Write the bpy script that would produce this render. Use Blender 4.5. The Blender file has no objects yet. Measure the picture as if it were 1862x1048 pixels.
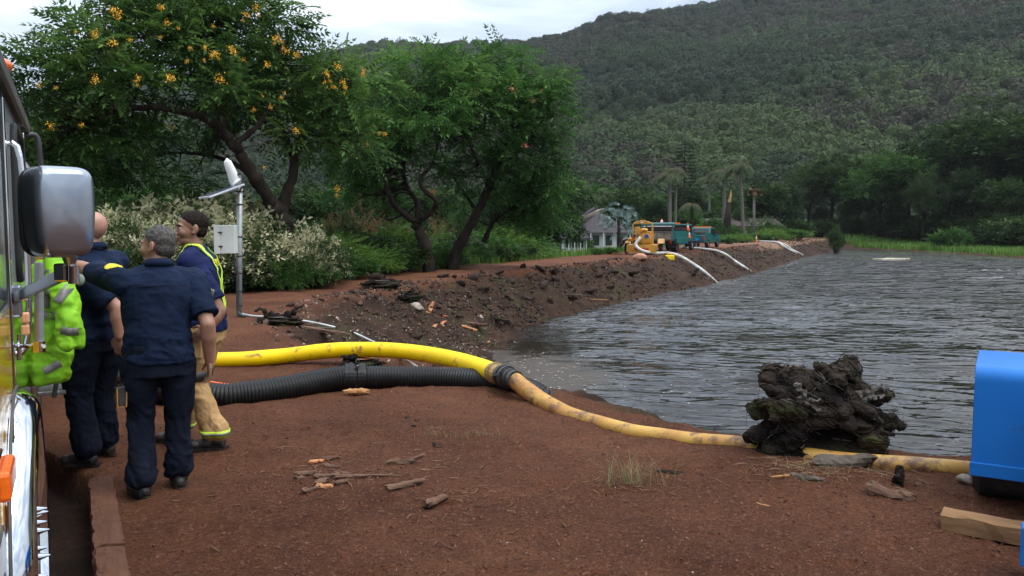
import bpy, math, random
import numpy as np
from mathutils import Vector, Matrix
R = math.radians
# ---------------------------------------------------------------- camera, sky, sun, exposure
SC = bpy.context.scene
COL = SC.collection
CAM_H, FPX, PITCH = 1.72, 1490.0, math.atan(110/1490.0)
cam = bpy.data.cameras.new('camera'); cam.sensor_width = 36; cam.lens = 36*FPX/1862
cam.clip_start = 0.05; cam.clip_end = 6000
camo = bpy.data.objects.new('camera', cam); COL.objects.link(camo)
camo.location = (0, 0, CAM_H); camo.rotation_euler = (math.pi/2-PITCH, 0, 0)
SC.camera = camo
SC.view_settings.view_transform = 'Standard'; SC.view_settings.look = 'None'
SC.view_settings.gamma = 1; SC.view_settings.use_curve_mapping = False
SC.view_settings.exposure = 1.0
SUN_EL, SUN_AZ = R(62), R(115)       # azimuth measured from +Y towards +X
w = bpy.data.worlds.new('World'); SC.world = w; w.use_nodes = True
nt = w.node_tree; nt.nodes.clear()
def wn(t): return nt.nodes.new(t)
wo = wn('ShaderNodeOutputWorld'); bg = wn('ShaderNodeBackground'); bg.inputs[1].default_value = 0.1
sky = wn('ShaderNodeTexSky'); sky.sky_type = 'NISHITA'; sky.sun_disc = False
sky.sun_elevation = SUN_EL; sky.sun_rotation = SUN_AZ
tc = wn('ShaderNodeTexCoord')
mp = wn('ShaderNodeMapping'); mp.inputs['Scale'].default_value = (1, 1, 3.4)
n1 = wn('ShaderNodeTexNoise'); n1.inputs['Scale'].default_value = 3.1; n1.inputs['Detail'].default_value = 7
n1.inputs['Roughness'].default_value = .52; n1.inputs['Distortion'].default_value = .5
rp = wn('ShaderNodeValToRGB')
rp.color_ramp.elements[0].position = .38; rp.color_ramp.elements[0].color = (2.5, 3.0, 3.75, 1)
rp.color_ramp.elements[1].position = .62; rp.color_ramp.elements[1].color = (6.1, 6.5, 7.0, 1)
e = rp.color_ramp.elements.new(.5); e.color = (4.0, 4.6, 5.4, 1)
mx = wn('ShaderNodeMix'); mx.data_type = 'RGBA'; mx.inputs[0].default_value = .9
L = nt.links.new
L(tc.outputs['Generated'], mp.inputs[0]); L(mp.outputs[0], n1.inputs['Vector']); L(n1.outputs['Fac'], rp.inputs[0])
sx = wn('ShaderNodeSeparateXYZ'); L(tc.outputs['Generated'], sx.inputs[0])          # an overcast sky is brightest overhead
zm = wn('ShaderNodeMapRange'); zm.inputs[1].default_value = 0; zm.inputs[2].default_value = 1; zm.inputs[3].default_value = .60; zm.inputs[4].default_value = 2.75; L(sx.outputs[2], zm.inputs[0])
vm = wn('ShaderNodeVectorMath'); vm.operation = 'SCALE'; L(rp.outputs[0], vm.inputs[0]); L(zm.outputs[0], vm.inputs['Scale'])
L(sky.outputs[0], mx.inputs[6]); L(vm.outputs[0], mx.inputs[7]); L(mx.outputs[2], bg.inputs[0]); L(bg.outputs[0], wo.inputs[0])
sl = bpy.data.lights.new('sun', 'SUN'); sl.energy = 1.4; sl.angle = R(40); sl.color = (1, .96, .9)
so = bpy.data.objects.new('sun', sl); COL.objects.link(so)
sd = Vector((math.sin(SUN_AZ)*math.cos(SUN_EL), math.cos(SUN_AZ)*math.cos(SUN_EL), math.sin(SUN_EL)))
so.rotation_euler = sd.to_track_quat('Z', 'Y').to_euler(); so.location = (0, 0, 40)
SC.cycles.max_bounces = 8; SC.cycles.diffuse_bounces = 3; SC.cycles.glossy_bounces = 4
SC.cycles.transparent_max_bounces = 8; SC.cycles.volume_bounces = 0

# ---------------------------------------------------------------- picture point -> place in the world
FW = np.array([0, math.cos(PITCH), -math.sin(PITCH)]); UP = np.array([0, math.sin(PITCH), math.cos(PITCH)])
C0 = np.array([0, 0, CAM_H])
def ray(u, v): return np.array([1., 0, 0])*((u-931)/FPX)+FW+UP*((524-v)/FPX)
def atY(u, v, Y):
    d = ray(u, v); return C0+d*(Y/d[1])
def atZ(u, v, z=0.):
    d = ray(u, v); return C0+d*((z-CAM_H)/d[2])
# ---------------------------------------------------------------- numpy noise
def _h(i, j, k, s):
    n = (i*374761393+j*668265263+k*2147483647+s*974634777) & 0xffffffff
    n = ((n ^ (n >> 13))*1274126177) & 0xffffffff
    n = ((n ^ (n >> 16))*2246822519) & 0xffffffff
    return ((n ^ (n >> 15)) & 0xffffff)/float(0xffffff)*2-1
def vn(p, s=0):
    p = np.asarray(p, float); i = np.floor(p).astype(np.int64); f = p-i; f = f*f*(3-2*f)
    a, b, c = i[:, 0], i[:, 1], i[:, 2]; x, y, z = f[:, 0], f[:, 1], f[:, 2]
    def l(t, p0, p1): return p0+(p1-p0)*t
    return l(z, l(y, l(x, _h(a, b, c, s), _h(a+1, b, c, s)), l(x, _h(a, b+1, c, s), _h(a+1, b+1, c, s))),
             l(y, l(x, _h(a, b, c+1, s), _h(a+1, b, c+1, s)), l(x, _h(a, b+1, c+1, s), _h(a+1, b+1, c+1, s))))
def fbm(p, o=4, s=0, g=.5):
    p = np.asarray(p, float); r = np.zeros(len(p)); a = 1.
    for k in range(o): r += a*vn(p*2**k+k*17.3, s+k); a *= g
    return r
def ridged(p, o=4, s=0):
    p = np.asarray(p, float); r = np.zeros(len(p)); a = 1.
    for k in range(o): r += a*(1-2*np.abs(vn(p*2**k+k*9.1, s+k))); a *= .5
    return r
def rot_rand(rs, n):
    q = rs.normal(size=(n, 4)); q /= np.linalg.norm(q, axis=1)[:, None]
    a, b, c, d = q.T
    return np.stack([np.stack([1-2*(c*c+d*d), 2*(b*c-a*d), 2*(b*d+a*c)], 1),
                     np.stack([2*(b*c+a*d), 1-2*(b*b+d*d), 2*(c*d-a*b)], 1),
                     np.stack([2*(b*d-a*c), 2*(c*d+a*b), 1-2*(b*b+c*c)], 1)], 1)
def rotz(a):
    c, s = math.cos(a), math.sin(a); return np.array([[c, -s, 0], [s, c, 0], [0, 0, 1.]])
def rotx(a):
    c, s = math.cos(a), math.sin(a); return np.array([[1, 0, 0], [0, c, -s], [0, s, c.real]])
def roty(a):
    c, s = math.cos(a), math.sin(a); return np.array([[c, 0, s], [0, 1, 0], [-s, 0, c]])
# ---------------------------------------------------------------- objects, tags
def tag(o, label=None, cat=None, group=None, kind=None):
    if label: o['label'] = label
    if cat: o['category'] = cat
    if group: o['group'] = group
    if kind: o['kind'] = kind
    return o
def empty(name, loc, rz=0., label=None, cat=None, group=None):
    o = bpy.data.objects.new(name, None); o.empty_display_size = .2
    COL.objects.link(o); o.location = tuple(loc); o.rotation_euler = (0, 0, rz)
    return tag(o, label, cat, group)
def mesh_from(V, F, smooth=False):
    me = bpy.data.meshes.new('m')
    V = np.asarray(V, float).reshape(-1, 3)
    if isinstance(F, np.ndarray):
        n, k = F.shape
        me.vertices.add(len(V)); me.vertices.foreach_set('co', V.ravel())
        me.loops.add(n*k); me.loops.foreach_set('vertex_index', F.ravel().astype(np.int32))
        me.polygons.add(n); me.polygons.foreach_set('loop_start', np.arange(0, n*k, k, dtype=np.int32))
        me.polygons.foreach_set('loop_total', np.full(n, k, np.int32))
        me.update(calc_edges=True); me.validate()
    else:
        me.from_pydata(V.tolist(), [], [tuple(f) for f in F]); me.update()
    if smooth: me.polygons.foreach_set('use_smooth', np.ones(len(me.polygons), bool))
    return me
def obj(name, me, mat=None, parent=None, loc=None, bevel=0, smooth=None, kind=None):
    if smooth: me.polygons.foreach_set('use_smooth', np.ones(len(me.polygons), bool))
    if mat: 
        if not me.materials: me.materials.append(mat)
    o = bpy.data.objects.new(name, me); COL.objects.link(o)
    if parent is not None: o.parent = parent
    if loc is not None: o.location = tuple(loc)
    if bevel:
        b = o.modifiers.new('bevel', 'BEVEL'); b.width = bevel; b.segments = 2; b.limit_method = 'ANGLE'; b.angle_limit = R(40)
    if kind: o['kind'] = kind
    return o
def attr(me, name, vals):
    a = me.attributes.new(name, 'FLOAT', 'POINT'); a.data.foreach_set('value', np.asarray(vals, np.float32))
def copy_tree(o, parent=None, chd=None):
    if chd is None:
        chd = {}
        for q in bpy.data.objects:
            if q.parent: chd.setdefault(q.parent.name, []).append(q)
    c = o.copy(); COL.objects.link(c); c.parent = parent
    for ch in chd.get(o.name, []): copy_tree(ch, c, chd)
    return c
# ---------------------------------------------------------------- shapes
def catmull(P, n=6):
    P = np.asarray(P, float)
    if len(P) < 3:
        t = np.linspace(0, 1, n+1)[:, None]; return P[0]*(1-t)+P[-1]*t
    Q = np.vstack([2*P[0]-P[1], P, 2*P[-1]-P[-2]]); out = []
    for i in range(1, len(Q)-2):
        t = np.linspace(0, 1, n, endpoint=False)[:, None]; a, b, c, d = Q[i-1], Q[i], Q[i+1], Q[i+2]
        out.append(.5*((2*b)+(-a+c)*t+(2*a-5*b+4*c-d)*t**2+(-a+3*b-3*c+d)*t**3))
    out.append(P[-1][None]); return np.vstack(out)
class MB:
    def __init__(s): s.V = []; s.F = []; s.n = 0
    def add(s, V, F):
        V = np.asarray(V, float).reshape(-1, 3); s.V.append(V); s.F += [tuple(int(i)+s.n for i in f) for f in F]; s.n += len(V); return s
    def box(s, c, size, rot=None, taper=1.0):
        x, y, z = [q/2 for q in size]
        P = np.array([[-x, -y, -z], [x, -y, -z], [x, y, -z], [-x, y, -z], [-x*taper, -y*taper, z], [x*taper, -y*taper, z], [x*taper, y*taper, z], [-x*taper, y*taper, z]])
        if rot is not None: P = P@np.asarray(rot).T
        return s.add(P+np.asarray(c), [(3, 2, 1, 0), (4, 5, 6, 7), (0, 1, 5, 4), (1, 2, 6, 5), (2, 3, 7, 6), (3, 0, 4, 7)])
    def span(s, a, b): a = np.asarray(a, float); b = np.asarray(b, float); return s.box((a+b)/2, np.abs(b-a))
    def tube(s, P, r, k=8, cap=True, squash=None):
        P = np.asarray(P, float); n = len(P); r = np.broadcast_to(np.asarray(r, float), (n,))
        T = np.gradient(P, axis=0); T /= np.linalg.norm(T, axis=1)[:, None]+1e-12
        a = np.array([0, 0, 1.]) if abs(T[0, 2]) < .9 else np.array([1., 0, 0])
        N = np.cross(T[0], a); N /= np.linalg.norm(N); V = []
        th = np.arange(k)*2*math.pi/k
        for i in range(n):
            N = N-T[i]*N.dot(T[i]); N /= np.linalg.norm(N)+1e-12; B = np.cross(T[i], N)
            V.append(P[i]+r[i]*(np.cos(th)[:, None]*N+np.sin(th)[:, None]*B))
        V = np.vstack(V); F = []
        for i in range(n-1):
            for j in range(k): F.append((i*k+j, i*k+(j+1) % k, (i+1)*k+(j+1) % k, (i+1)*k+j))
        if cap: F.append(tuple(range(k))[::-1]); F.append(tuple((n-1)*k+j for j in range(k)))
        return s.add(V, F)
    def cyl(s, a, b, r, k=16, r2=None): return s.tube([a, b], [r, r if r2 is None else r2], k)
    def prism(s, poly, axis, a, b):
        """poly: 2-D points in the other two axes (order kept), extruded along axis from a to b"""
        n = len(poly); V = []
        for t in (a, b):
            for p in poly:
                q = list(p); q.insert(axis, t); V.append(q)
        F = [tuple(range(n)), tuple(range(2*n-1, n-1, -1))]+[(i, i+n, (i+1) % n+n, (i+1) % n) for i in range(n)]
        return s.add(V, F)
    def sphere(s, c, r, nu=12, nv=8, rot=None):
        r = np.broadcast_to(np.asarray(r, float), (3,)); V = [[0, 0, -1]]
        for i in range(1, nv):
            a = -math.pi/2+math.pi*i/nv
            for j in range(nu): V.append([math.cos(a)*math.cos(2*math.pi*j/nu), math.cos(a)*math.sin(2*math.pi*j/nu), math.sin(a)])
        V.append([0, 0, 1]); V = np.array(V)*r
        if rot is not None: V = V@np.asarray(rot).T
        F = [(0, 1+(j+1) % nu, 1+j) for j in range(nu)]
        for i in range(nv-2):
            for j in range(nu): F.append((1+i*nu+j, 1+i*nu+(j+1) % nu, 1+(i+1)*nu+(j+1) % nu, 1+(i+1)*nu+j))
        t = len(V)-1; b = 1+(nv-2)*nu
        F += [(t, b+j, b+(j+1) % nu) for j in range(nu)]
        return s.add(V+np.asarray(c), F)
    def torus(s, c, Rr, r, axis=2, a0=0, a1=2*math.pi, n=24, k=8):
        th = np.linspace(a0, a1, n+1); P = np.zeros((n+1, 3)); o = [0, 1, 2]; o.remove(axis)
        P[:, o[0]] = Rr*np.cos(th); P[:, o[1]] = Rr*np.sin(th)
        return s.tube(P+np.asarray(c), r, k)
    def arrays(s): return np.vstack(s.V), s.F
    def build(s, name, mat, parent=None, bevel=0, smooth=False, origin=None, kind=None, loc=None):
        V, F = s.arrays()
        if origin is not None: V = V-np.asarray(origin)
        return obj(name, mesh_from(V, F, smooth), mat, parent, bevel=bevel, kind=kind, loc=loc)
def recalc(me):
    import bmesh
    b = bmesh.new(); b.from_mesh(me); bmesh.ops.recalc_face_normals(b, faces=b.faces); b.to_mesh(me); b.free()
def autosmooth(o, ang=35):
    me = o.data; me.polygons.foreach_set('use_smooth', np.ones(len(me.polygons), bool))
    try: me.set_sharp_from_angle(angle=R(ang))
    except Exception: pass
    return o
_ico = {}
def ico(sub):
    if sub not in _ico:
        import bmesh
        b = bmesh.new(); bmesh.ops.create_icosphere(b, subdivisions=sub, radius=1)
        _ico[sub] = (np.array([v.co[:] for v in b.verts]), np.array([[v.index for v in f.verts] for f in b.faces])); b.free()
    return _ico[sub]
# ---------------------------------------------------------------- materials
M = {}
def mat_new(name):
    m = bpy.data.materials.new(name); m.use_nodes = True; m.node_tree.nodes.clear(); M[name] = m
    return m, m.node_tree
def pm(name, c1, c2=None, rough=.6, metal=0., scale=6., bump=.2, bscale=None, detail=5, coat=0., spec=.5, rvar=.12, dirt=None, dist=.02, stretch=(1, 1, 1), lo=.38, hi=.62):
    """procedural material: two tones mixed by noise, optional dirt in patches, bump"""
    m, t = mat_new(name); N = t.nodes.new; K = t.links.new
    out = N('ShaderNodeOutputMaterial'); b = N('ShaderNodeBsdfPrincipled'); K(b.outputs[0], out.inputs[0])
    tcx = N('ShaderNodeTexCoord'); mpp = N('ShaderNodeMapping'); mpp.inputs['Scale'].default_value = stretch; K(tcx.outputs['Object'], mpp.inputs[0])
    no = N('ShaderNodeTexNoise'); no.inputs['Scale'].default_value = scale; no.inputs['Detail'].default_value = detail; K(mpp.outputs[0], no.inputs['Vector'])
    r = N('ShaderNodeValToRGB'); r.color_ramp.elements[0].position = lo; r.color_ramp.elements[1].position = hi
    c2 = c2 or tuple(q*.72 for q in c1)
    r.color_ramp.elements[0].color = (*c1, 1); r.color_ramp.elements[1].color = (*c2, 1); K(no.outputs['Fac'], r.inputs[0])
    last = r.outputs[0]
    if dirt:
        n2 = N('ShaderNodeTexNoise'); n2.inputs['Scale'].default_value = dirt[1]; n2.inputs['Detail'].default_value = 8; n2.inputs['Roughness'].default_value = .7
        K(mpp.outputs[0], n2.inputs['Vector'])
        mr = N('ShaderNodeMapRange'); mr.inputs[1].default_value = dirt[2]; mr.inputs[2].default_value = dirt[2]+.12; K(n2.outputs['Fac'], mr.inputs[0])
        mxx = N('ShaderNodeMix'); mxx.data_type = 'RGBA'; K(mr.outputs[0], mxx.inputs[0]); K(last, mxx.inputs[6]); mxx.inputs[7].default_value = (*dirt[0], 1)
        last = mxx.outputs[2]
    K(last, b.inputs['Base Color']); b.inputs['Metallic'].default_value = metal
    b.inputs['Specular IOR Level'].default_value = spec if rough < .78 else min(spec, .12)
    if coat: b.inputs['Coat Weight'].default_value = coat; b.inputs['Coat Roughness'].default_value = .08
    rr = N('ShaderNodeMapRange'); rr.inputs[3].default_value = max(.02, rough-rvar); rr.inputs[4].default_value = min(1, rough+rvar); K(no.outputs['Fac'], rr.inputs[0]); K(rr.outputs[0], b.inputs['Roughness'])
    if bump:
        n3 = N('ShaderNodeTexNoise'); n3.inputs['Scale'].default_value = bscale or scale*4; n3.inputs['Detail'].default_value = 6; K(mpp.outputs[0], n3.inputs['Vector'])
        bp = N('ShaderNodeBump'); bp.inputs['Strength'].default_value = bump; bp.inputs['Distance'].default_value = dist; K(n3.outputs['Fac'], bp.inputs['Height']); K(bp.outputs[0], b.inputs['Normal'])
    return m
def leafmat(name, stops, trans=.3, rough=.55, inst=False, nscale=.5, namp=.35):
    """leaf colour from the per-spray tint and a slow noise; part of the light passes through"""
    m, t = mat_new(name); N = t.nodes.new; K = t.links.new
    out = N('ShaderNodeOutputMaterial'); b = N('ShaderNodeBsdfPrincipled'); tr = N('ShaderNodeBsdfTranslucent'); ms = N('ShaderNodeMixShader'); ms.inputs[0].default_value = trans
    a = N('ShaderNodeAttribute'); a.attribute_name = 'tint'
    if inst: a.attribute_type = 'INSTANCER'
    tcx = N('ShaderNodeTexCoord'); geo = N('ShaderNodeNewGeometry')
    no = N('ShaderNodeTexNoise'); no.inputs['Scale'].default_value = nscale; no.inputs['Detail'].default_value = 3; K(geo.outputs['Position'], no.inputs['Vector'])
    mu = N('ShaderNodeMath'); mu.operation = 'MULTIPLY_ADD'; K(no.outputs['Fac'], mu.inputs[0]); mu.inputs[1].default_value = namp*2; mu.inputs[2].default_value = -namp
    ad = N('ShaderNodeMath'); K(mu.outputs[0], ad.inputs[0]); K(a.outputs['Fac'], ad.inputs[1])
    r = N('ShaderNodeValToRGB'); el = r.color_ramp.elements
    el[0].position = stops[0][0]; el[0].color = (*stops[0][1], 1); el[1].position = stops[-1][0]; el[1].color = (*stops[-1][1], 1)
    for p, c in stops[1:-1]: q = el.new(p); q.color = (*c, 1)
    K(ad.outputs[0], r.inputs[0]); K(r.outputs[0], b.inputs['Base Color']); K(r.outputs[0], tr.inputs[0])
    b.inputs['Roughness'].default_value = rough; b.inputs['Specular IOR Level'].default_value = .12
    K(b.outputs[0], ms.inputs[1]); K(tr.outputs[0], ms.inputs[2]); K(ms.outputs[0], out.inputs[0])
    return m
# ================================================================ LAND
PD = np.array([-.4735, .8808]); PN = np.array([.8808, .4735])       # along / outward from the fire engine's side
ZW = -1.6
W_POLY = np.array([(46.6, 118), (30.8, 88), (17.6, 59.6), (12.1, 49), (7.4, 40.9), (3.9, 34.4), (1.4, 29.8), (.16, 26.6), (-.5, 22.9), (-.9, 20.3), (-.1, 15), (1.2, 12.2), (2.6, 10.2), (4, 9.2), (6, 8), (14, 6), (34, 3), (50, -4), (100, -4), (100, 30), (75, 45), (58, 76), (55.5, 92), (56.5, 110), (54, 128), (50, 126)], float)
C_POLY = np.array([(54, 142), (25, 83), (6.7, 46), (-.6, 31), (-3.2, 25), (-4.8, 20), (-4.5, 14.8), (-2.8, 12), (-.6, 9.9), (.2, 9.0), (.95, 7.75), (1.84, 6.75), (2.76, 6.35), (3.3, 6.15), (5, 5.5), (12, 3.6), (35, 0), (50, -9), (116, -9), (116, 40), (96, 60), (84, 80), (82, 112), (84, 150), (80, 156), (62, 153)], float)
O_POLY = np.array([(-60, 17), (-15, 17.5), (-8.3, 23.5), (-4.6, 32.4), (2.2, 47), (6.6, 56), (23, 98), (44, 142), (60, 185), (60, 400), (-400, 400), (-400, 17)], float)
def sdist(P, poly):
    d = np.full(len(P), 1e9); ins = np.zeros(len(P), bool); n = len(poly)
    for i in range(n):
        a, b = poly[i], poly[(i+1) % n]; ab = b-a; ap = P-a
        t = np.clip((ap@ab)/(ab@ab), 0, 1); d = np.minimum(d, np.hypot(*(ap-t[:, None]*ab).T))
        c = ((a[1] > P[:, 1]) != (b[1] > P[:, 1])); 
        if abs(ab[1]) > 1e-9: ins ^= c & (P[:, 0] < (b[0]-a[0])*(P[:, 1]-a[1])/(b[1]-a[1])+a[0])
    return np.where(ins, -d, d)
def sm(x, a, b): t = np.clip((x-a)/(b-a), 0, 1); return t*t*(3-2*t)
def land(P, full=False):
    P = np.asarray(P, float).reshape(-1, 2); n = len(P)
    wob = fbm(np.c_[P*.9, np.zeros(n)], 3, 5)*.28*sm(P[:, 1], 9, 16)
    dw = sdist(P, W_POLY); dc = sdist(P, C_POLY)+wob; do = sdist(P, O_POLY)
    z = np.zeros(n)
    ins = (dc < 0) & (dw > 0)
    t = np.where(ins, -dc/(np.maximum(-dc, 1e-6)+np.maximum(dw, 1e-6)), 0)
    z += ZW*t
    z = np.where(dw <= 0, ZW+np.maximum(dw*.45, -1.6), z)
    # the wide shore on the right stays low and flat
    east = sm(P[:, 0], 54, 60)*(t > 0)*(P[:, 1] > 40); z = np.where(east > 0, z*(1-east)+east*(ZW+.12+1.4*sm(t, .0, 1.0)**2.2*0), z)
    z = np.where(east > 0, ZW+.12+1.45*sm(1-t, .0, .9)**2*1.0, z)*(1)+0
    bank = np.where(ins | (dw <= 0), np.clip(t*7, 0, 1), 0)*(1-east); bank = np.where(dw <= 0, 1, bank)
    outer = np.where((do < 0) & (dc > 0), sm(-do, 0, 9), 0); z = z-3.2*outer
    p3 = np.c_[P, np.zeros(n)]
    s = P@PD; nn = P@PN
    trk = (1-sm(nn+np.maximum(0, s-6.1)*.35, .075, .125))*(1-sm(s, 13, 15))*sm(s, -12, -11)
    z = z-.2*trk
    # relief
    far = sm(P[:, 1], 14, 30)
    near_t = 1-.9*np.exp(-(np.maximum(np.abs(nn-.13)-.12, 0)/.15)**2)*(np.abs(s-3)<3.6)
    z = z+near_t*fbm(p3*.5, 3, 11)*.035+near_t*fbm(p3*2.2, 4, 21)*.017*(1+.4*far)+ridged(p3*5, 3, 33)*.008*(1-far)
    z = z+np.where(dw > -1.5, bank*(fbm(p3*1.1, 4, 41)*.2+ridged(p3*2.6, 3, 51)*.07), 0)*(1-trk)
    z = z+trk*(fbm(p3*3, 3, 61)*.03)
    # boot prints round the men and across the bare dirt
    if n > 50:
        rp = np.random.RandomState(404)
        for (ax, ay, bx, by, m_) in ((-1.9, 4.6, 1.6, 5.6, 12), (-2.6, 7.2, .2, 6.2, 10), (-1.2, 3.6, 3.0, 4.4, 12), (1.0, 5.9, 3.4, 4.9, 8), (-3.3, 9.6, -1.6, 5.4, 10)):
            for q_ in range(m_):
                f_ = (q_+.5)/m_; a_ = math.atan2(by-ay, bx-ax)+.25*rp.normal(); sd_ = .09 if q_ % 2 else -.09; cx_ = ax+(bx-ax)*f_-math.sin(a_)*sd_+.05*rp.normal(); cy_ = ay+(by-ay)*f_+math.cos(a_)*sd_+.05*rp.normal()
                lx = (P[:, 0]-cx_)*math.cos(a_)+(P[:, 1]-cy_)*math.sin(a_); ly = -(P[:, 0]-cx_)*math.sin(a_)+(P[:, 1]-cy_)*math.cos(a_); e_ = (lx/.15)**2+(ly/.055)**2
                z = z-.026*np.exp(-e_**2)+.009*np.exp(-((e_-2.0)/.8)**2)
    # the small mound's hollows and the two stump holes
    for (cx, cy, r, d) in ((-1.0, 7.35, .16, -.06), (-3.9, 12.6, .9, -.16), (-2.9, 13.4, 1.0, -.2), (-4.5, 15.0, .35, -.1)):
        q = np.hypot(P[:, 0]-cx, P[:, 1]-cy)/r; z = z+d*np.exp(-q*q)
    for q_ in (1.1, 2.8): z = z-.035*np.exp(-((dc+wob*-.5-q_)/.17)**2)*(P[:, 1] > 17)*(P[:, 0] < 60)*(1+.4*vn(np.c_[P*6, 0*P[:, 0]], 88))
    if full: return z, bank, outer, trk, dw, dc, do, east
    return z
def H(x, y): return float(land([[x, y]])[0])
def drop(u, v, zoff=0., tmin=1.):
    """where the sight line through a picture point meets the land"""
    d = ray(u, v); t = np.geomspace(tmin, 400, 1500)
    P = C0+d*t[:, None]; z = land(P[:, :2]); k = np.argmax(P[:, 2] < z)
    if k == 0: return P[-1]
    t = np.linspace(t[k-1], t[k], 30); P = C0+d*t[:, None]; z = land(P[:, :2]); k = np.argmax(P[:, 2] < z)
    q = P[k].copy(); q[2] = z[k]+zoff; return q

def ground_material():
    m, t = mat_new('ground'); N = t.nodes.new; K = t.links.new
    out = N('ShaderNodeOutputMaterial'); b = N('ShaderNodeBsdfPrincipled'); K(b.outputs[0], out.inputs[0])
    tcx = N('ShaderNodeTexCoord')
    def noise(sc, det=6, ro=.6, st=None):
        n = N('ShaderNodeTexNoise'); n.inputs['Scale'].default_value = sc; n.inputs['Detail'].default_value = det; n.inputs['Roughness'].default_value = ro
        if st: mm = N('ShaderNodeMapping'); mm.inputs['Scale'].default_value = st; K(tcx.outputs['Object'], mm.inputs[0]); K(mm.outputs[0], n.inputs['Vector'])
        else: K(tcx.outputs['Object'], n.inputs['Vector'])
        return n.outputs['Fac']
    def ramp(f, st):
        r = N('ShaderNodeValToRGB'); el = r.color_ramp.elements
        el[0].position, el[0].color = st[0][0], (*st[0][1], 1); el[1].position, el[1].color = st[-1][0], (*st[-1][1], 1)
        for p, c in st[1:-1]: q = el.new(p); q.color = (*c, 1)
        K(f, r.inputs[0]); return r.outputs[0]
    def mix(f, a, c):
        x = N('ShaderNodeMix'); x.data_type = 'RGBA'
        for s, i in ((f, 0), (a, 6), (c, 7)):
            if hasattr(s, 'is_linked'): K(s, x.inputs[i])
            else: x.inputs[i].default_value = s if i == 0 else (*s, 1)
        return x.outputs[2]
    def mr(f, a, c, d=0., e2=1.):
        x = N('ShaderNodeMapRange'); K(f, x.inputs[0]); x.inputs[1].default_value = a; x.inputs[2].default_value = c; x.inputs[3].default_value = d; x.inputs[4].default_value = e2; return x.outputs[0]
    def mul(a, c):
        x = N('ShaderNodeMath'); x.operation = 'MULTIPLY'; K(a, x.inputs[0])
        if hasattr(c, 'is_linked'): K(c, x.inputs[1])
        else: x.inputs[1].default_value = c
        return x.outputs[0]
    def at(nm): a = N('ShaderNodeAttribute'); a.attribute_name = nm; return a.outputs['Fac']
    n_big, n_mid, n_fine = noise(.45, 5), noise(3.2, 8, .68), noise(38, 6, .7)
    red = ramp(n_big, [(.35, (.090, .033, .016)), (.5, (.134, .051, .025)), (.66, (.180, .073, .036))])
    red = mix(mul(mr(n_mid, .47, .66), .4), red, (.060, .025, .016))
    red = mix(mul(mr(n_fine, .54, .62), .6), red, (.25, .125, .075))
    red = mix(mul(mr(noise(26, 8, .8), .52, .60), .6), red, (.034, .015, .010))
    red = mix(mul(mr(noise(95, 3, .5), .57, .61), .75), red, (.022, .011, .008))
    bank = ramp(noise(1.5, 8, .7), [(.3, (.018, .011, .008)), (.47, (.034, .019, .013)), (.6, (.052, .028, .018)), (.75, (.034, .030, .017))])
    bank = mix(mul(mr(noise(.7, 6), .54, .64), .55), bank, (.038, .045, .016))
    bank = mix(mul(mr(noise(30, 5, .7), .6, .66), .5), bank, (.15, .11, .075))
    g = mix(mr(n_mid, .42, .6), (.045, .085, .018), (.10, .17, .035))
    mud = mix(mr(n_mid, .4, .6), (.026, .016, .012), (.045, .026, .019))
    tan = mix(mr(n_mid, .4, .6), (.17, .09, .055), (.24, .15, .1))
    c = mix(at('bank'), red, bank); c = mix(at('green'), c, g); c = mix(at('track'), c, mud); c = mix(at('tan'), c, tan)
    K(c, b.inputs['Base Color'])
    wet = mul(at('track'), mr(n_mid, .45, .62)); 
    rr = N('ShaderNodeMath'); rr.operation = 'SUBTRACT'; rr.inputs[0].default_value = .9; K(mul(wet, .45), rr.inputs[1]); K(rr.outputs[0], b.inputs['Roughness'])
    b.inputs['Specular IOR Level'].default_value = .12
    bp = N('ShaderNodeBump'); bp.inputs['Strength'].default_value = 1.; bp.inputs['Distance'].default_value = .05; K(noise(9, 10, .75), bp.inputs['Height'])
    b2 = N('ShaderNodeBump'); b2.inputs['Strength'].default_value = 1.; b2.inputs['Distance'].default_value = .018; K(noise(48, 8, .8), b2.inputs['Height']); K(bp.outputs[0], b2.inputs['Normal'])
    K(b2.outputs[0], b.inputs['Normal']); return m

def make_ground():
    th = np.concatenate([np.arange(-180, -42, 4.), np.arange(-42, 42, .2), np.arange(42, 180, 4.)]); nth = len(th)
    r = np.concatenate([[.05], np.geomspace(.5, 260, 560), np.geomspace(275, 3500, 24)]); nr = len(r)
    A, Q = np.meshgrid(R(1)*th, r); P = np.c_[(np.sin(A)*Q).ravel(), (np.cos(A)*Q).ravel()]
    z, bank, outer, trk, dw, dc, do, east = land(P, True)
    far = np.hypot(P[:, 0], P[:, 1]); z = z-sm(far, 260, 420)*4
    i = np.arange((nr-1)*nth).reshape(nr-1, nth); j = np.roll(i, -1, 1)
    F = np.stack([i, i+nth, j+nth, j], -1).reshape(-1, 4)
    me = mesh_from(np.c_[P, z], F, True); V = np.c_[P, z*0]
    edge = fbm(V*.8, 3, 71)*.5
    green = np.clip(sm(-do+edge, -.15, .7)*(dc > 0)+east*sm(fbm(V*.12, 3, 81)+.6, 0, .4), 0, 1)
    green = np.maximum(green, sm(P[:, 1], 175, 190)); green = np.maximum(green, sm(-P[:, 0]-P[:, 1]*.2, 22, 26)*(P[:, 1] > 10))
    tan = sm(P[:, 1], 70, 88)*(dc > -1)*(1-sm(dc, 3.5, 5))*(1-green)
    attr(me, 'bank', bank); attr(me, 'green', green); attr(me, 'track', trk); attr(me, 'tan', tan*.8)
    return obj('ground', me, ground_material(), kind='structure')
make_ground()

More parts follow.
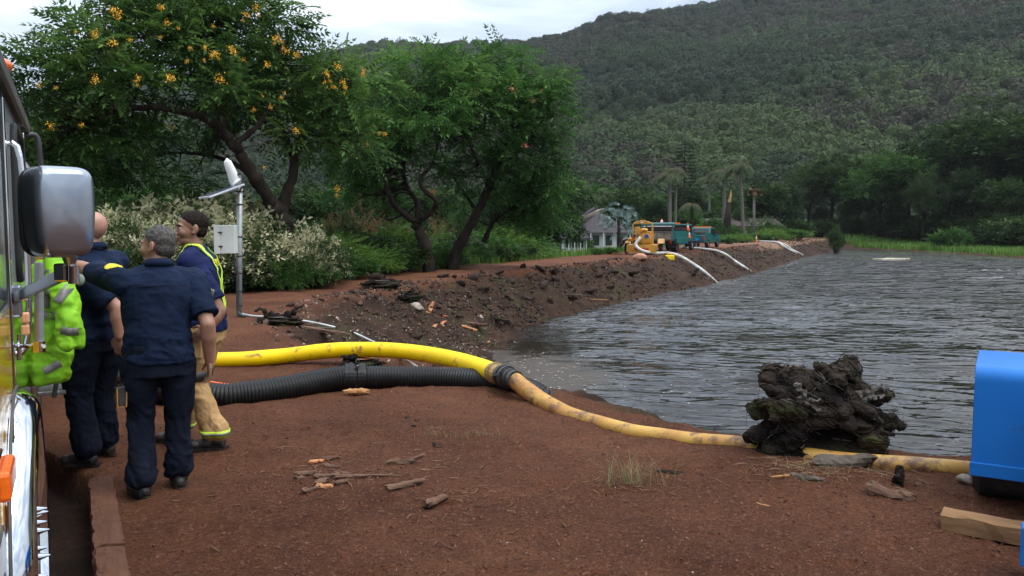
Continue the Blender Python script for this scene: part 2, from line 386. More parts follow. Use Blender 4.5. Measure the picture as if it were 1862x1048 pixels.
def make_water():
    m, t = mat_new('water'); N = t.nodes.new; K = t.links.new
    out = N('ShaderNodeOutputMaterial'); b = N('ShaderNodeBsdfPrincipled'); K(b.outputs[0], out.inputs[0])
    b.inputs['Roughness'].default_value = .03; b.inputs['IOR'].default_value = 1.36
    tcx = N('ShaderNodeTexCoord'); at = N('ShaderNodeAttribute'); at.attribute_name = 'scum'
    n0 = N('ShaderNodeTexNoise'); n0.inputs['Scale'].default_value = 1.6; n0.inputs['Detail'].default_value = 9; n0.inputs['Roughness'].default_value = .68; K(tcx.outputs['Object'], n0.inputs['Vector'])
    ad = N('ShaderNodeMath'); K(at.outputs['Fac'], ad.inputs[0]); K(n0.outputs['Fac'], ad.inputs[1])
    mr = N('ShaderNodeMapRange'); mr.inputs[1].default_value = 1.05; mr.inputs[2].default_value = 1.4; K(ad.outputs[0], mr.inputs[0])
    mc = N('ShaderNodeMix'); mc.data_type = 'RGBA'; K(mr.outputs[0], mc.inputs[0]); mc.inputs[6].default_value = (.012, .009, .006, 1); mc.inputs[7].default_value = (.06, .048, .038, 1)
    K(mc.outputs[2], b.inputs['Base Color'])
    ro = N('ShaderNodeMapRange'); ro.inputs[3].default_value = .03; ro.inputs[4].default_value = .6; K(mr.outputs[0], ro.inputs[0]); K(ro.outputs[0], b.inputs['Roughness'])
    last = None
    for sc, st, rz, dist, dt, strg in ((.9, (.55, 1.7, 1), 14, .42, 2.5, 1.), (2.4, (.6, 1.6, 1), 9, .20, 2.5, 1.)):
        mp = N('ShaderNodeMapping'); mp.inputs['Scale'].default_value = st; mp.inputs['Rotation'].default_value = (0, 0, R(rz)); K(tcx.outputs['Object'], mp.inputs[0])
        no = N('ShaderNodeTexNoise'); no.inputs['Scale'].default_value = sc; no.inputs['Detail'].default_value = dt; no.inputs['Distortion'].default_value = .35; K(mp.outputs[0], no.inputs['Vector'])
        bp = N('ShaderNodeBump'); bp.inputs['Distance'].default_value = dist; bp.inputs['Strength'].default_value = strg; K(no.outputs['Fac'], bp.inputs['Height'])
        ra = N('ShaderNodeAttribute'); ra.attribute_name = 'ruffle'; K(ra.outputs['Fac'], bp.inputs['Strength'])
        if last: K(last, bp.inputs['Normal'])
        last = bp.outputs[0]
    # the wind leaves calmer and rougher lanes
    K(last, b.inputs['Normal'])
    # the surface itself: wind waves as real relief, as fine as the distance lets one see
    th = np.concatenate([np.arange(-35, -8, 2.), np.arange(-8, 35, .13), np.arange(35, 130, 3.)]); r = np.geomspace(6, 150, 1050); nth = len(th)
    A, Q = np.meshgrid(R(1)*th, r); X, Y = (np.sin(A)*Q).ravel(), (np.cos(A)*Q).ravel(); P = np.c_[X, Y]; rr = Q.ravel(); sp = rr*.0031
    dw = sdist(P, W_POLY)
    z = np.zeros(len(X)); fine = (np.tile((th > -8) & (th < 35), len(r)))
    gust = .75+.35*fbm(np.c_[X*.05, Y*.02, 0*X], 2, 301)
    wx, wy = X+.35*fbm(np.c_[X*.4, Y*.4, 0*X], 2, 311), Y+.35*fbm(np.c_[X*.4+9, Y*.4, 0*X], 2, 313)
    for k, (lam, sl, rot, seg) in enumerate(((2.6, .05, -.30, .5), (1.15, .10, -.18, .5), (.62, .20, -.42, .45), (.40, .30, -.30, .4), (.27, .28, -.22, .4))):
        c, s_ = math.cos(rot), math.sin(rot); u, v = wx*c+wy*s_, -wx*s_+wy*c
        ph = 4.6*vn(np.c_[u/lam*.16, v/lam*.22, np.full(len(u), k*7.7)], 320+k)+2.2*vn(np.c_[u/lam*.5, v/lam*.6, np.full(len(u), k*3.3)], 330+k)
        am = np.clip(.65+.9*vn(np.c_[u/lam*.22, v/lam*.3, np.full(len(u), k*5.1)], 340+k), .08, 1.5)
        w1 = np.sin(v/lam*2*math.pi+ph); z += (w1-.22*np.cos(2*(v/lam*2*math.pi+ph)))*sl*am*lam/(2*math.pi)*sm(lam/sp, 3.2, 6.)*gust*(1+(1.0*sm(rr, 16, 48) if k < 2 else 0))
    z *= sm(-dw, -.1, 1.4)*.85+.15; z = np.where(fine, z, 0); z *= 1-.75*np.exp(-(((X-.3)/2.4)**2+((Y-18.5)/4)**2))
    keep = dw < .9; i = np.arange((len(r)-1)*nth).reshape(len(r)-1, nth)[:, :-1]; F = np.stack([i, i+nth, i+nth+1, i+1], -1).reshape(-1, 4); F = F[keep[F].any(1)]
    used = np.unique(F); mp_ = np.full(len(X), -1); mp_[used] = np.arange(len(used)); V = np.c_[P, ZW+z][used]
    me = mesh_from(V, mp_[F])
    s1 = np.exp(-(((V[:, 0]-.6)/2.6)**2+((V[:, 1]-18.5)/4.2)**2))*1.0
    s2 = np.exp(-(((V[:, 0]-12.5)/2.2)**2+((V[:, 1]-49.5)/3)**2))*.7
    s3 = .35*np.exp(-np.maximum(-dw[used], 0)/.8)
    attr(me, 'scum', np.clip(s1+s2+s3, 0, 1)); attr(me, 'ruffle', .15+.85*sm(np.hypot(V[:, 0], V[:, 1]), 18, 55))
    return obj('water', me, m, kind='structure', smooth=True)
make_water()

# ================================================================ THE WOODED HILLS
SKYL = np.array([(-1400, 330), (-700, 320), (-200, 260), (60, 200), (300, 150), (560, 120), (640, 108), (700, 98), (760, 94), (850, 90), (950, 84), (1050, 66), (1100, 52), (1180, 38), (1290, 25), (1400, -5), (1600, -75), (1862, -150), (2300, -230), (3300, -200)], float)
def hillz(U, Y, rough=True):
    zr = (414-np.interp(U, SKYL[:, 0], SKYL[:, 1]))/FPX*920
    t = (Y-215)/705.
    g = np.where(t < 1, np.clip(t, 0, 1)**1.12, 1-.9*np.clip(t-1, 0, 1)**1.3)
    X = (U-931)/FPX*Y; p = np.c_[X, Y, 0*X]
    z = zr*g-7*(1-sm(t, 0, .1))
    if rough:
        a = np.clip(t, 0, 1)*(1-.8*sm(t, .75, 1.0))
        q = np.c_[X*.0045+Y*.0016, Y*.0016, 0*X]
        z = z+a*(ridged(q*1.0, 2, 91)-.25)*24+fbm(p*.02, 3, 95)*5*np.clip(t*4, 0, 1)*(1-.5*sm(t, .8, 1))
    return z
def make_hills():
    U = np.arange(-1700, 3700, 25.); Y = np.geomspace(205, 1500, 130); UU, YY = np.meshgrid(U, Y)
    u, y = UU.ravel(), YY.ravel(); z = hillz(u, y); V = np.c_[(u-931)/FPX*y, y, z]
    nu = len(U); i = np.arange((len(Y)-1)*nu).reshape(len(Y)-1, nu)[:, :-1]
    F = np.stack([i, i+1, i+nu+1, i+nu], -1).reshape(-1, 4)
    pm('forest_floor', (.02, .03, .012), (.035, .045, .018), rough=.95, scale=.05, bump=0)
    return obj('hills', mesh_from(V, F, True), M['forest_floor'], kind='structure')
make_hills()
def card_blob(rs, n, rad, size, core=.62, squash=.85, tang=False):
    """a tree crown seen from far away: loose leaf clumps round a lumpy core; quads"""
    d = rs.normal(size=(n, 3)); d /= np.linalg.norm(d, axis=1)[:, None]; d[:, 2] = np.abs(d[:, 2])*1.0-.25*(rs.rand(n) < .4)
    lump = 1+.28*vn(d*1.7+rs.rand()*50, 3)+.16*vn(d*4+rs.rand()*50, 4)
    c = d*(lump*(core+(1-core)*rs.rand(n)**.5))[:, None]*rad; c[:, 2] *= squash
    Rm = rot_rand(rs, n)
    if tang:
        z_ = d+rs.normal(size=d.shape)*.35; z_ /= np.linalg.norm(z_, axis=1)[:, None]; x_ = np.cross(z_, rs.normal(size=d.shape)); x_ /= np.linalg.norm(x_, axis=1)[:, None]; Rm = np.stack([x_, np.cross(z_, x_), z_], 2)
    q = np.array([[-.5, -.5, 0], [.5, -.42, .12], [.55, .5, 0], [-.42, .5, -.12]])*size
    V = np.einsum('nij,kj->nki', Rm, q)*(.6+.8*rs.rand(n))[:, None, None]+c[:, None, :]
    return V.reshape(-1, 3), np.arange(n*4).reshape(n, 4)
leafmat('hill_leaf', [(0, (.009, .017, .006)), (.3, (.015, .029, .009)), (.5, (.026, .046, .013)), (.7, (.050, .076, .020)), (.8, (.026, .032, .014)), (1, (.036, .030, .017))], trans=.15, inst=True, nscale=.02, namp=.05)
def gn_scatter(name, P, rotz_, scale, variants, tint, mat, kind='stuff'):
    me = bpy.data.meshes.new('pts'); me.vertices.add(len(P)); me.vertices.foreach_set('co', np.asarray(P, float).ravel())
    attr(me, 'rz', rotz_); attr(me, 'sc', scale); attr(me, 'tint', tint)
    a = me.attributes.new('pick', 'INT', 'POINT'); a.data.foreach_set('value', np.random.RandomState(5).randint(0, len(variants), len(P)).astype(np.int32))
    o = obj(name, me, None, kind=kind)
    c = bpy.data.collections.new(name+'_kinds')
    for k, vme in enumerate(variants):
        vme.materials.append(mat); vo = bpy.data.objects.new('clump', vme); c.objects.link(vo)
    g = bpy.data.node_groups.new(name, 'GeometryNodeTree'); g.interface.new_socket('Geometry', in_out='INPUT', socket_type='NodeSocketGeometry'); g.interface.new_socket('Geometry', in_out='OUTPUT', socket_type='NodeSocketGeometry')
    N = g.nodes.new; K = g.links.new; gi = N('NodeGroupInput'); go = N('NodeGroupOutput')
    ci = N('GeometryNodeCollectionInfo'); ci.inputs['Collection'].default_value = c; ci.inputs['Separate Children'].default_value = True; ci.inputs['Reset Children'].default_value = True
    ip = N('GeometryNodeInstanceOnPoints'); ip.inputs['Pick Instance'].default_value = True
    def na(n, t='FLOAT'): x = N('GeometryNodeInputNamedAttribute'); x.data_type = t; x.inputs['Name'].default_value = n; return x.outputs[0]
    cx = N('ShaderNodeCombineXYZ'); K(na('rz'), cx.inputs[2])
    K(gi.outputs[0], ip.inputs['Points']); K(ci.outputs[0], ip.inputs['Instance']); K(na('pick', 'INT'), ip.inputs['Instance Index'])
    K(cx.outputs[0], ip.inputs['Rotation']); K(na('sc'), ip.inputs['Scale']); K(ip.outputs[0], go.inputs[0])
    md = o.modifiers.new('scatter', 'NODES'); md.node_group = g
    return o
def make_hill_forest():
    rs = np.random.RandomState(3); n = 40000
    u = rs.uniform(-500, 2400, n); v = rs.rand(n)
    t = v**.85*1.06+.004; y = 215+705*t; X = (u-931)/FPX*y
    z = hillz(u, y); p = np.c_[X, y, 0*X]
    tint = .40+.22*fbm(p*.011, 3, 101)+.06*rs.normal(size=n)
    # bright koa-like belts and dry grey-brown belts
    belt = fbm(np.c_[X*.008+y*.003, y*.007-X*.003, 0*X], 3, 111)
    tint += .26*sm(belt, .12, .3); dry = fbm(np.c_[X*.010, y*.010, 0*X+9], 3, 121)
    hi = sm(z, 110, 240)
    isdry = (rs.rand(n) < .6*sm(dry+.25*((z > 12)&(z < 60)), .18, .34)); tint = np.where(isdry, .8+.16*rs.rand(n), np.clip(tint-.15*hi, 0, .72))
    sc = (2.2+2.9*rs.rand(n)**1.9)*(.85+.25*(y/900))
    var = []
    for k in range(6):
        r2 = np.random.RandomState(50+k); V, F = card_blob(r2, 520, 1., .15, core=.8, squash=.9+.3*r2.rand(), tang=True)
        iv, iF = ico(2); iv = iv*(.74+.16*vn(iv*2+k, 7))[:, None]; iF = np.c_[iF, iF[:, 2]]
        mb = MB(); mb.add(V, F); iv, iF = ico(3); mb.add(iv*(.82+.2*vn(iv*2+k, 7)+.08*vn(iv*5.5+k, 8))[:, None]*[1, 1, .95], iF); V2, F2 = mb.arrays()
        var.append(mesh_from(V2, F2))
    return gn_scatter('hill_forest', np.c_[X, y, z+sc*.35], rs.rand(n)*6.28, sc, var, tint, M['hill_leaf'])
make_hill_forest()
def make_haze():
    m, t = mat_new('haze'); out = t.nodes.new('ShaderNodeOutputMaterial'); p = t.nodes.new('ShaderNodeVolumePrincipled')
    p.inputs['Color'].default_value = (.86, .9, .95, 1); p.inputs['Density'].default_value = .00009; p.inputs['Anisotropy'].default_value = .2
    t.links.new(p.outputs[0], out.inputs['Volume'])
    b = MB(); b.span((-3800, -3800, -12), (3800, 3800, 420)); return b.build('haze', m, kind='stuff')
HAZE = make_haze()
# ================================================================ TREES AND PLANTS
pm('bark', (.014, .010, .008), (.03, .023, .018), rough=.95, scale=5, bump=.9, bscale=14, dist=.04, stretch=(1, 1, .35))
pm('pale_bark', (.16, .145, .125), (.09, .08, .07), rough=.9, scale=4, bump=.4, stretch=(1, 1, 3))
G1, G2, G3 = (.010, .024, .006), (.026, .060, .012), (.065, .125, .024)
leafmat('leaf_shower', [(0, (.016, .038, .010)), (.45, (.046, .10, .022)), (.75, (.095, .18, .04)), (1, (.15, .24, .06))], trans=.42)
leafmat('leaf_bright', [(0, (.016, .044, .011)), (.40, (.042, .108, .024)), (.7, (.085, .19, .042)), (1, (.15, .26, .06))], trans=.42)
leafmat('leaf_dark', [(0, (.008, .018, .007)), (.5, (.02, .042, .013)), (.8, (.042, .075, .02)), (1, (.07, .11, .03))], trans=.25)
leafmat('leaf_shrub', [(0, (.016, .04, .01)), (.5, (.04, .095, .02)), (.8, (.075, .15, .03)), (1, (.12, .2, .04))], trans=.35)
leafmat('leaf_lime', [(0, (.04, .08, .014)), (.5, (.085, .165, .028)), (1, (.16, .26, .05))], trans=.4)
leafmat('leaf_cream', [(0, (.03, .055, .018)), (.40, (.06, .10, .035)), (.46, (.36, .35, .19)), (.8, (.62, .58, .38)), (1, (.6, .35, .22))], trans=.3, namp=.15, nscale=2)
leafmat('leaf_silver', [(0, (.07, .10, .09)), (.5, (.13, .18, .165)), (1, (.24, .3, .28))], trans=.15)
leafmat('leaf_palm', [(0, (.014, .032, .011)), (.5, (.035, .062, .022)), (1, (.08, .10, .035))], trans=.2)
leafmat('leaf_rust', [(0, (.05, .06, .02)), (.5, (.14, .09, .04)), (1, (.3, .12, .07))], trans=.3)
pm('blossom_gold', (.85, .50, .03), (.75, .34, .02), rough=.7, scale=30, bump=0)
pm('blossom_coral', (.75, .16, .08), (.85, .30, .2), rough=.7, scale=30, bump=0)
pm('dead_frond', (.16, .11, .06), (.09, .065, .04), rough=.9, scale=8, bump=0)

def spray_template(kind):
    q = []
    if kind == 'feather':      # a compound leaf: pairs of leaflets on an arching stalk, along +x
        for k in range(5):
            x = .18+.2*k; z = -.22*x*x; L_ = .30*(1-.28*abs(k-1.5)/2)
            for s in (-1, 1): q.append([[x, 0, z], [x+.10, s*L_*.5, z+.015], [x+.15, s*L_, z-.05], [x-.01, s*L_*.55, z-.02]])
        q.append([[.95, 0, -.2], [1.1, .06, -.26], [1.28, 0, -.36], [1.1, -.06, -.26]])
    elif kind == 'broad':
        for k in range(6):
            a = k*2.4; x = .12+.15*k; d = np.array([math.cos(a)*.6+.35, math.sin(a), .25*math.cos(a*1.7)]); d /= np.linalg.norm(d)
            n = np.cross(d, [0, 0, 1]); n /= np.linalg.norm(n); p = np.array([x, 0, -.1*x])
            q.append([p, p+d*.28+n*.14, p+d*.58+[0, 0, -.07], p+d*.28-n*.14])
    elif kind == 'needle':
        for k in range(8):
            x = .1+.12*k; a = k*2.1; d = np.array([.6, math.cos(a)*.8, math.sin(a)*.8]); d /= np.linalg.norm(d); n = np.cross(d, [.1, .3, 1]); n /= np.linalg.norm(n); p = np.array([x, 0, 0])
            q.append([p, p+d*.2+n*.03, p+d*.42, p+d*.2-n*.03])
    elif kind == 'blade':
        for k in range(5):
            a = -1+.5*k; d = np.array([math.cos(a*.5)*.9, math.sin(a)*.7, 0]); n = np.array([-d[1], d[0], 0])*.055
            q.append([d*0, d*.5+n+[0, 0, .12], d*1.05+[0, 0, -.08], d*.5-n+[0, 0, .12]])
    return np.array(q, float)
TPL = {k: spray_template(k) for k in ('feather', 'broad', 'needle', 'blade')}
def sprays(rs, pos, dirs, size, kind, tint):
    """N sprays: position, heading; returns quads with a tint each"""
    n = len(pos); d = dirs/(np.linalg.norm(dirs, axis=1)[:, None]+1e-9)
    up = np.tile([0, 0, 1.], (n, 1))+rs.normal(size=(n, 3))*.45
    y = np.cross(up, d); y /= np.linalg.norm(y, axis=1)[:, None]+1e-9; z = np.cross(d, y)
    Rm = np.stack([d, y, z], 2); T = TPL[kind].reshape(-1, 3)
    V = np.einsum('nij,kj->nki', Rm, T)*(np.asarray(size)*np.ones(n))[:, None, None]+pos[:, None, :]
    k = len(T); return V.reshape(-1, 3), np.arange(n*k).reshape(-1, 4), np.repeat(tint, k)
def crown_mesh(rs, centers, crad, nper, size, kind, tintc, outc=None, droop=.25, tvar=.12):
    """clusters of sprays about the given centres"""
    n = len(centers); ci = np.repeat(np.arange(n), nper)
    d = rs.normal(size=(len(ci), 3)); d /= np.linalg.norm(d, axis=1)[:, None]
    pos = centers[ci]+d*(np.asarray(crad)*np.ones(n))[ci][:, None]*(rs.rand(len(ci))**.5*.8)[:, None]*[1, 1, .6]
    hd = d*[1, 1, .6]+rs.normal(size=d.shape)*.35; hd[:, 2] -= droop
    if outc is not None: hd += outc[ci]*.6
    tint = np.clip(tintc[ci]+rs.normal(size=len(ci))*tvar+d[:, 2]*0, 0, 1)
    return sprays(rs, pos, hd, size*(.7+.6*rs.rand(len(ci))), kind, tint)
def leaf_object(name, mat, parent, V, F, T, origin):
    me = mesh_from(V-np.asarray(origin), F); attr(me, 'tint', T); return obj(name, me, mat, parent)
def shell_points(rs, c, r, n, lo=.55):
    d = rs.normal(size=(n, 3)); d /= np.linalg.norm(d, axis=1)[:, None]
    d[:, 2] = np.where(d[:, 2] < -.35, -d[:, 2]*rs.rand(n), d[:, 2])
    lump = 1+.22*vn(d*2.1+c, 9)
    return c+d*np.asarray(r)*(lump*(lo+(1-lo)*rs.rand(n)**.6))[:, None], d
def grow_limbs(mb, rs, limbs, k=9):
    """limbs: list of (points, r0, r1); returns skeleton samples"""
    S = []
    for P, r0, r1 in limbs:
        Q = catmull(P, 7); n = len(Q); rr = r0+(r1-r0)*np.linspace(0, 1, n)**.8
        Q = Q+rs.normal(size=Q.shape)*rr[:, None]*.12
        mb.tube(Q, rr*(1+.08*rs.normal(size=n)), k); S.append(np.c_[Q, rr])
    return np.vstack(S)
def twigs(mb, rs, S, C, frac=1., r0=.035):
    for c in C[rs.rand(len(C)) < frac]:
        d = np.linalg.norm(S[:, :3]-c, axis=1)-np.minimum(0, c[2]-S[:, 2])*-.3; s = S[np.argmin(d+(S[:, 2] > c[2])*.8)]
        a = s[:3]; Ln = np.linalg.norm(c-a); 
        if Ln < .2: continue
        mid = (a+c)/2+rs.normal(size=3)*Ln*.10+[0, 0, -.06*Ln]
        Q = catmull([a, mid, c], 3); rr = min(s[3]*.7, r0*(.5+Ln*.35)); mb.tube(Q, np.linspace(rr, .009, len(Q)), 4, cap=False)

def big_tree(name, base, limbs, blobs, nper, size, kind, leaf, label, group=None, twf=.8, tint0=.45, blossoms=(), bmat=None, crad=.5, seed=1, droop=.25, bias=None):
    rs = np.random.RandomState(seed); root = empty(name, base, 0, label, 'tree', group)
    tr = MB(); S = grow_limbs(tr, rs, limbs[:1], 12); br = MB(); S2 = grow_limbs(br, rs, limbs[1:], 9); S = np.vstack([S, S2])
    Cs, Os, Ts = [], [], []
    for c, r, n, *tb in blobs:
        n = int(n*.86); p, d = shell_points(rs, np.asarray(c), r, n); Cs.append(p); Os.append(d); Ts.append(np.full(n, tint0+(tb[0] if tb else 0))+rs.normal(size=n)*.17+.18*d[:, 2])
    C, O_, T = np.vstack(Cs), np.vstack(Os), np.concatenate(Ts)
    twigs(br, rs, S, C, twf)
    tr.build('trunk', M['bark'], root, smooth=True, origin=base); br.build('limbs', M['bark'], root, smooth=True, origin=base)
    V, F, t = crown_mesh(rs, C, crad, nper, size, kind, T, O_, droop)
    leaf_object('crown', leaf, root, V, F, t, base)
    if len(blossoms):
        bms = []
        for k in range(4):
            r2 = np.random.RandomState(80+k); mb = MB(); n = 60
            d = r2.normal(size=(n, 3))*[.11, .11, .14]; Rm = rot_rand(r2, n); q = np.array([[-1, -1, 0], [1, -1, .4], [1, 1, 0], [-1, 1, .4]])*.026
            VV = np.einsum('nij,kj->nki', Rm, q)+d[:, None, :]; bms.append(mesh_from(VV.reshape(-1, 3), np.arange(n*4).reshape(n, 4)))
        for i, b in enumerate(blossoms):
            o = obj('blossom', bms[i % 4], None, root); 
            if not bms[i % 4].materials: bms[i % 4].materials.append(bmat)
            o.location = tuple(np.asarray(b)-base); s = .20+.34*rs.rand()**2; o.scale = (s, s, s); o.rotation_euler = (rs.rand(), rs.rand(), rs.rand()*6)
    return root
def px(u, v, Y): return atY(u, v, Y)
# --- the yellow shower tree
B1 = np.array([*px(515, 478, 25)[:2], -.9])
Y = 25
L1 = [([B1-[0, 0, .6], px(517, 470, Y), px(516, 425, Y), px(508, 385, Y)], .36, .27),
      ([px(512, 400, Y), px(495, 370, Y-.2), px(470, 335, Y-.5), px(450, 300, Y-.8), px(425, 265, Y-1), px(402, 235, Y-1.2)], .24, .15),
      ([px(402, 235, Y-1.2), px(372, 215, Y-1.6), px(330, 203, Y-2), px(280, 196, Y-2.3), px(225, 200, Y-2.5), px(160, 215, Y-2.6)], .15, .05),
      ([px(402, 235, Y-1.2), px(408, 190, Y-1), px(408, 150, Y-.6), px(395, 100, Y-.4), px(385, 50, Y)], .13, .04),
      ([px(425, 265, Y-1), px(470, 225, Y-.5), px(500, 170, Y), px(520, 110, Y+.4)], .1, .03),
      ([px(512, 400, Y), px(518, 360, Y+.3), px(532, 320, Y+.6), px(535, 290, Y+.9), px(560, 240, Y+1.2), px(600, 200, Y+1.6), px(630, 160, Y+2)], .22, .05),
      ([px(535, 290, Y+.9), px(520, 250, Y+1.3), px(500, 200, Y+1.6), px(470, 130, Y+2)], .12, .03),
      ([px(470, 335, Y-.5), px(430, 300, Y+.4), px(380, 283, Y+1), px(320, 278, Y+1.4), px(250, 290, Y+1.8)], .10, .03),
      ([px(560, 240, Y+1.2), px(590, 250, Y+.6), px(620, 270, Y+.2)], .08, .03),
      ([px(280, 196, Y-2.3), px(230, 150, Y-2), px(190, 90, Y-1.5)], .06, .02),
      ([px(395, 100, Y-.4), px(330, 60, Y-1), px(270, 20, Y-1.5)], .06, .02)]
bl = []
rs = np.random.RandomState(4)
for (u, v, dy, ru, rv, n, *tb) in ((120, 150, -2.2, 70, 60, 28), (110, 225, -2.2, 75, 45, 26), (200, 60, -1.5, 85, 55, 36), (215, 165, -2.2, 110, 60, 46, -.05), (185, 255, -1.6, 110, 45, 34, -.12), (300, 15, -1, 100, 60, 44),
                                   (315, 110, -1.2, 120, 65, 56), (400, 20, 0, 100, 60, 50), (420, 110, .2, 110, 65, 56), (500, 60, .8, 60, 50, 24), (520, 160, 1.2, 80, 65, 42), (600, 130, 1.8, 55, 45, 22, .08), (610, 210, 1.4, 55, 55, 26),
                                   (560, 255, .9, 70, 50, 26, -.1), (320, 250, 1.2, 120, 35, 28, -.12), (140, 300, .6, 95, 38, 24, -.15), (470, 200, 1.6, 80, 55, 28, -.1), (255, 330, 1.5, 130, 50, 34, -.15), (180, 110, -2.4, 60, 45, 20, .05), (85, 300, -1.8, 60, 40, 22, -.1), (430, 180, -1, 60, 40, 24), (640, 280, 1.0, 40, 45, 14, -.05)):
    s = (Y+dy)/FPX; bl.append((px(u, v, Y+dy), (ru*s, max(1.2, (ru+rv)*.45*s), rv*s), n, *tb))
fl = [px(u, v, Y+dy-1.2) for (u, v, dy) in ((138, 58, -3), (172, 62, -3), (205, 20, -2.6), (215, 27, -2.5), (206, 78, -3.4), (172, 145, -3.6), (237, 73, -3.2), (246, 148, -3.5), (252, 142, -3.5), (249, 155, -3.4), (292, 68, -2.6), (293, 14, -2), (303, 42, -2), (325, 52, -2), (346, 88, -2.2), (373, 87, -2.2), (385, 102, -2), (397, 106, -2), (392, 98, -2), (420, 90, -1.4), (427, 96, -1.4), (308, 142, -2.6), (340, 112, -2.3), (371, 110, -2), (387, 48, -1.2), (443, 38, -.4), (447, 26, -.2), (465, 15, -.3), (470, 28, -.3), (485, 118, -.4), (500, 72, 0), (512, 76, 0), (497, 80, 0), (505, 68, .1), (540, 100, .3), (595, 135, 1), (600, 148, 1), (608, 158, 1), (597, 160, 1), (590, 150, 1), (615, 122, 1), (625, 150, 1), (627, 160, 1.1), (626, 170, 1.1), (477, 175, -.5), (492, 195, -.5), (511, 178, -.3), (518, 170, -.3), (462, 200, -.6), (452, 30, -.2), (538, 238, .2), (148, 228, -3), (93, 230, -2.6), (70, 155, -2.6), (102, 160, -3), (519, 92, .2), (443, 110, -.9), (401, 144, -1.8), (313, 232, .2), (480, 305, .3), (660, 135, 1.2), (661, 128, 1.2))]
big_tree('yellow_shower_tree', B1, L1, bl, 9, .62, 'feather', M['leaf_shower'], 'spreading dark forked tree hung with golden yellow blossom behind the solar panel pole', blossoms=fl, bmat=M['blossom_gold'], crad=.5, seed=11, twf=.7)
# --- the twisted tree in the middle
Y = 32; B2 = np.array([*px(778, 465, Y)[:2], -.8])
L2 = [([B2-[0, 0, .6], px(778, 462, Y), px(762, 420, Y), px(758, 405, Y)], .27, .2),
      ([px(758, 405, Y), px(735, 390, Y-.3), px(712, 365, Y-.5), px(702, 330, Y-.6), px(720, 300, Y-.5), px(700, 250, Y-.3)], .15, .05),
      ([px(758, 405, Y), px(760, 370, Y), px(740, 340, Y+.3), px(735, 300, Y+.6), px(750, 240, Y+.8)], .13, .05),
      ([px(758, 405, Y), px(785, 385, Y-.2), px(792, 365, Y-.4), px(770, 345, Y-.5), px(765, 325, Y-.3), px(785, 300, Y), px(800, 250, Y)], .13, .05),
      ([px(735, 300, Y+.6), px(700, 280, Y), px(650, 290, Y-.4)], .06, .03), ([px(720, 300, Y-.5), px(745, 280, Y), px(760, 200, Y)], .06, .02)]
bl = []
for (u, v, dy, ru, rv, n, *tb) in ((730, 185, 1, 70, 50, 40, .05), (800, 150, 1.5, 80, 55, 50, .15), (760, 110, 2, 75, 20, 20, .1), (690, 240, .3, 65, 45, 34), (770, 235, 0, 80, 50, 46, .03), (720, 290, -.2, 85, 30, 30, -.15), (655, 180, .6, 40, 40, 18), (850, 210, .5, 60, 60, 34), (680, 320, 1, 60, 30, 16, -.1), (640, 300, 1.5, 45, 35, 14, -.1), (660, 350, 2, 55, 32, 18, -.05), (740, 375, 2.5, 50, 25, 14, -.05)):
    s = (Y+dy)/FPX; bl.append((px(u, v, Y+dy), (ru*s, (ru+rv)*.5*s, rv*s), n, *tb))
fl = [px(u, v, Y-1.6) for (u, v) in ((664, 243), (675, 235), (668, 262), (672, 270), (660, 268), (680, 240), (700, 245), (690, 243), (612, 355), (614, 345))]
big_tree('yellow_shower_tree', B2, L2, bl, 9, .62, 'feather', M['leaf_bright'], 'middle tree with several thin twisting trunks and a few yellow flowers', blossoms=fl, bmat=M['blossom_gold'], crad=.45, seed=12, twf=.7)
# --- the leaning tree to its right
Y = 34; B3 = np.array([*px(822, 475, Y)[:2], -.9])
L3 = [([B3-[0, 0, .5], px(825, 470, Y), px(845, 430, Y), px(868, 385, Y), px(890, 340, Y), px(905, 300, Y)], .26, .15),
      ([px(905, 300, Y), px(925, 255, Y+.2), px(935, 200, Y+.4), px(940, 140, Y+.5)], .14, .04),
      ([px(890, 340, Y), px(870, 300, Y-.5), px(855, 260, Y-.7), px(850, 200, Y-.5)], .1, .03),
      ([px(868, 385, Y), px(840, 345, Y+.8), px(818, 310, Y+1.2), px(800, 270, Y+1.3)], .09, .03),
      ([px(905, 300, Y), px(950, 270, Y-.4), px(985, 220, Y-.5), px(1000, 180, Y-.4)], .09, .03),
      ([px(880, 440, Y+1.5), px(900, 400, Y+1.5), px(940, 370, Y+1), px(970, 320, Y+.8), px(985, 280, Y+.6)], .12, .04)]
bl = []
for (u, v, dy, ru, rv, n, *tb) in ((905, 115, .8, 55, 30, 24, .1), (885, 175, .3, 85, 55, 56, .05), (960, 190, 0, 65, 60, 46, .02), (990, 235, -.2, 45, 65, 32), (900, 250, -.4, 90, 50, 50, -.06), (960, 300, -.2, 70, 50, 36, -.08), (850, 310, -.3, 60, 35, 24, -.15), (990, 350, .4, 40, 55, 26, 0), (920, 350, .8, 60, 35, 20, -.15), (1005, 160, 0, 22, 26, 8, .05), (985, 405, 1.2, 42, 40, 26, .02), (930, 400, 1.8, 50, 35, 20, -.02), (870, 375, 2, 50, 30, 14, -.08)):
    s = (Y+dy)/FPX; bl.append((px(u, v, Y+dy), (ru*s, (ru+rv)*.5*s, rv*s), n, *tb))
fl = [px(u, v, Y-1.6) for (u, v) in ((800, 202), (865, 168), (931, 163), (937, 170), (985, 165), (963, 183), (970, 185), (786, 350), (955, 265))]
big_tree('coral_shower_tree', B3, L3, bl, 9, .6, 'feather', M['leaf_bright'], 'leaning tree dotted with coral pink blossom, nearest the houses', blossoms=fl, bmat=M['blossom_coral'], crad=.45, seed=13, twf=.7, tint0=.38)

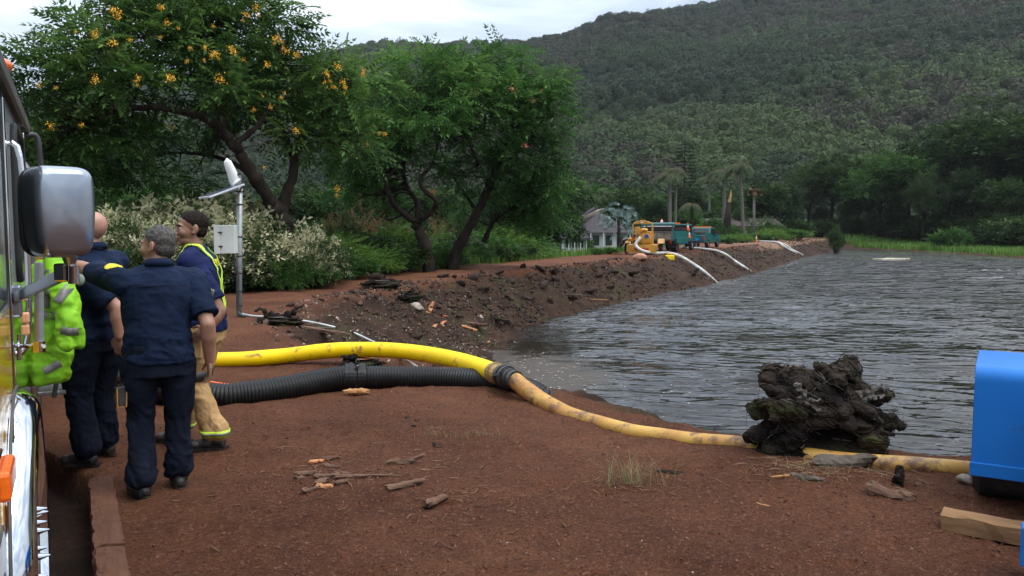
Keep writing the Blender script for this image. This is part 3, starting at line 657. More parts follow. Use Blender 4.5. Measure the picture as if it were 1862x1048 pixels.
# --- ready-made plants, copied about
def variant_tree(seed, h, spread, leaf, kind='broad', n=120, nper=9, size=.7, crown_lo=.35, crad=None, bark='bark', tint0=.45, lean=0.):
    """trunk, limbs and a crown of several lobes; local coordinates, base at the origin"""
    rs = np.random.RandomState(seed); tr = MB(); br = MB()
    top = np.array([lean*h, 0, h*.5]); T = [[0, 0, -.5], [lean*h*.3, .1, h*.2], top]
    S = grow_limbs(tr, rs, [(T, h*.028+.05, h*.016+.03)], 8); lb = []; bs = []
    nl = 7
    for k in range(nl):
        a = k*2.4+rs.rand(); rr = spread*(.25+.75*rs.rand()) if k else 0
        c = np.array([math.cos(a)*rr*.62+lean*h, math.sin(a)*rr*.62, h*(crown_lo+(1-crown_lo)*(.35+.42*rs.rand())) if k else h*.8])
        lb.append(([top*(.6+.3*rs.rand()), (top+c)/2+rs.normal(size=3)*h*.03+[0, 0, -h*.04], c], h*.012+.02, .03))
        bs.append((c, (spread*.42*(.8+.4*rs.rand()), spread*.42, h*(1-crown_lo)*.3)))
    S = np.vstack([S, grow_limbs(br, rs, lb, 6)]); Cs, Os = [], []
    for c, r in bs: p, d = shell_points(rs, c, r, n//nl, .6); Cs.append(p); Os.append(d)
    C, O_ = np.vstack(Cs), np.vstack(Os); twigs(br, rs, S, C, .5, .05)
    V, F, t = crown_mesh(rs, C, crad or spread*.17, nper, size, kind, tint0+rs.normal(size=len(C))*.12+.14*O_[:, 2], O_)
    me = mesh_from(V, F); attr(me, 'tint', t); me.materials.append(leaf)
    a = mesh_from(*tr.arrays(), True); a.materials.append(M[bark]); b = mesh_from(*br.arrays(), True); b.materials.append(M[bark])
    return dict(trunk=a, limbs=b, crown=me)
def shrub_variant(seed, leaf, kind='broad', n=26, nper=12, size=.3, flat=.8, tint0=.5):
    rs = np.random.RandomState(seed); br = MB(); C, O_ = shell_points(rs, np.array([0, 0, .42]), (.75, .75, .55*flat), n, .5)
    C[:, 2] = np.abs(C[:, 2])+.05
    for c in C[::2]: br.tube(catmull([[0, 0, -.2], c*.5+rs.normal(size=3)*.05, c], 3), np.linspace(.03, .008, 7), 4, cap=False)
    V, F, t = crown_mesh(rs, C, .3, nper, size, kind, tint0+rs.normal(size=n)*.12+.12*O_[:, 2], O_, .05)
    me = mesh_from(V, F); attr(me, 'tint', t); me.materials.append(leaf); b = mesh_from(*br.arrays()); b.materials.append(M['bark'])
    return dict(stems=b, foliage=me)
def plant(name, parts, loc, rz, s, label, cat, group=None):
    r = empty(name, loc, rz, label, cat, group); r.scale = tuple(s) if hasattr(s, '__len__') else (s, s, s)
    for k, me in parts.items(): obj(k, me, None, r)
    return r
ORD = ['first', 'second', 'third', 'fourth', 'fifth', 'sixth', 'seventh', 'eighth', 'ninth', 'tenth', 'eleventh', 'twelfth', 'thirteenth', 'fourteenth', 'fifteenth', 'sixteenth', 'seventeenth', 'eighteenth', 'nineteenth', 'twentieth', 'twenty-first', 'twenty-second', 'twenty-third', 'twenty-fourth', 'twenty-fifth', 'twenty-sixth', 'twenty-seventh', 'twenty-eighth', 'twenty-ninth', 'thirtieth', 'thirty-first', 'thirty-second', 'thirty-third', 'thirty-fourth']
rs = np.random.RandomState(21)
TV = [variant_tree(30, 12, 6.5, M['leaf_dark'], n=300, nper=15, size=.62, crown_lo=.12), variant_tree(31, 12, 6.0, M['leaf_dark'], n=300, nper=15, size=.6, crown_lo=.2, tint0=.6),
      variant_tree(32, 11, 6.5, M['leaf_shrub'], n=300, nper=14, size=.55, crown_lo=.3, tint0=.38), variant_tree(33, 13, 5.5, M['leaf_dark'], n=280, nper=12, size=.62, crown_lo=.1, kind='feather', tint0=.65)]
SV = [shrub_variant(40, M['leaf_shrub'], n=44, nper=18, size=.16), shrub_variant(41, M['leaf_dark'], n=44, nper=18, size=.16, tint0=.65), shrub_variant(42, M['leaf_lime'], kind='feather', n=40, nper=14, size=.2), shrub_variant(43, M['leaf_shrub'], kind='feather', n=44, nper=14, size=.2, tint0=.4)]
CV = [shrub_variant(44+k, M['leaf_cream'], n=80, nper=22, size=.11, tint0=.355) for k in range(3)]
RV = shrub_variant(47, M['leaf_rust'], kind='feather', n=50, nper=12, size=.17, tint0=.4)
def gz(x, y): return H(x, y)-.05
# tall dark wood beyond the pond: (u of the trunk, v of the top, distance, variant, width)
wood = [(1385, 335, 128, 1, .9), (1425, 345, 140, 0, 1.), (1470, 318, 150, 3, 1.1), (1512, 288, 150, 1, 1.1), (1560, 330, 160, 0, 1.), (1598, 272, 142, 2, 1.25), (1650, 290, 155, 3, 1.1), (1700, 250, 150, 0, 1.3), (1745, 235, 140, 1, 1.2), (1800, 215, 135, 3, 1.3), (1850, 240, 128, 0, 1.3), (1905, 205, 125, 1, 1.4), (1970, 200, 120, 3, 1.4),
        (1680, 330, 130, 3, .9), (1765, 320, 124, 0, 1.), (1830, 330, 116, 1, 1.), (1625, 370, 138, 0, .8), (1540, 375, 148, 3, .9), (1885, 340, 112, 3, 1.0), (1720, 370, 128, 1, .8), (1440, 385, 150, 3, .9), (1490, 380, 156, 0, 1.), (1585, 390, 150, 3, 1.), (1655, 395, 140, 1, .9), (1800, 385, 120, 1, .9), (1860, 395, 112, 0, .9), (2040, 230, 115, 0, 1.4), (2120, 210, 110, 1, 1.5)]
wood.sort(key=lambda q: q[0])
for i, (u, v, D, k, wd) in enumerate(wood):
    p = atY(u, 430, D); z = gz(p[0], p[1]) if D < 200 else 0; h = atY(u, v, D)[2]-z; s = h/12.
    plant('forest_tree', TV[k], (p[0], p[1], z), rs.rand()*6.28, (s*wd, s*wd, s), ('%s tree from the left in the tall dark wood beyond the pond' % ORD[i]), 'tree', 'dark trees of the wood beyond the pond')
for i, (u, v, D) in enumerate([(1400, 405, 132), (1445, 400, 138), (1490, 402, 144), (1535, 398, 148), (1575, 404, 146), (1615, 398, 142), (1650, 402, 138), (1690, 396, 134), (1725, 400, 130), (1765, 394, 124), (1800, 400, 118), (1835, 392, 113), (1870, 396, 108), (1910, 390, 104)]):
    p = atY(u, 430, D); z = gz(p[0], p[1]); h = atY(u, v, D)[2]-z
    plant('undergrowth_shrub', SV[1], (p[0], p[1], z), rs.rand()*6, (h*1.5, h*1.2, h), '%s from the left of the dark shrubs at the foot of the wood' % ORD[i], 'shrub', 'dark shrubs at the foot of the wood')
# trees between the houses and the foot of the hill
mid = [(1045, 330, 150, 2, 1.4), (1090, 345, 165, 0, 1.3), (1140, 350, 130, 1, 1.1), (1175, 345, 160, 2, 1.2), (1240, 350, 150, 0, 1.2), (1290, 352, 155, 2, 1.2), (1335, 350, 160, 1, 1.2), (1300, 385, 128, 1, .9), (1195, 375, 120, 0, .8), (1250, 378, 122, 2, .8), (1365, 372, 140, 2, 1.), (1075, 372, 125, 1, .9), (1010, 310, 120, 2, 1.2), (975, 325, 100, 1, 1.2), (1150, 395, 112, 3, .7), (1345, 385, 125, 3, .8)]
mid.sort(key=lambda q: q[0])
for i, (u, v, D, k, wd) in enumerate(mid):
    p = atY(u, 430, D); z = gz(p[0], p[1]); h = atY(u, v, D)[2]-z; s = h/12.
    plant('garden_tree', TV[k], (p[0], p[1], z), rs.rand()*6.28, (s*wd, s*wd, s), ('%s leafy tree from the left between the houses and the hill' % ORD[i]), 'tree', 'leafy trees between the houses and the hill')
# trees far behind the blossoming trees, left half
lf = [(575, 400, 34, 2, .7), (630, 408, 36, 3, .6), (700, 412, 39, 2, .6), (20, 300, 48, 1, 1.3), (110, 320, 60, 0, 1.2), (200, 330, 55, 2, 1.2), (300, 350, 70, 1, 1.3), (380, 360, 62, 0, 1.2), (460, 355, 75, 2, 1.3), (560, 345, 60, 1, 1.2), (640, 330, 66, 2, 1.2), (710, 350, 58, 0, 1.1), (800, 350, 70, 1, 1.3), (880, 345, 64, 2, 1.2), (950, 340, 60, 0, 1.1), (600, 400, 42, 2, .9), (850, 395, 46, 3, .9), (930, 390, 50, 1, .9), (-60, 260, 45, 0, 1.2), (680, 400, 45, 1, .8), (730, 395, 50, 2, .8)]
lf.sort(key=lambda q: q[0])
for i, (u, v, D, k, wd) in enumerate(lf):
    p = atY(u, 430, D); z = gz(p[0], p[1]); h = atY(u, v, D)[2]-z; s = h/12.
    plant('background_tree', TV[k], (p[0], p[1], z), rs.rand()*6.28, (s*wd, s*wd, s), ('%s from the left of the dim green trees behind the blossoming trees' % ORD[i]), 'tree', 'dim trees behind the blossoming trees')
# variegated hedge: cream and green
hd = [(255, 366, 25, 1.0), (300, 372, 23.5, 1.1), (345, 362, 24.5, 1.1), (395, 364, 25, 1.1), (430, 372, 25.5, 1.0), (230, 400, 21, .8), (290, 410, 21, .9), (350, 405, 21.5, .9), (400, 408, 22, .9), (440, 400, 23, .9), (572, 415, 24.5, .7), (562, 440, 23.5, .5), (190, 390, 22, .9)]
hd.sort(key=lambda q: q[0])
for i, (u, v, D, wd) in enumerate(hd):
    p = atY(u, 430, D); z = gz(p[0], p[1])-.1; h = atY(u, v, D)[2]-z
    plant('variegated_shrub', CV[i % 3], (p[0], p[1], z), rs.rand()*6.28, (h*1.0*wd, h*1.0*wd, h), '%s cream and green variegated shrub from the left in the pale hedge' % ORD[i], 'shrub', 'cream variegated shrubs behind the men')
# undergrowth along the outer edge of the levee road
ug = [(415, 482, 22.2), (445, 474, 22), (480, 476, 22.4), (518, 478, 22.6), (550, 472, 23.5), (575, 468, 25), (600, 455, 27), (640, 462, 28), (675, 450, 29.5), (705, 455, 31), (735, 445, 32), (770, 455, 34), (800, 448, 35), (830, 452, 37), (865, 450, 39), (895, 444, 41), (925, 446, 42), (955, 446, 44), (985, 456, 46), (1085, 456, 52), (1110, 457, 53), (590, 430, 30), (640, 425, 33), (690, 420, 36), (745, 420, 37), (815, 425, 40), (870, 420, 43), (920, 415, 46), (950, 425, 50)]
ug.sort(key=lambda q: q[0])
for i, (u, v, D) in enumerate(ug):
    p = atY(u, 430, D); 
    z = gz(p[0], p[1]); h = max(.5, atY(u, v, D)[2]-z)
    plant('shrub', SV[i % 4], (p[0], p[1], z), rs.rand()*6.28, (h*1.25, h*1.25, h), '%s from the left of the green shrubs along the outer edge of the levee' % ORD[i], 'shrub', 'green shrubs along the levee')
rb = [(648, 385, 38), (690, 396, 42), (600, 412, 33), (795, 404, 45)]
for i, (u, v, D) in enumerate(rb):
    p = atY(u, 430, D); z = gz(p[0], p[1]); h = atY(u, v, D)[2]-z
    plant('rusty_shrub', RV, (p[0], p[1], z), rs.rand()*6, (h*.45, h*.45, h), '%s of the four rust leaved bushes under the trees' % ['second from left', 'third from left', 'leftmost', 'rightmost'][i], 'shrub', 'rust coloured bushes')
# bushes on the levee and the far shore
for nm, u, v, D, k, wd, lb in (('bush', 1520, 415, 108, 1, .42, 'small dark bush at the water edge at the far end of the levee'), ('bush', 1732, 415, 112, 0, 1.2, 'round green bush on the grassy far shore'), ('bush', 1046, 404, 95.5, 0, .5, 'round bright green bush in front of the beige house'), ('bush', 1300, 398, 114, 0, 1.2, 'leafy dark bush in front of the long rusty roof, left one'), ('bush', 1392, 399, 116, 3, 1.3, 'leafy bush in front of the long rusty roof, right one'), ('bush', 1290, 415, 92, 1, 1., 'dark bush behind the teal pickup truck'), ('bush', 1335, 412, 104, 3, 1., 'bush with reddish tips right of the pickup, by the palms')):
    p = atY(u, 430, D); z = gz(p[0], p[1]); h = max(1., atY(u, v, D)[2]-z)
    plant(nm, SV[k], (p[0], p[1], z), rs.rand()*6, (h*wd*.8, h*wd*.8, h), lb, 'bush')
# low green mass on the levee beyond the trucks: hummocks
hm = [(1325, 432, 86), (1350, 428, 92), (1380, 424, 99), (1405, 420, 105), (1430, 416, 112), (1452, 420, 118), (1340, 424, 97), (1395, 416, 112)]
for i, (u, v, D) in enumerate(hm):
    p = atY(u, 430, D); z = gz(p[0], p[1]); h = max(.7, atY(u, v, D)[2]-z)
    plant('weed_clump', SV[2 if i % 2 else 0], (p[0], p[1], z), rs.rand()*6, (h*1.9, h*1.9, h), '%s bright green weed clump on the levee beyond the pickup' % ORD[i], 'plant', 'bright weeds on the levee')

# --- palms
def frond(rs, base, az, L_, wind, droop, nl=11, wdt=.55):
    Q = []; n = 9; p = np.array(base, float); el = .75-.5*rs.rand(); d = np.array([math.cos(az)*math.cos(el), math.sin(az)*math.cos(el), math.sin(el)])
    P = [p.copy()]
    for k in range(n): d = d+np.array([wind*.17, 0, -droop*.15]); d /= np.linalg.norm(d); p = p+d*L_/n; P.append(p.copy())
    P = np.array(P); quads = []
    for k in range(1, n+1):
        t = P[k]-P[k-1]; t /= np.linalg.norm(t); sd = np.cross(t, [0, 0, 1]); sd /= np.linalg.norm(sd)+1e-6
        ww = wdt*L_*.34*math.sin(math.pi*min(.97, (k+.6)/(n+1.2)))
        for s in (-1, 1):
            for m in (0, .5):
                a = P[k-1]+(P[k]-P[k-1])*m; tip = a+sd*s*ww+t*ww*.55+np.array([wind*.25*ww, 0, -ww*(.45+.3*rs.rand())])
                quads.append([a, a+t*L_*.028+(tip-a)*.4, tip, a-t*L_*.012+(tip-a)*.4])
    return P, quads
def palm(name, u, v, D, label, lean=0., L_=3.2, nf=16, wind=-1., group='wind blown palms', zb=None, bark='pale_bark', leaf='leaf_palm', seed=0, rt=.2, droop=1.6):
    rs = np.random.RandomState(seed+60); b = atY(u, 430, D); z = H(b[0], b[1])-.1; top = atY(u+lean, v, D); h = top[2]-z
    root = empty(name, (b[0], b[1], z), 0, label, 'palm tree', group); tp = np.array([top[0]-b[0], 0, h])
    mb = MB(); mb.tube(catmull([[0, 0, -.3], tp*[.35, 1, .4], tp*[.75, 1, .75], tp], 5), np.linspace(rt*1.25, rt*.8, 16), 9); mb.build('trunk', M[bark], root, smooth=True)
    qs = []; st = MB()
    for k in range(int(nf*1.15)):
        P, q = frond(rs, tp, k*2.4+rs.rand()*.5, L_*(.6+.4*rs.rand()), wind*.45, droop); qs += q; st.tube(P, np.linspace(.045, .01, len(P)), 4, cap=False)
    q = np.array(qs).reshape(-1, 3); me = mesh_from(q, np.arange(len(q)).reshape(-1, 4)); attr(me, 'tint', np.repeat(rs.rand(len(q)//4)*.8, 4)); obj('fronds', me, M[leaf], root); st.build('frond_stalks', M['dead_frond'], root)
    return root
palm('palm_tree', 1218, 318, 118, 'thick trunked windswept palm, left of the pair behind the dump truck', 0, 4.2, 20, -1.5, seed=1, rt=.28)
palm('palm_tree', 1227, 308, 119, 'slender taller palm, right of the pair behind the dump truck', 3, 3.4, 12, -1.6, seed=2, rt=.2)
palm('palm_tree', 1316, 312, 122, 'windswept palm just left of the pale straight palm', 2, 4.6, 18, -1.4, seed=3, rt=.24)
palm('palm_tree', 1352, 300, 112, 'tall pale straight trunked palm nearest the weeds on the levee', -6, 4.4, 20, -1.3, seed=4, rt=.2)
palm('palm_tree', 1290, 325, 135, 'smaller dark palm left of the windswept pair of palms', 0, 3.6, 14, -1.2, seed=5, rt=.2, group=None)
palm('palm_tree', 1063, 345, 120, 'brownish palm behind the beige house roof', 0, 3.8, 16, -.8, seed=6, group=None, bark='bark')
palm('palm_tree', 1092, 352, 130, 'thin ragged palm right of the brownish palm above the grey roof', 0, 3.2, 10, -.8, seed=7, group=None)
palm('palm_tree', 1258, 372, 104, 'low dark palm behind the blue cones between the trucks', 0, 2.8, 12, -.5, seed=8, group=None, bark='bark')
b = atY(1322, 430, 110); z = H(b[0], b[1])
root = empty('dead_palm_trunk', (b[0], b[1], z), 0, 'thick dead palm stump with a torn pale top between two palms', 'dead tree'); h = atY(1322, 368, 110)[2]-z
mb = MB(); mb.tube([[0, 0, -.2], [0, 0, h*.5], [.15, 0, h]], [.6, .5, .28], 10); mb.build('trunk', M['bark'], root, smooth=True)
mb = MB(); mb.tube([[.15, 0, h*.93], [.35, -.1, h*1.15], [.42, 0, h*1.32]], [.25, .17, .03], 6); mb.build('torn_top', pm('raw_wood', (.42, .25, .13), (.26, .14, .075), rough=.85, scale=9, bump=.4, stretch=(1, 1, .2)), root)
b = atY(1370, 430, 108); z = H(b[0], b[1]); root = empty('dead_palm_trunk', (b[0], b[1], z), 0, 'slim bare palm trunk with a brown ball of dead fronds on top', 'dead tree'); h = atY(1370, 352, 108)[2]-z
mb = MB(); mb.tube([[0, 0, -.2], [0, 0, h*.5], [0, 0, h]], [.2, .17, .17], 9); mb.build('trunk', M['pale_bark'], root, smooth=True)
rs2 = np.random.RandomState(8); V, F = card_blob(rs2, 60, .75, .5); obj('dead_head', mesh_from(V+[0, 0, h], F), M['dead_frond'], root)
# silver fan palm
b = atY(1125, 430, 72); z = H(b[0], b[1])-.1; root = empty('silver_fan_palm', (b[0], b[1], z), 0, 'large pale silver fan palm left of the yellow pump trailer', 'palm tree'); top = atY(1125, 395, 72)[2]-z
mb = MB(); mb.tube([[0, 0, 0], [0, 0, top*.5], [0, 0, top]], [.16, .13, .13], 8); mb.build('trunk', M['bark'], root)
rs2 = np.random.RandomState(9); q = []; fans = []
for k in range(110):
    d = rs2.normal(size=3); d[2] = abs(d[2])*1.2-.55; d /= np.linalg.norm(d); c = np.array([0, 0, top-.55])+d*(.6+1.25*rs2.rand())
    n = np.cross(d, rs2.normal(size=3)); n /= np.linalg.norm(n); b2 = np.cross(d, n)
    for a in np.linspace(-1.25, 1.25, 13): e = d*math.cos(a)+n*math.sin(a); e2 = -d*math.sin(a)+n*math.cos(a); tip = c+e*.42+b2*.05; q.append([c, c+e*.24+e2*.022, tip+[0, 0, -.06], c+e*.24-e2*.022])
q = np.array(q).reshape(-1, 3); me = mesh_from(q, np.arange(len(q)).reshape(-1, 4)); attr(me, 'tint', np.repeat(rs2.rand(len(q)//4), 4)); obj('fan_leaves', me, M['leaf_silver'], root)
# conifers
def conifer(u, v, D, label, wd=1., seed=0):
    rs = np.random.RandomState(seed+90); b = atY(u, 430, D); z = H(b[0], b[1])-.1; h = atY(u, v, D)[2]-z; root = empty('conifer', (b[0], b[1], z), 0, label, 'tree', None)
    mb = MB(); mb.tube([[0, 0, 0], [0, 0, h*.5], [0, 0, h]], [.28, .2, .04], 7); mb.build('trunk', M['bark'], root)
    pos, dr = [], []
    for lv in np.linspace(.25, .99, 26):
        r = h*.16*wd*(1.08-lv)**.7
        for a in np.arange(0, 6.28, .7):
            for f in (.35, .7, 1.): aa = a+lv*9; pos.append([math.cos(aa)*r*f, math.sin(aa)*r*f, h*lv-.1*r*f]); dr.append([math.cos(aa), math.sin(aa), .25])
    V, F, t = sprays(rs, np.array(pos), np.array(dr), .9, 'feather', rs.rand(len(pos))*.5); leaf_object('crown', M['leaf_dark'], root, V, F, t, (0, 0, 0))
conifer(1243, 262, 140, 'tall narrow dark conifer standing between the palms', 1.0, 1)
conifer(1137, 350, 150, 'short dark conifer behind the silver fan palm', .8, 2)
conifer(1152, 362, 152, 'lesser dark conifer just right of the short one', .8, 3)

# --- grass: blades, far too many to count
def grass(name, P, h, mat, seed=0, lean=.35, wd=.012, kind='stuff'):
    rs = np.random.RandomState(seed); n = len(P); z = land(P); a = rs.rand(n)*6.28; hh = h*(.5+.8*rs.rand(n)); dx = np.c_[np.cos(a), np.sin(a)]
    b = np.c_[P, z-.01]; s = np.c_[-dx[:, 1], dx[:, 0]]*wd*(.7+.6*rs.rand(n))[:, None]*(hh/h)[:, None]; t = np.c_[P+dx*(hh*lean*(.4+rs.rand(n)))[:, None], z+hh]; m_ = np.c_[P+dx*(hh*lean*.25)[:, None], z+hh*.55]
    V = np.stack([b-np.c_[s, 0*a], b+np.c_[s, 0*a], m_+np.c_[s*.8, 0*a], m_-np.c_[s*.8, 0*a], t], 1)
    F = (np.arange(n)[:, None]*5); Fq = np.hstack([F, F+1, F+2, F+3]); Ft = np.hstack([F+3, F+2, F+4, F+4])
    me = bpy.data.meshes.new('m'); Vf = V.reshape(-1, 3); me.vertices.add(len(Vf)); me.vertices.foreach_set('co', Vf.ravel())
    li = np.concatenate([Fq.ravel(), np.hstack([F+3, F+2, F+4]).ravel()]).astype(np.int32); me.loops.add(len(li)); me.loops.foreach_set('vertex_index', li)
    me.polygons.add(2*n); me.polygons.foreach_set('loop_start', np.concatenate([np.arange(n)*4, n*4+np.arange(n)*3]).astype(np.int32)); me.polygons.foreach_set('loop_total', np.concatenate([np.full(n, 4), np.full(n, 3)]).astype(np.int32)); me.update(calc_edges=True)
    attr(me, 'tint', np.repeat(rs.rand(n), 5)); return obj(name, me, mat, kind=kind)
def along(poly, n, rs, w0, w1, side=1):
    poly = np.asarray(poly, float); sg = np.linalg.norm(np.diff(poly, axis=0), axis=1); c = np.r_[0, np.cumsum(sg)]
    wgt = 1/(poly[:-1, 1]*.5+poly[1:, 1]*.5); k = rs.choice(len(sg), n, p=(sg*wgt)/(sg*wgt).sum()); f = rs.rand(n)
    a, b = poly[k], poly[k+1]; d = (b-a)/sg[k][:, None]; nn = np.c_[-d[:, 1], d[:, 0]]
    return a+(b-a)*f[:, None]+nn*side*(w0+(w1-w0)*rs.rand(n))[:, None]
rg = np.random.RandomState(31)
leafmat('grass_green', [(0, (.05, .10, .018)), (.5, (.10, .20, .035)), (1, (.18, .29, .06))], trans=.35)
leafmat('grass_dry', [(0, (.16, .12, .06)), (.6, (.3, .24, .13)), (1, (.12, .16, .05))], trans=.3)
OE = O_POLY[1:9]
P = along(OE, 26000, rg, -.5, 3.2); P += rg.normal(size=P.shape)*.15; grass('levee_grass', P, .38, M['grass_green'], 1, wd=.02)
Yg = rg.uniform(84, 150, 52000); P = np.c_[rg.uniform(54, 96, len(Yg)), Yg]; dwv = sdist(P, W_POLY); P = P[(dwv > .2)]; grass('shore_grass', P, .75, M['grass_green'], 2, wd=.05)
P = along([(22, 92), (40, 135)], 9000, rg, -2, 6); grass('levee_weeds', P, .7, M['grass_green'], 3, wd=.04)
P = along(C_POLY[3:8], 900, rg, -3, -.2, -1); P = P[rg.rand(len(P)) < .5*(fbm(np.c_[P, 0*P[:, 0]], 2, 3)+1)]; grass('bank_grass', P, .09, M['leaf_lime'], 4, wd=.006)
tuft = atZ(1147, 880, 0.02)[:2]; P = tuft+rg.normal(size=(110, 2))*[.10, .06]; grass('dry_grass_tuft', P, .17, M['grass_dry'], 5, .8, .0022)
P = np.vstack([atZ(830, 795, 0)[:2]+rg.normal(size=(70, 2))*[.16, .04], atZ(1470, 868, 0)[:2]+rg.normal(size=(60, 2))*[.2, .08]]); grass('sparse_grass', P, .06, M['grass_dry'], 6, 1.0, .002)
# ================================================================ HOSES, STUMPS AND DEBRIS
pm('yellow_hose', (.86, .61, .0), (.74, .50, .0), rough=.5, scale=2.5, bump=.15, bscale=30, dist=.004, dirt=((.22, .10, .04), 6, .565), spec=.3)
pm('tan_hose', (.52, .30, .055), (.38, .18, .035), rough=.55, scale=3, bump=.25, bscale=30, dist=.004, dirt=((.14, .065, .035), 5, .50))
pm('black_hose', (.004, .004, .004), (.008, .007, .007), spec=.3, rough=.45, scale=8, bump=.15, bscale=50, dist=.003, dirt=((.045, .028, .02), 3, .66))
pm('dark_steel', (.05, .05, .052), (.09, .085, .08), rough=.45, metal=.7, scale=12, bump=.1)
pm('brass', (.42, .27, .10), (.25, .15, .06), rough=.5, metal=.5, scale=14, bump=.1)
pm('orange_hose', (.85, .12, .015), (.75, .09, .012), rough=.45, scale=9, bump=.05)
pm('white_hose', (.52, .51, .47), (.38, .36, .32), rough=.5, scale=1.2, bump=.1, dirt=((.2, .15, .11), 1.5, .58))
pm('grey_conduit', (.55, .55, .54), (.42, .41, .4), rough=.5, scale=4, bump=.05, dirt=((.2, .13, .1), 4, .6))
pm('cut_wood', (.42, .22, .09), (.30, .14, .055), rough=.8, scale=7, bump=.4, bscale=40, dist=.01, stretch=(1, 1, 1), dirt=((.12, .06, .04), 6, .58))
pm('orange_wood', (.52, .24, .11), (.36, .15, .07), rough=.85, scale=9, bump=.3, dist=.01)
pm('old_wood', (.13, .105, .085), (.07, .052, .04), rough=.95, scale=9, bump=.8, bscale=26, dist=.02, stretch=(1, .2, 1))
pm('brown_wood', (.15, .085, .055), (.08, .045, .03), rough=.9, scale=9, bump=.8, bscale=30, dist=.02, stretch=(.25, 1, 1), dirt=((.22, .16, .11), 11, .62))
pm('root_wood', (.007, .0055, .0045), (.034, .024, .017), rough=.88, scale=3.5, bump=1., bscale=9, dist=.05, stretch=(.45, 1, 1.4), dirt=((.045, .055, .018), 3.2, .54))
pm('root_pale', (.13, .115, .10), (.045, .038, .032), rough=.85, scale=14, bump=.8, dist=.015, stretch=(.3, 1, 1.5))
pm('rock_dark', (.030, .022, .018), (.062, .046, .036), rough=.95, scale=2.2, bump=.9, bscale=12, dist=.04, dirt=((.065, .034, .023), 1.6, .50))
pm('rock_brown', (.10, .058, .042), (.055, .034, .026), rough=.95, scale=3, bump=.8, bscale=14, dist=.02)
pm('rock_pale', (.36, .30, .25), (.24, .19, .15), rough=.95, scale=3, bump=.6, bscale=14, dist=.02)
pm('rock_pink', (.42, .22, .14), (.33, .17, .11), rough=.95, scale=3, bump=.5, dist=.02)

def whole(name, label, cat, loc, rz=0, group=None): return empty(name, loc, rz, label, cat, group)
def hose(name, P, r, mat, label, cat='hose', k=14, n=10, group=None, sag=None, sq=1.):
    P = catmull(P, n); mb = MB(); mb.tube(P, r, k); o = mb.build(name, mat, smooth=True, origin=P[0], loc=P[0]); return tag(o, label, cat, group)
# yellow discharge hose, coupling and tan pipe: one line laid along the crest
base = np.array([-.1, 8.4, 0]); line = whole('suction_hose', 'long yellow hose joined by a coupling to dirty tan pipe along the crest', 'hose', base)
zc = lambda u, v, Y: atY(u, v, Y)
YP = [zc(185, 652, 9.95), zc(225, 653, 10.0), zc(400, 655, 10.15), zc(500, 649, 10.3), zc(600, 638, 10.35), zc(680, 636, 10.2), zc(750, 641, 9.85), zc(820, 653, 9.35), zc(870, 667, 8.9), zc(903, 679, 8.55)]
mb = MB(); Qy = catmull(YP, 10); mb.tube(Qy, .098*(1+.022*vn(np.c_[np.arange(len(Qy))*.21, 0*Qy[:, 0], 0*Qy[:, 0]], 9)), 20); mb.build('yellow_section', M['yellow_hose'], line, smooth=True, origin=base)
a, b = zc(896, 677, 8.6), zc(938, 691, 8.22); d = (b-a)/np.linalg.norm(b-a); Lc = np.linalg.norm(b-a)
mb = MB(); mb.tube([a, a+d*Lc*.36], .108, 20); mb.tube([a+d*Lc*.10, a+d*Lc*.16], .116, 20); mb.build('brass_collar', M['brass'], line, smooth=False, origin=base)
mb = MB(); mb.tube([a+d*Lc*.36, a+d*Lc*.7], .104, 20); mb.tube([a+d*Lc*.42, a+d*Lc*.5], .118, 20); mb.tube([a+d*Lc*.58, a+d*Lc*.66], .118, 20); mb.build('steel_coupling', M['dark_steel'], line, origin=base)
mb = MB(); mb.tube([a+d*Lc*.7, b], .094, 20); mb.tube([a+d*Lc*.78, a+d*Lc*.84], .102, 20); mb.build('hose_clamp', M['dark_steel'], line, origin=base)
for sgn in (-1, 1):
    mb = MB(); q = a+d*Lc*.54+np.array([0, 0, .0])+sgn*np.cross(d, [0, 0, 1])*.115; mb.tube([q-d*.05, q+[0, 0, .02], q+d*.06+[0, 0, .035]], .012, 6); mb.build('cam_lever', M['dark_steel'], line, origin=base)
TP = [b-d*.05, zc(960, 700, 8.1), zc(1000, 720, 7.75), zc(1050, 737, 7.4), zc(1100, 751, 7.12), zc(1150, 764, 6.88), zc(1200, 775, 6.72), zc(1250, 785, 6.55), zc(1300, 794, 6.42), zc(1350, 803, 6.3), zc(1430, 818, 6.08), zc(1520, 829, 5.92), zc(1600, 837, 5.82), zc(1690, 844, 5.72), zc(1770, 850, 5.62), zc(1860, 860, 5.5), zc(2000, 872, 5.3)]
TQ = catmull(TP, 10); gzv = land(TQ[:, :2]); f = np.clip(np.linspace(0, 6, len(TQ)), 0, 1); gs = np.convolve(np.pad(gzv, 12, 'edge'), np.ones(25)/25, 'valid'); rt = sm(TQ[:, 0], 2.2, 3.0); TQ[:, 2] = TQ[:, 2]*(1-f)+f*(gs+.0+.03*rt)
mb = MB(); mb.tube(TQ, np.linspace(.078, .060, len(TQ))*np.clip(1.25-np.linspace(0, 6, len(TQ))*.25, .95, 1.1), 18); mb.build('tan_section', M['tan_hose'], line, smooth=True, origin=base)
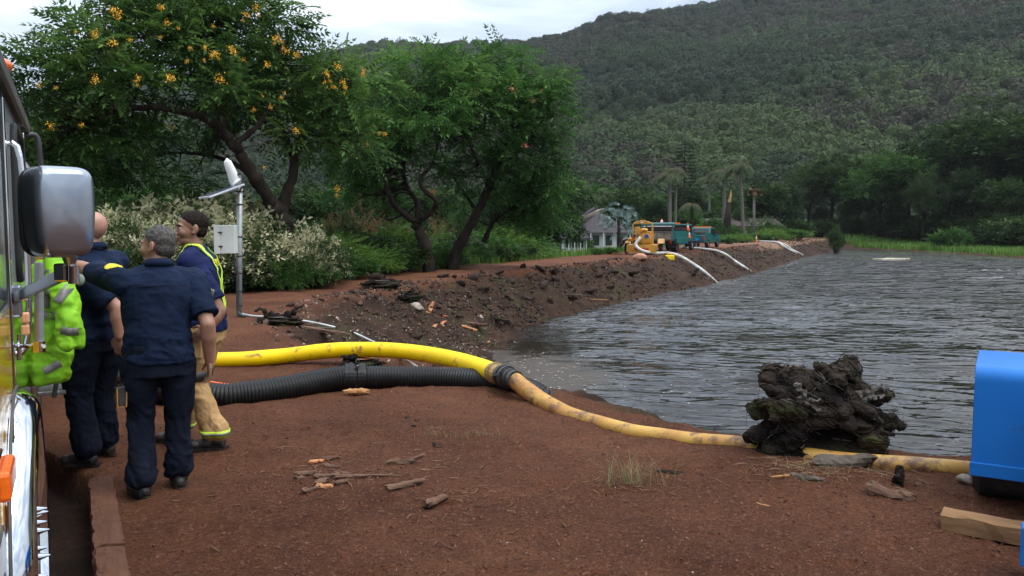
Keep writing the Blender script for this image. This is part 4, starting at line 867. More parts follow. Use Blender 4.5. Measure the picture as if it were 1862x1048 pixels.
# corrugated black hoses
def corr(P, r, amp=.008, pitch=.033):
    Q = catmull(P, 40); s = np.r_[0, np.cumsum(np.linalg.norm(np.diff(Q, axis=0), axis=1))]; n = int(s[-1]/pitch*4); t = np.linspace(0, s[-1], n)
    Q = np.c_[np.interp(t, s, Q[:, 0]), np.interp(t, s, Q[:, 1]), np.interp(t, s, Q[:, 2])]; rr = r+amp*np.clip(np.sin(t/pitch*2*math.pi)*1.6, -1, 1); return Q, rr
bb = np.array([-2.5, 8, 0]); BH = whole('corrugated_hose', 'left length of black corrugated hose, from behind the men to the clamped joint', 'hose', bb, group='black corrugated hoses on the mound')
LP = [zc(170, 684, 8.4), zc(215, 690, 8.2), zc(300, 712, 8.0), zc(390, 722, 7.95), zc(450, 718, 8.05), zc(520, 708, 8.25), zc(590, 694, 8.5), zc(634, 687, 8.62)]
Q, rr = corr(LP, .132); mb = MB(); mb.tube(Q, rr, 24); mb.build('corrugated_tube', M['black_hose'], BH, smooth=True, origin=bb)
jA, jB = zc(632, 687, 8.62), zc(664, 687, 8.66); dj = (jB-jA)/np.linalg.norm(jB-jA); Lj = np.linalg.norm(jB-jA)
mb = MB(); mb.tube([jA-dj*.03, jA+dj*.09], .15, 24); mb.tube([jA+dj*.02, jA+dj*.05], .162, 24); mb.build('end_ring', M['black_hose'], BH, origin=bb)
bb2 = np.array([-.9, 8.8, 0]); BH2 = whole('corrugated_hose', 'right length of black corrugated hose, passing under the yellow hose coupling', 'hose', bb2, group='black corrugated hoses on the mound')
RP = [jB-dj*.06, zc(720, 688, 8.75), zc(800, 689, 8.85), zc(860, 692, 8.8), zc(905, 697, 8.7), zc(950, 708, 8.5), zc(985, 726, 8.35), zc(1010, 750, 8.5)]
Q, rr = corr(RP, .128); mb = MB(); mb.tube(Q, rr, 24); mb.build('corrugated_tube', M['black_hose'], BH2, smooth=True, origin=bb2)
mb = MB(); mb.tube([jA+dj*.10, jB], .148, 24); mb.tube([jB-dj*.05, jB-dj*.02], .158, 24); mb.build('end_ring', M['black_hose'], BH2, origin=bb2)
for sgn in (-1, 1):
    mb = MB(); q = jA+dj*.10+[0, -.08*sgn if sgn > 0 else -.03, .15-.06*(sgn > 0)]; mb.tube([q, q+[.02, -.03, .045]], .02, 8); mb.sphere(q+[.025, -.035, .05], .02, 8, 6); mb.build('clamp_lever', M['dark_steel'], BH2, smooth=True, origin=bb2)
hose('orange_hose', [zc(190, 618, 8.3), zc(228, 636, 8.2), zc(262, 657, 8.1), zc(330, 684, 8.1), zc(395, 697, 8.15), zc(430, 701, 8.3), zc(456, 703, 8.5)], .012, M['orange_hose'], 'thin orange hose behind the legs of the men', k=8)
cab = [drop(440, 574, .03), drop(462, 577, .02), drop(500, 579, .02), drop(550, 585, .02), drop(600, 595, .02), drop(640, 606, .02), drop(675, 622, .02), drop(700, 634, .02), drop(728, 652, .02), drop(760, 672, .02)]
hose('conduit', cab, .02, M['grey_conduit'], 'thin pale grey conduit running from the pole foot down the bank', 'conduit', k=8)
hose('conduit', [drop(515, 588, .015), drop(540, 592, .02), drop(555, 600, .01)], .014, M['grey_conduit'], 'short bent white tube beside the small stump near the pole', 'tube', k=6)

def rock_mesh(seed, sub=2, amp=.35, sq=(1, .8, .6), cut=.35):
    V, F = ico(sub); V = V*(1+amp*vn(V*1.6+seed*7.7, seed)[:, None]+amp*.4*vn(V*4+seed*3.1, seed+1)[:, None])
    rs = np.random.RandomState(seed)
    for k in range(7):      # flat broken faces
        n = rs.normal(size=3); n /= np.linalg.norm(n); h = V@n; lim = cut+.35*rs.rand(); V = V-np.clip(h-lim, 0, None)[:, None]*n
    return V*np.array(sq), F
RKM = {}
for nm in ('rock_dark', 'rock_brown', 'rock_pale'):
    RKM[nm] = []
    for k in range(6):
        V, F = rock_mesh(100+k+len(nm)); me = mesh_from(V, F); me.materials.append(M[nm]); RKM[nm].append(me)
# the rubble of the bank: uncountable, one object
def rubble(name, P, size, mat, seed, sub=1, lift=.1):
    rs = np.random.RandomState(seed); z = land(P); n = len(P); vs = [rock_mesh(seed+k, 2 if (sub > 1) else 1, .5, (1, .75, .5), .18) for k in range(8)]; Vs, Fs, off = [], [], 0
    Rm = rot_rand(rs, n); sz = size*(.35+.9*rs.rand(n)**2.2)
    for k in range(8):
        i = np.arange(k, n, 8); V, F = vs[k]; VV = np.einsum('nij,kj->nki', Rm[i], V)*sz[i][:, None, None]+np.c_[P[i], z[i]+sz[i]*lift][:, None, :]
        Vs.append(VV.reshape(-1, 3)); Fs.append((F[None]+(np.arange(len(i))*len(V))[:, None, None]).reshape(-1, 3)+off); off += len(i)*len(V)
    return obj(name, mesh_from(np.vstack(Vs), np.vstack(Fs)), mat, kind='stuff')
rs = np.random.RandomState(77)
levee = C_POLY[:7][::-1]                     # near to far
P = along(levee, 15000, rs, -.25, 4.2, -1); dC = sdist(P, C_POLY); dW = sdist(P, W_POLY); cl = fbm(np.c_[P*.55, 0*P[:, 0]], 3, 271); P = P[(dC < .25) & (dW > -.15) & (P[:, 1] > 21) & (cl+.5*rs.rand(len(P)) > -.05+.5*sm(-P[:, 1], -27, -22))]
rubble('bank_rubble', P, .135, M['rock_dark'], 200)
P = along(levee, 8000, rs, -.4, 4.5, -1); dC = sdist(P, C_POLY); dW = sdist(P, W_POLY); P = P[(dC < .5) & (dW > -.1)]; rubble('bank_stones', P[P[:, 1] > 20], .085, M['rock_brown'], 230)
P = along(levee, 2600, rs, -.4, 4.5, -1); dC = sdist(P, C_POLY); dW = sdist(P, W_POLY); P = P[(dC < .3) & (dW > -.2)]; rubble('pale_chips', P, .05, M['rock_pale'], 250, 1)
# the mound side: small stones and chips
P = np.c_[rs.uniform(-5.6, .8, 2600), rs.uniform(9.6, 27, 2600)]; dC = sdist(P, C_POLY); dW = sdist(P, W_POLY); P = P[(dC < .25) & (dW > -.1)]; rubble('mound_chips', P, .035, M['rock_pale'], 260, 1)
P = np.c_[rs.uniform(-5.6, .8, 1500), rs.uniform(9.6, 27, 1500)]; dC = sdist(P, C_POLY); dW = sdist(P, W_POLY); P = P[(dC < .25) & (dW > -.1)]; rubble('mound_stones', P, .12, M['rock_brown'], 265, 1)
# foreground clods and crumbs
P = np.c_[rs.uniform(-4.2, 5.5, 32000), rs.uniform(2.6, 1, 32000)]; P[:, 1] = 2.8+rs.rand(32000)**1.5*11
P = P[(sdist(P, C_POLY) > 0) & (P@PN > .1)]; cl = fbm(np.c_[P*1.3, 0*P[:, 0]], 3, 270); P = P[cl+.5*rs.rand(len(P)) > .12]
pm('clod', (.15, .070, .046), (.085, .038, .025), rough=.95, scale=6, bump=.6, dist=.01)
rubble('dirt_clods', P, .019, M['clod'], 280, 1, .0)
P = np.c_[rs.uniform(-4, 5.5, 700), 2.8+rs.rand(700)**1.2*12]; P = P[(sdist(P, C_POLY) > 0) & (P@PN > .1)]; rubble('wood_crumbs', P, .011, M['rock_pale'], 290, 1, .1)
# countable bank boulders
bp_ = [(742, 478), (905, 500), (930, 515), (962, 505), (985, 522), (1010, 512), (1035, 520), (880, 530), (925, 545), (1060, 500), (1090, 505), (1120, 498), (958, 545), (1000, 550), (1040, 545), (840, 520), (860, 508), (1150, 500), (1180, 492), (1075, 530), (1110, 525), (1330, 470), (875, 590), (895, 575), (760, 618), (985, 492), (950, 488), (1008, 498), (805, 505)]
bp_.sort()
for i, (u, v) in enumerate(bp_):
    p = drop(u, v, 0); s = (.20+.12*rs.rand())*(.6+.016*p[1]); o = obj('boulder', RKM['rock_dark'][i % 6], None, loc=(p[0], p[1], p[2]+s*.25)); o.scale = (s, s*.9, s*.8); o.rotation_euler = (rs.rand()*.6, rs.rand()*.6, rs.rand()*6)
    tag(o, ('%s dark lava boulder from the left on the levee bank' % ORD[i]) if i < 30 else 'dark lava boulder, %s on the levee bank' % ('rightmost but one' if i == 30 else 'furthest right'), 'rock', 'dark lava boulders on the levee bank')
p = drop(1163, 470, 0); o = obj('boulder', mesh_from(*rock_mesh(5, 3, .2, (1, .8, .55), .8)), M['rock_pink'], loc=(p[0], p[1], p[2]+.05)); o.scale = (.42, .4, .4); tag(o, 'rounded pinkish tan boulder on the crest below the yellow pump trailer', 'rock')
for (u, v, s, nm, lb) in ((760, 563, .26, 'rock_pale', 'pale grey rounded rock by the orange wood chips on the mound'), (875, 579, .14, 'rock_pale', 'small whitish rock low on the mound side'), (1760, 880, .085, 'rock_pale', 'pale stone wedged beside the blue trailer wheel'), (1148, 812, .0, '', ''), (795, 812, .05, 'rock_brown', 'small brown stone between the grass tuft and the tapered log')):
    if not s: continue
    p = drop(u, v, 0); o = obj('stone', RKM[nm][3], None, loc=(p[0], p[1], p[2]+s*.3)); o.scale = (s, s, s); tag(o, lb, 'rock')

# splintered planks and chunks of wood
def chunk(name, u, v, L_, wd, ht, ang, mat, label, cat='wood', seed=0, taper=.5, tilt=0., lift=.3, group=None, pos=None):
    rs = np.random.RandomState(seed+300); p = drop(u, v, 0) if pos is None else np.asarray(pos, float); n = 12; k = 10; V = []
    for i in range(n):
        t = i/(n-1); s = (1-(1-taper)*t)*(1 if 0 < i < n-1 else .8); off = .45*wd*vn([[t*2.0, seed*5.1, .5], [t*2.0, seed*5.1, 7.5]], 19)
        for j in range(k):
            a = 2*math.pi*j/k; r = 1+.10*rs.normal()+.28*float(vn([[t*2.2, math.cos(a)*1.6+seed*3.3, math.sin(a)*1.6]], 17)[0]); V.append([(t-.5)*L_+(.05*L_*rs.normal() if i in (0, n-1) else 0), math.cos(a)*wd/2*s*r+off[0], math.sin(a)*ht/2*s*r+off[1]*.5])
    F = [tuple(range(k))[::-1]]+[(i*k+j, i*k+(j+1) % k, (i+1)*k+(j+1) % k, (i+1)*k+j) for i in range(n-1) for j in range(k)]+[tuple((n-1)*k+j for j in range(k))]
    o = obj(name, mesh_from(V, F), mat, loc=(p[0], p[1], p[2]+ht*lift)); o.rotation_euler = (0, -R(tilt), R(ang)); tag(o, label, cat, group); return o
chunk('log_piece', 738, 843, .30, .085, .08, 28, M['brown_wood'], 'tapered dark brown log piece with a pale tip on the bare dirt', seed=1, taper=.25)
chunk('log_piece', 737, 886, .26, .06, .05, 38, M['brown_wood'], 'rough splintered bark strip below the tapered log', seed=2, taper=.7)
chunk('log_piece', 793, 917, .18, .07, .055, 50, M['brown_wood'], 'short chunk of bark nearest the bottom of the picture', seed=3, taper=.8)
chunk('root_piece', 672, 868, .46, .035, .03, 4, M['brown_wood'], 'long thin curved root lying left of the bark strips', seed=4, taper=.5)
chunk('root_piece', 1230, 862, .27, .035, .03, -14, M['root_wood'], 'thin dark stick beside the dry grass tuft', 'stick', seed=5, taper=.6)
k_ = 0
for (u, v, L_, wd, a) in ((556, 862, .16, .08, 35), (588, 880, .14, .08, 80), (595, 868, .17, .06, 20), (590, 886, .10, .05, -5), (566, 893, .12, .045, 50), (575, 842, .12, .05, 40), (600, 836, .14, .03, 25), (620, 863, .1, .03, -10), (648, 870, .1, .05, 15), (622, 880, .09, .05, 10), (545, 872, .08, .06, 60), (605, 850, .1, .08, 15)):
    chunk('bark_shard', u, v, L_, wd, .035, a, M['orange_wood'] if k_ in (3, 5) else M['brown_wood'], '%s bark shard of the scattered heap on the dirt left of the log' % ORD[k_], 'bark', seed=20+k_, taper=.6, group='bark shards in the heap'); k_ += 1
chunk('wood_block', 650, 719, .24, .07, .065, -3, M['cut_wood'], 'freshly cut wooden block under the joint of the black hoses', seed=40, taper=1., lift=.45)
chunk('log_piece', 1535, 846, .42, .12, .1, 3, M['old_wood'], 'grey flaked slab of wood at the foot of the big root stump', seed=41, taper=.9)
chunk('log_piece', 1620, 905, .26, .13, .1, -30, M['orange_wood'] if 0 else M['brown_wood'], 'reddish gnarled root chunk lying right of the big stump, lower end', seed=42, taper=.5)
chunk('log_piece', 1637, 880, .15, .08, .14, 60, M['root_wood'], 'dark curved knot of root on top of the reddish chunk', seed=43, taper=.6, tilt=35)
chunk('log_piece', 1468, 873, .22, .05, .05, -32, M['old_wood'], 'pale splintered stick in front of the big root stump', 'stick', seed=44, taper=.4)
chunk('log_piece', 1440, 862, .3, .016, .016, 18, M['cut_wood'], 'thin straw coloured twig left of the pale splintered stick', 'stick', seed=45)
chunk('log_piece', 1385, 918, .10, .012, .012, -40, M['cut_wood'], 'tiny pale twig alone on the dirt below the stump', 'stick', seed=46)
for i, (u, v, L_, wd, a, nm, lb, tl) in enumerate(((785, 562, .38, .16, 75, 'orange_wood', 'upright flaked orange wood chip high on the mound side', 50), (775, 569, .42, .09, -50, 'cut_wood', 'slender yellow wood splinter left of the upright orange chip', 0), (804, 575, .3, .06, -25, 'orange_hose', 'bright red orange scrap between the wood chips', 0), (848, 598, .75, .13, -38, 'orange_wood', 'long split orange wood slab lying down the mound side', -10), (862, 592, .95, .2, -30, 'brown_wood', 'short brown log low on the mound side by the water', 0), (806, 589, .2, .12, 60, 'orange_wood', 'small square orange chip below the red scrap', 20), (792, 594, .18, .1, 70, 'orange_wood', 'small tan chip left of the square orange chip', 20),
                           (885, 625, .2, .13, 10, 'orange_wood', 'lone tan chip at the edge of the scum', 10), (905, 582, 1.5, .2, -68, 'root_wood', 'dark plank leaning down the bank into the pond', 0), (925, 588, 1.0, .12, -60, 'root_wood', 'second dark plank beside the leaning one at the water', 0), (1068, 545, 1.9, .09, -38, 'cut_wood', 'thin straight pale stick slanting into the pond', 0), (1030, 537, 1.6, .11, -38, 'old_wood', 'grey weathered branch on the bank left of the thin pale stick', 0), (1263, 510, .0, 0, 0, '', '', 0),
                           (870, 520, .0, 0, 0, '', '', 0), (1262, 502, 1.3, .3, -80, 'old_wood', 'jagged broken stump end near the first white hose', 40), (590, 605, 1.5, .14, -48, 'brown_wood', 'dark root trailing down from the small stump by the conduit', 0), (560, 596, 1.1, .06, -20, 'old_wood', 'pale thin root end above the trailing dark root', 0), (1345, 470, 3., .16, -40, 'old_wood', 'grey driftwood branch between the second and third white hoses', 0), (1380, 468, 2.6, .14, -55, 'old_wood', 'second grey driftwood branch, further right on the bank', 0))):
    if L_: chunk('wood_piece', u, v, L_, wd, wd*.6, a, M[nm], lb, 'wood', seed=60+i, taper=.7, tilt=tl)

# root stumps: twisted ropes of root over a ragged core
def stump(name, loc, W, Hh, label, seed, nroot=14, pale=3, cut=False, mat='root_wood', res=4, dep=.7):
    rs = np.random.RandomState(seed); root = empty(name, loc, 0, label, 'tree stump')
    V, F = ico(res+1); q = V*[1, 1, 1]
    a = ridged(q*[1.2, 1.2, 3.6]+seed, 4, seed)*.16+fbm(q*2.3+seed, 4, seed+2)*.32+ridged(q*[2.2, 2.2, 10]+seed, 3, seed+4)*.05
    V = V*(.72+a)[:, None]; V[:, 2] = V[:, 2]*.9; V = V*[W/2, W/2*dep, Hh/2]; V[:, 2] += Hh*.42
    if cut: V[:, 2] = np.minimum(V[:, 2], Hh*(.8+.05*vn(V*6, 3)))
    obj('root_core', mesh_from(V, F, True), M[mat], root)
    for k in range(nroot):
        a0 = k*2.4+rs.rand()*.6; zz = Hh*(.12+.75*rs.rand()); d = np.array([math.cos(a0), math.sin(a0)*dep, .3*rs.normal()]); n = 9
        P = [np.array([0, 0, zz])+d*W*.14*t*(1+.0*t)+rs.normal(size=3)*W*.02+np.array([0, 0, -.012*W*t*t*(zz < Hh*.5)]) for t in np.linspace(0, 3.1+.6*rs.rand(), n)]
        P = np.array(P); P[:, 2] = np.maximum(P[:, 2], .01); P = catmull(P, 5); r = np.linspace(W*.11, W*.012, len(P))*(1+.25*np.sin(np.arange(len(P))*1.1+k))
        mb = MB(); mb.tube(P, np.abs(r), 14); VV, FF = mb.arrays(); VV = VV+(ridged(VV*[5, 5, 16]/max(W, .3), 3, seed+k)*W*.022)[:, None]*np.array([.5, .3, 1])
        obj('root', mesh_from(VV, FF, True), M['root_pale'] if k < pale else M[mat], root)
    return root
b = atZ(1490, 838, 0); BL = np.array([b[0], b[1]+.28, -.03])
big = empty('root_stump', BL, 0, 'big black mossy uprooted stump standing on the crest beside the water', 'tree stump')
rs = np.random.RandomState(9); YS = BL[1]-.02
def remesh_plain(mb, vox, it=1):
    me = mesh_from(*mb.arrays()); recalc(me); o = bpy.data.objects.new('t', me); COL.objects.link(o)
    m = o.modifiers.new('r', 'REMESH'); m.mode = 'VOXEL'; m.voxel_size = vox
    if it: s_ = o.modifiers.new('s', 'SMOOTH'); s_.factor = .5; s_.iterations = it
    dg = bpy.context.evaluated_depsgraph_get(); dg.update(); out = bpy.data.meshes.new_from_object(o.evaluated_get(dg)); bpy.data.objects.remove(o); bpy.data.meshes.remove(me); return out
core = MB(); pale_l = []
def limb_(pts, r0, r1, dy=0., pale=False):
    Q = catmull([atY(u, v, YS+dy)-BL for u, v in pts], 8); n = len(Q); Q = Q+rs.normal(size=Q.shape)*.010
    r = np.linspace(r0, r1, n)*(1+.12*np.sin(np.arange(n)*1.1+len(pts)))
    if pale: m_ = MB(); m_.tube(Q, r, 10); pale_l.append(m_)
    else: core.tube(Q, r, 14)
for pts, r0, r1, dy, pl_ in (
        ([(1520, 745), (1460, 712), (1415, 690), (1396, 676)], .13, .045, 0, 0), ([(1500, 740), (1515, 705), (1535, 680), (1553, 664)], .11, .05, .05, 0), ([(1540, 668), (1548, 685), (1552, 700)], .05, .03, 0, 0),
        ([(1400, 690), (1450, 690), (1500, 692), (1540, 682)], .055, .045, -.05, 0), ([(1400, 684), (1404, 700), (1412, 715)], .04, .05, -.05, 0),
        ([(1530, 740), (1570, 728), (1595, 722), (1612, 716)], .075, .02, -.05, 0), ([(1520, 765), (1560, 758), (1600, 765), (1638, 776)], .11, .008, 0, 0), ([(1560, 775), (1600, 778), (1622, 770), (1628, 752)], .06, .015, .08, 0),
        ([(1500, 780), (1440, 772), (1395, 785), (1360, 798)], .12, .03, -.05, 0), ([(1490, 750), (1430, 738), (1390, 740), (1374, 744)], .085, .03, 0, 0), ([(1470, 790), (1440, 800), (1410, 815), (1385, 822)], .11, .05, -.1, 0),
        ([(1430, 805), (1480, 770), (1550, 775), (1600, 812)], .07, .055, -.22, 0), ([(1410, 820), (1460, 822), (1530, 826), (1592, 822)], .055, .05, -.16, 0), ([(1420, 720), (1480, 730), (1540, 745), (1590, 760)], .055, .04, -.2, 0),
        ([(1410, 750), (1450, 742), (1500, 750), (1560, 745)], .05, .03, -.24, 0), ([(1580, 800), (1595, 812), (1600, 826)], .05, .045, -.1, 0), ([(1440, 700), (1470, 712), (1520, 716), (1545, 735)], .05, .035, -.16, 0)):
    limb_(pts, r0, r1, dy, pl_)
for q in range(26):
    a_ = rs.rand()*6.28; cu, cv = 1490+105*math.cos(a_)*(.75+.2*rs.rand()), 745-68*math.sin(a_)*(.7+.3*rs.rand()); tu, tv = cu+28*math.cos(a_)*(.5+rs.rand())+10*rs.normal(), cv-16*math.sin(a_)*(.5+rs.rand())
    if cv < 815: limb_([(cu-20*math.cos(a_), cv+12*math.sin(a_)), (cu, cv), (tu, min(tv, 825))], .035+.03*rs.rand(), .004, -.12+.3*rs.rand()-.1, 0)
core.sphere(atY(1490, 775, YS+.1)-BL, (.34, .26, .27), 24, 16); core.sphere(atY(1480, 720, YS+.1)-BL, (.24, .2, .15), 24, 16); core.sphere(atY(1560, 790, YS+.1)-BL, (.18, .2, .2), 20, 12)
me = remesh_plain(core, .011, 1)
n = len(me.vertices); V = np.zeros(n*3); me.vertices.foreach_get('co', V); V = V.reshape(-1, 3); N = np.zeros(n*3); me.vertices.foreach_get('normal', N); N = N.reshape(-1, 3)
wq = V+np.c_[vn(V*3.1, 5), vn(V*3.1+9, 6), vn(V*3.1+19, 7)]*.16+np.c_[vn(V*9, 15), vn(V*9+9, 16), vn(V*9+19, 17)]*.03
wq = wq@roty(-.5).T
g = ridged(wq*[1.4, 4, 5.5], 4, 31)*.030+ridged(wq*[3, 12, 22], 3, 41)*.016+fbm(wq*3.3, 3, 51)*.018
g = g*.6+(1-np.abs(vn(wq*[1.6, 6, 17], 61)))**3*.026-.010
cav = np.exp(-(((V-(atY(1515, 792, YS-.25)-BL))/[.17, .3, .06])**2).sum(1))*-.13
V = V+N*(g+cav)[:, None]; me.vertices.foreach_set('co', V.ravel()); me.update(); me.polygons.foreach_set('use_smooth', np.zeros(len(me.polygons), bool)); obj('root_core', me, M['root_wood'], big)
bv_ = __import__('mathutils.bvhtree', fromlist=['x']).BVHTree.FromPolygons([v.co[:] for v in me.vertices], [tuple(p.vertices) for p in me.polygons])
def strands(cnt, rlo, rhi, seed):
    rs = np.random.RandomState(seed); mb = MB(); nv = len(V)
    for q in range(cnt):
        p = V[rs.randint(nv)]
        if p[2] < .03: continue
        g0 = np.array([.9, .2*rs.normal(), -.42+.5*rs.normal()]) if rs.rand() < .75 else rs.normal(size=3); P = []; stp = .022+.016*rs.rand()
        for t in range(5+rs.randint(7)):
            l, nn, _, _ = bv_.find_nearest(Vector(p)); nn = np.array(nn); P.append(np.array(l)+nn*(.004+.006*rs.rand())); g0 = g0-nn*g0.dot(nn)+rs.normal(size=3)*.16; g0 /= np.linalg.norm(g0); p = P[-1]+g0*stp
        if rs.rand() < .5: P.append(P[-1]+(g0+nn*.6)*.03); P.append(P[-1]+(g0*1.0+nn*.5)*(.03+.05*rs.rand()))
        Q = catmull(P, 3); rr = (rlo+(rhi-rlo)*rs.rand())*np.linspace(1.25, .12, len(Q)); mb.tube(Q, rr, 5)
    return mb
strands(560, .003, .010, 5).build('bark_strands', M['root_wood'], big, kind='stuff'); strands(80, .002, .0055, 6).build('bare_fibres', M['root_pale'], big, kind='stuff')
limb_([(1444, 700), (1462, 716), (1456, 730), (1480, 742), (1505, 748)], .020, .007, -.34, True); limb_([(1560, 724), (1585, 714), (1600, 708), (1616, 712)], .032, .010, -.12, True); limb_([(1570, 730), (1592, 722), (1608, 722)], .026, .008, -.14, True); limb_([(1458, 722), (1475, 728), (1492, 727)], .014, .005, -.33, True)
for m_ in pale_l: VV, FF = m_.arrays(); VV = VV+(ridged(VV*[9, 9, 40], 3, 77)*.010)[:, None]*np.array([.3, .5, 1]); obj('root', mesh_from(VV, FF), M['root_pale'], big)
for (u, v, W, Hh, lb, sd, ct) in ((692, 526, 1.2, .34, 'flat sawn dark stump at the crest of the mound', 503, True), (505, 590, .9, .20, 'low dark stump remnant where the conduit leaves the pole', 504, True), (655, 668, .62, .16, 'flat reddish sawn stump between the yellow and black hoses', 505, True), (745, 545, .8, .22, 'ragged dark root clump right of the sawn crest stump', 506, False)):
    p = drop(u, v, 0); s = stump('tree_stump', (p[0], p[1]+.1, p[2]-.04), W, Hh, lb, sd, 7, 0, ct, mat='root_wood', res=3)
    if ct:
        V, F = ico(3); k = V[:, 2]*.05; VV = np.c_[V[:, 0]*W*.24, V[:, 1]*W*.17, k*.3+Hh*.84]; VV[:, :2] *= (1+.15*fbm(V*2, 3, sd))[:, None]; obj('sawn_face', mesh_from(VV, F), M['orange_wood'] if W < .7 else M['root_pale'], s)
# the timber edging beside the engine
tk = []
for i, (s0, s1) in enumerate(((1.0, 3.55), (3.57, 4.75), (4.77, 6.15))):
    c = PD*(s0+s1)/2+PN*.13; mb = MB(); n = 14
    for j in range(n): pass
    V = []; k = 16; rs2 = np.random.RandomState(700+i)
    prof = [(-.07, -.26), (.07, -.26), (.07, -.03), (.062, .004), (.03, .012), (-.02, .012), (-.062, .006), (-.07, -.02)]
    for j in range(22):
        y = -(s1-s0)/2+(s1-s0)*j/21
        for x, z in prof: V.append([x*1.12-.005+.004*rs2.normal(), y, z+.022+.005*rs2.normal()])
    kk = len(prof); F = [tuple(range(kk))]+[(j*kk+q, (j+1)*kk+q, (j+1)*kk+(q+1) % kk, j*kk+(q+1) % kk) for j in range(21) for q in range(kk)]+[tuple(21*kk+q for q in range(kk))[::-1]]
    if i == 0: pm('edging_wood', (.115, .055, .033), (.075, .036, .023), rough=.9, scale=5, bump=.9, bscale=30, dist=.015, stretch=(1, .25, 1), dirt=((.10, .048, .034), 5, .5))
    me = mesh_from(V, F); recalc(me); o = obj('edging_timber', me, M['edging_wood'], loc=(c[0], c[1], .0)); o.rotation_euler = (0, 0, math.atan2(PD[1], PD[0])-math.pi/2)
    tag(o, ['nearest length of rough brown timber edging beside the engine', 'middle length of rough timber edging beside the engine', 'far length of rough timber edging, by the boots of the bald man'][i], 'timber', 'timber edging beside the fire engine')
# floating bits
pm('foam_white', (.5, .45, .36), (.35, .3, .22), rough=.8, scale=3, bump=.2)
rs = np.random.RandomState(55)
P = np.c_[rs.normal(.2, 1.3, 700), rs.normal(18, 2.6, 700)]; P = P[sdist(P, W_POLY) < -.05]; n = len(P)
V = []; q = np.array([[-1, -.5, 0], [1, -.4, 0], [.9, .6, 0], [-.8, .5, 0]])
a = rs.rand(n)*6.28; sz = .012+.03*rs.rand(n)**3; c, s = np.cos(a), np.sin(a)
VV = np.stack([np.c_[P[:, 0]+sz*(q[k, 0]*c-q[k, 1]*s), P[:, 1]+sz*(q[k, 0]*s+q[k, 1]*c), np.full(n, ZW+.012)] for k in range(4)], 1)
obj('floating_litter', mesh_from(VV.reshape(-1, 3), np.arange(4*n).reshape(n, 4)), M['foam_white'], kind='stuff')
p = atZ(1620, 473, ZW); mb = MB(); mb.box((0, 0, .06), (3.2, 1.6, .16), rotz(.3)); mb.box((.9, .5, .12), (.9, 2.2, .1), rotz(.9)); o = mb.build('floating_boards', M['foam_white'], loc=p, bevel=.02); tag(o, 'pale boards floating far out on the pond near the grass shore', 'raft')
p = drop(1506, 428, .35); mb = MB(); mb.tube(catmull([[-.45, 0, -.2], [-.3, 0, .25], [.1, 0, .4], [.45, 0, .1]], 5), .13, 8); o = mb.build('pipe_bend', M['white_hose'], loc=p, smooth=True); tag(o, 'small white pipe bend on the far end of the levee', 'pipe')

# ================================================================ SOLAR TELEMETRY POLE
pm('galvanised', (.36, .38, .38), (.27, .29, .29), rough=.5, metal=.5, scale=9, bump=.1)
pm('box_grey', (.56, .58, .54), (.5, .52, .48), rough=.5, scale=3, bump=.03, dirt=((.3, .26, .2), 5, .66))
pm('white_plastic', (.74, .74, .72), (.66, .66, .64), rough=.45, scale=4, bump=.02)
pm('black_plastic', (.018, .018, .02), (.03, .03, .03), rough=.5, scale=9, bump=.05)
pm('panel_back', (.52, .55, .57), (.45, .48, .5), rough=.4, scale=4, bump=.03)
pm('solar_cells', (.01, .014, .035), (.02, .025, .05), rough=.15, scale=20, bump=0)
pb = drop(435, 576, 0); YY = pb[1]; po = whole('telemetry_pole', 'slim galvanised pole with solar panel, white antenna and grey box behind the men', 'pole', pb)
def at2(u, v, dy=0): return atY(u, v, YY+dy)-pb
mb = MB(); mb.tube([at2(434, 576)-[0, 0, .3], at2(436, 320)], .052, 14); mb.build('pole', M['galvanised'], po, smooth=True)
for v in (349, 372, 431, 466, 497, 530, 556):
    mb = MB(); c = at2(435.5, v); mb.tube([c-[0, 0, .012], c+[0, 0, .012]], .06, 14); mb.build('strap', M['black_plastic'], po)
mb = MB(); c = (at2(393.5, 410, -.12)+at2(430, 461, -.12))/2; sx, sz_ = 36.5/FPX*YY, 51/FPX*YY; mb.box(c, (sx, .22, sz_)); eb = mb.build('equipment_box', M['box_grey'], po, bevel=.012)
mb = MB(); mb.box(c+[-sx*.35, -.125, 0], (sx*.29, .03, sz_*1.02)); mb.build('door_edge', M['box_grey'], eb, bevel=.008)
for dz in (.13, -.13): mb = MB(); mb.box(c+[-sx*.19, -.13, dz*1.0], (.07, .03, .03)); mb.build('latch', M['dark_steel'], eb, bevel=.004)
mb = MB(); P = [at2(371, 360, -.5), at2(434, 337, -.1)]; d = (P[1]-P[0])/np.linalg.norm(P[1]-P[0]); side = np.array([.25, .95, .3]); side -= d*side.dot(d); side /= np.linalg.norm(side); nn = np.cross(d, side)
Rm = np.stack([d, side, nn], 1); Ln = np.linalg.norm(P[1]-P[0]); cc = (P[0]+P[1])/2; mb.box(cc, (Ln, .62, .035), Rm); sp_ = mb.build('solar_panel', M['panel_back'], po, bevel=.006)
mb = MB(); mb.box(cc+nn*.0195, (Ln*.94, .56, .003), Rm); mb.build('solar_cells', M['solar_cells'], sp_)
mb = MB(); mb.box(cc+d*.12-nn*.035, (.34, .22, .04), Rm); mb.build('mounting_bracket', M['galvanised'], sp_)
mb = MB(); mb.tube([at2(424, 352, -.2), at2(434, 352), at2(436, 335)], .022, 8); mb.build('panel_arm', M['galvanised'], po)
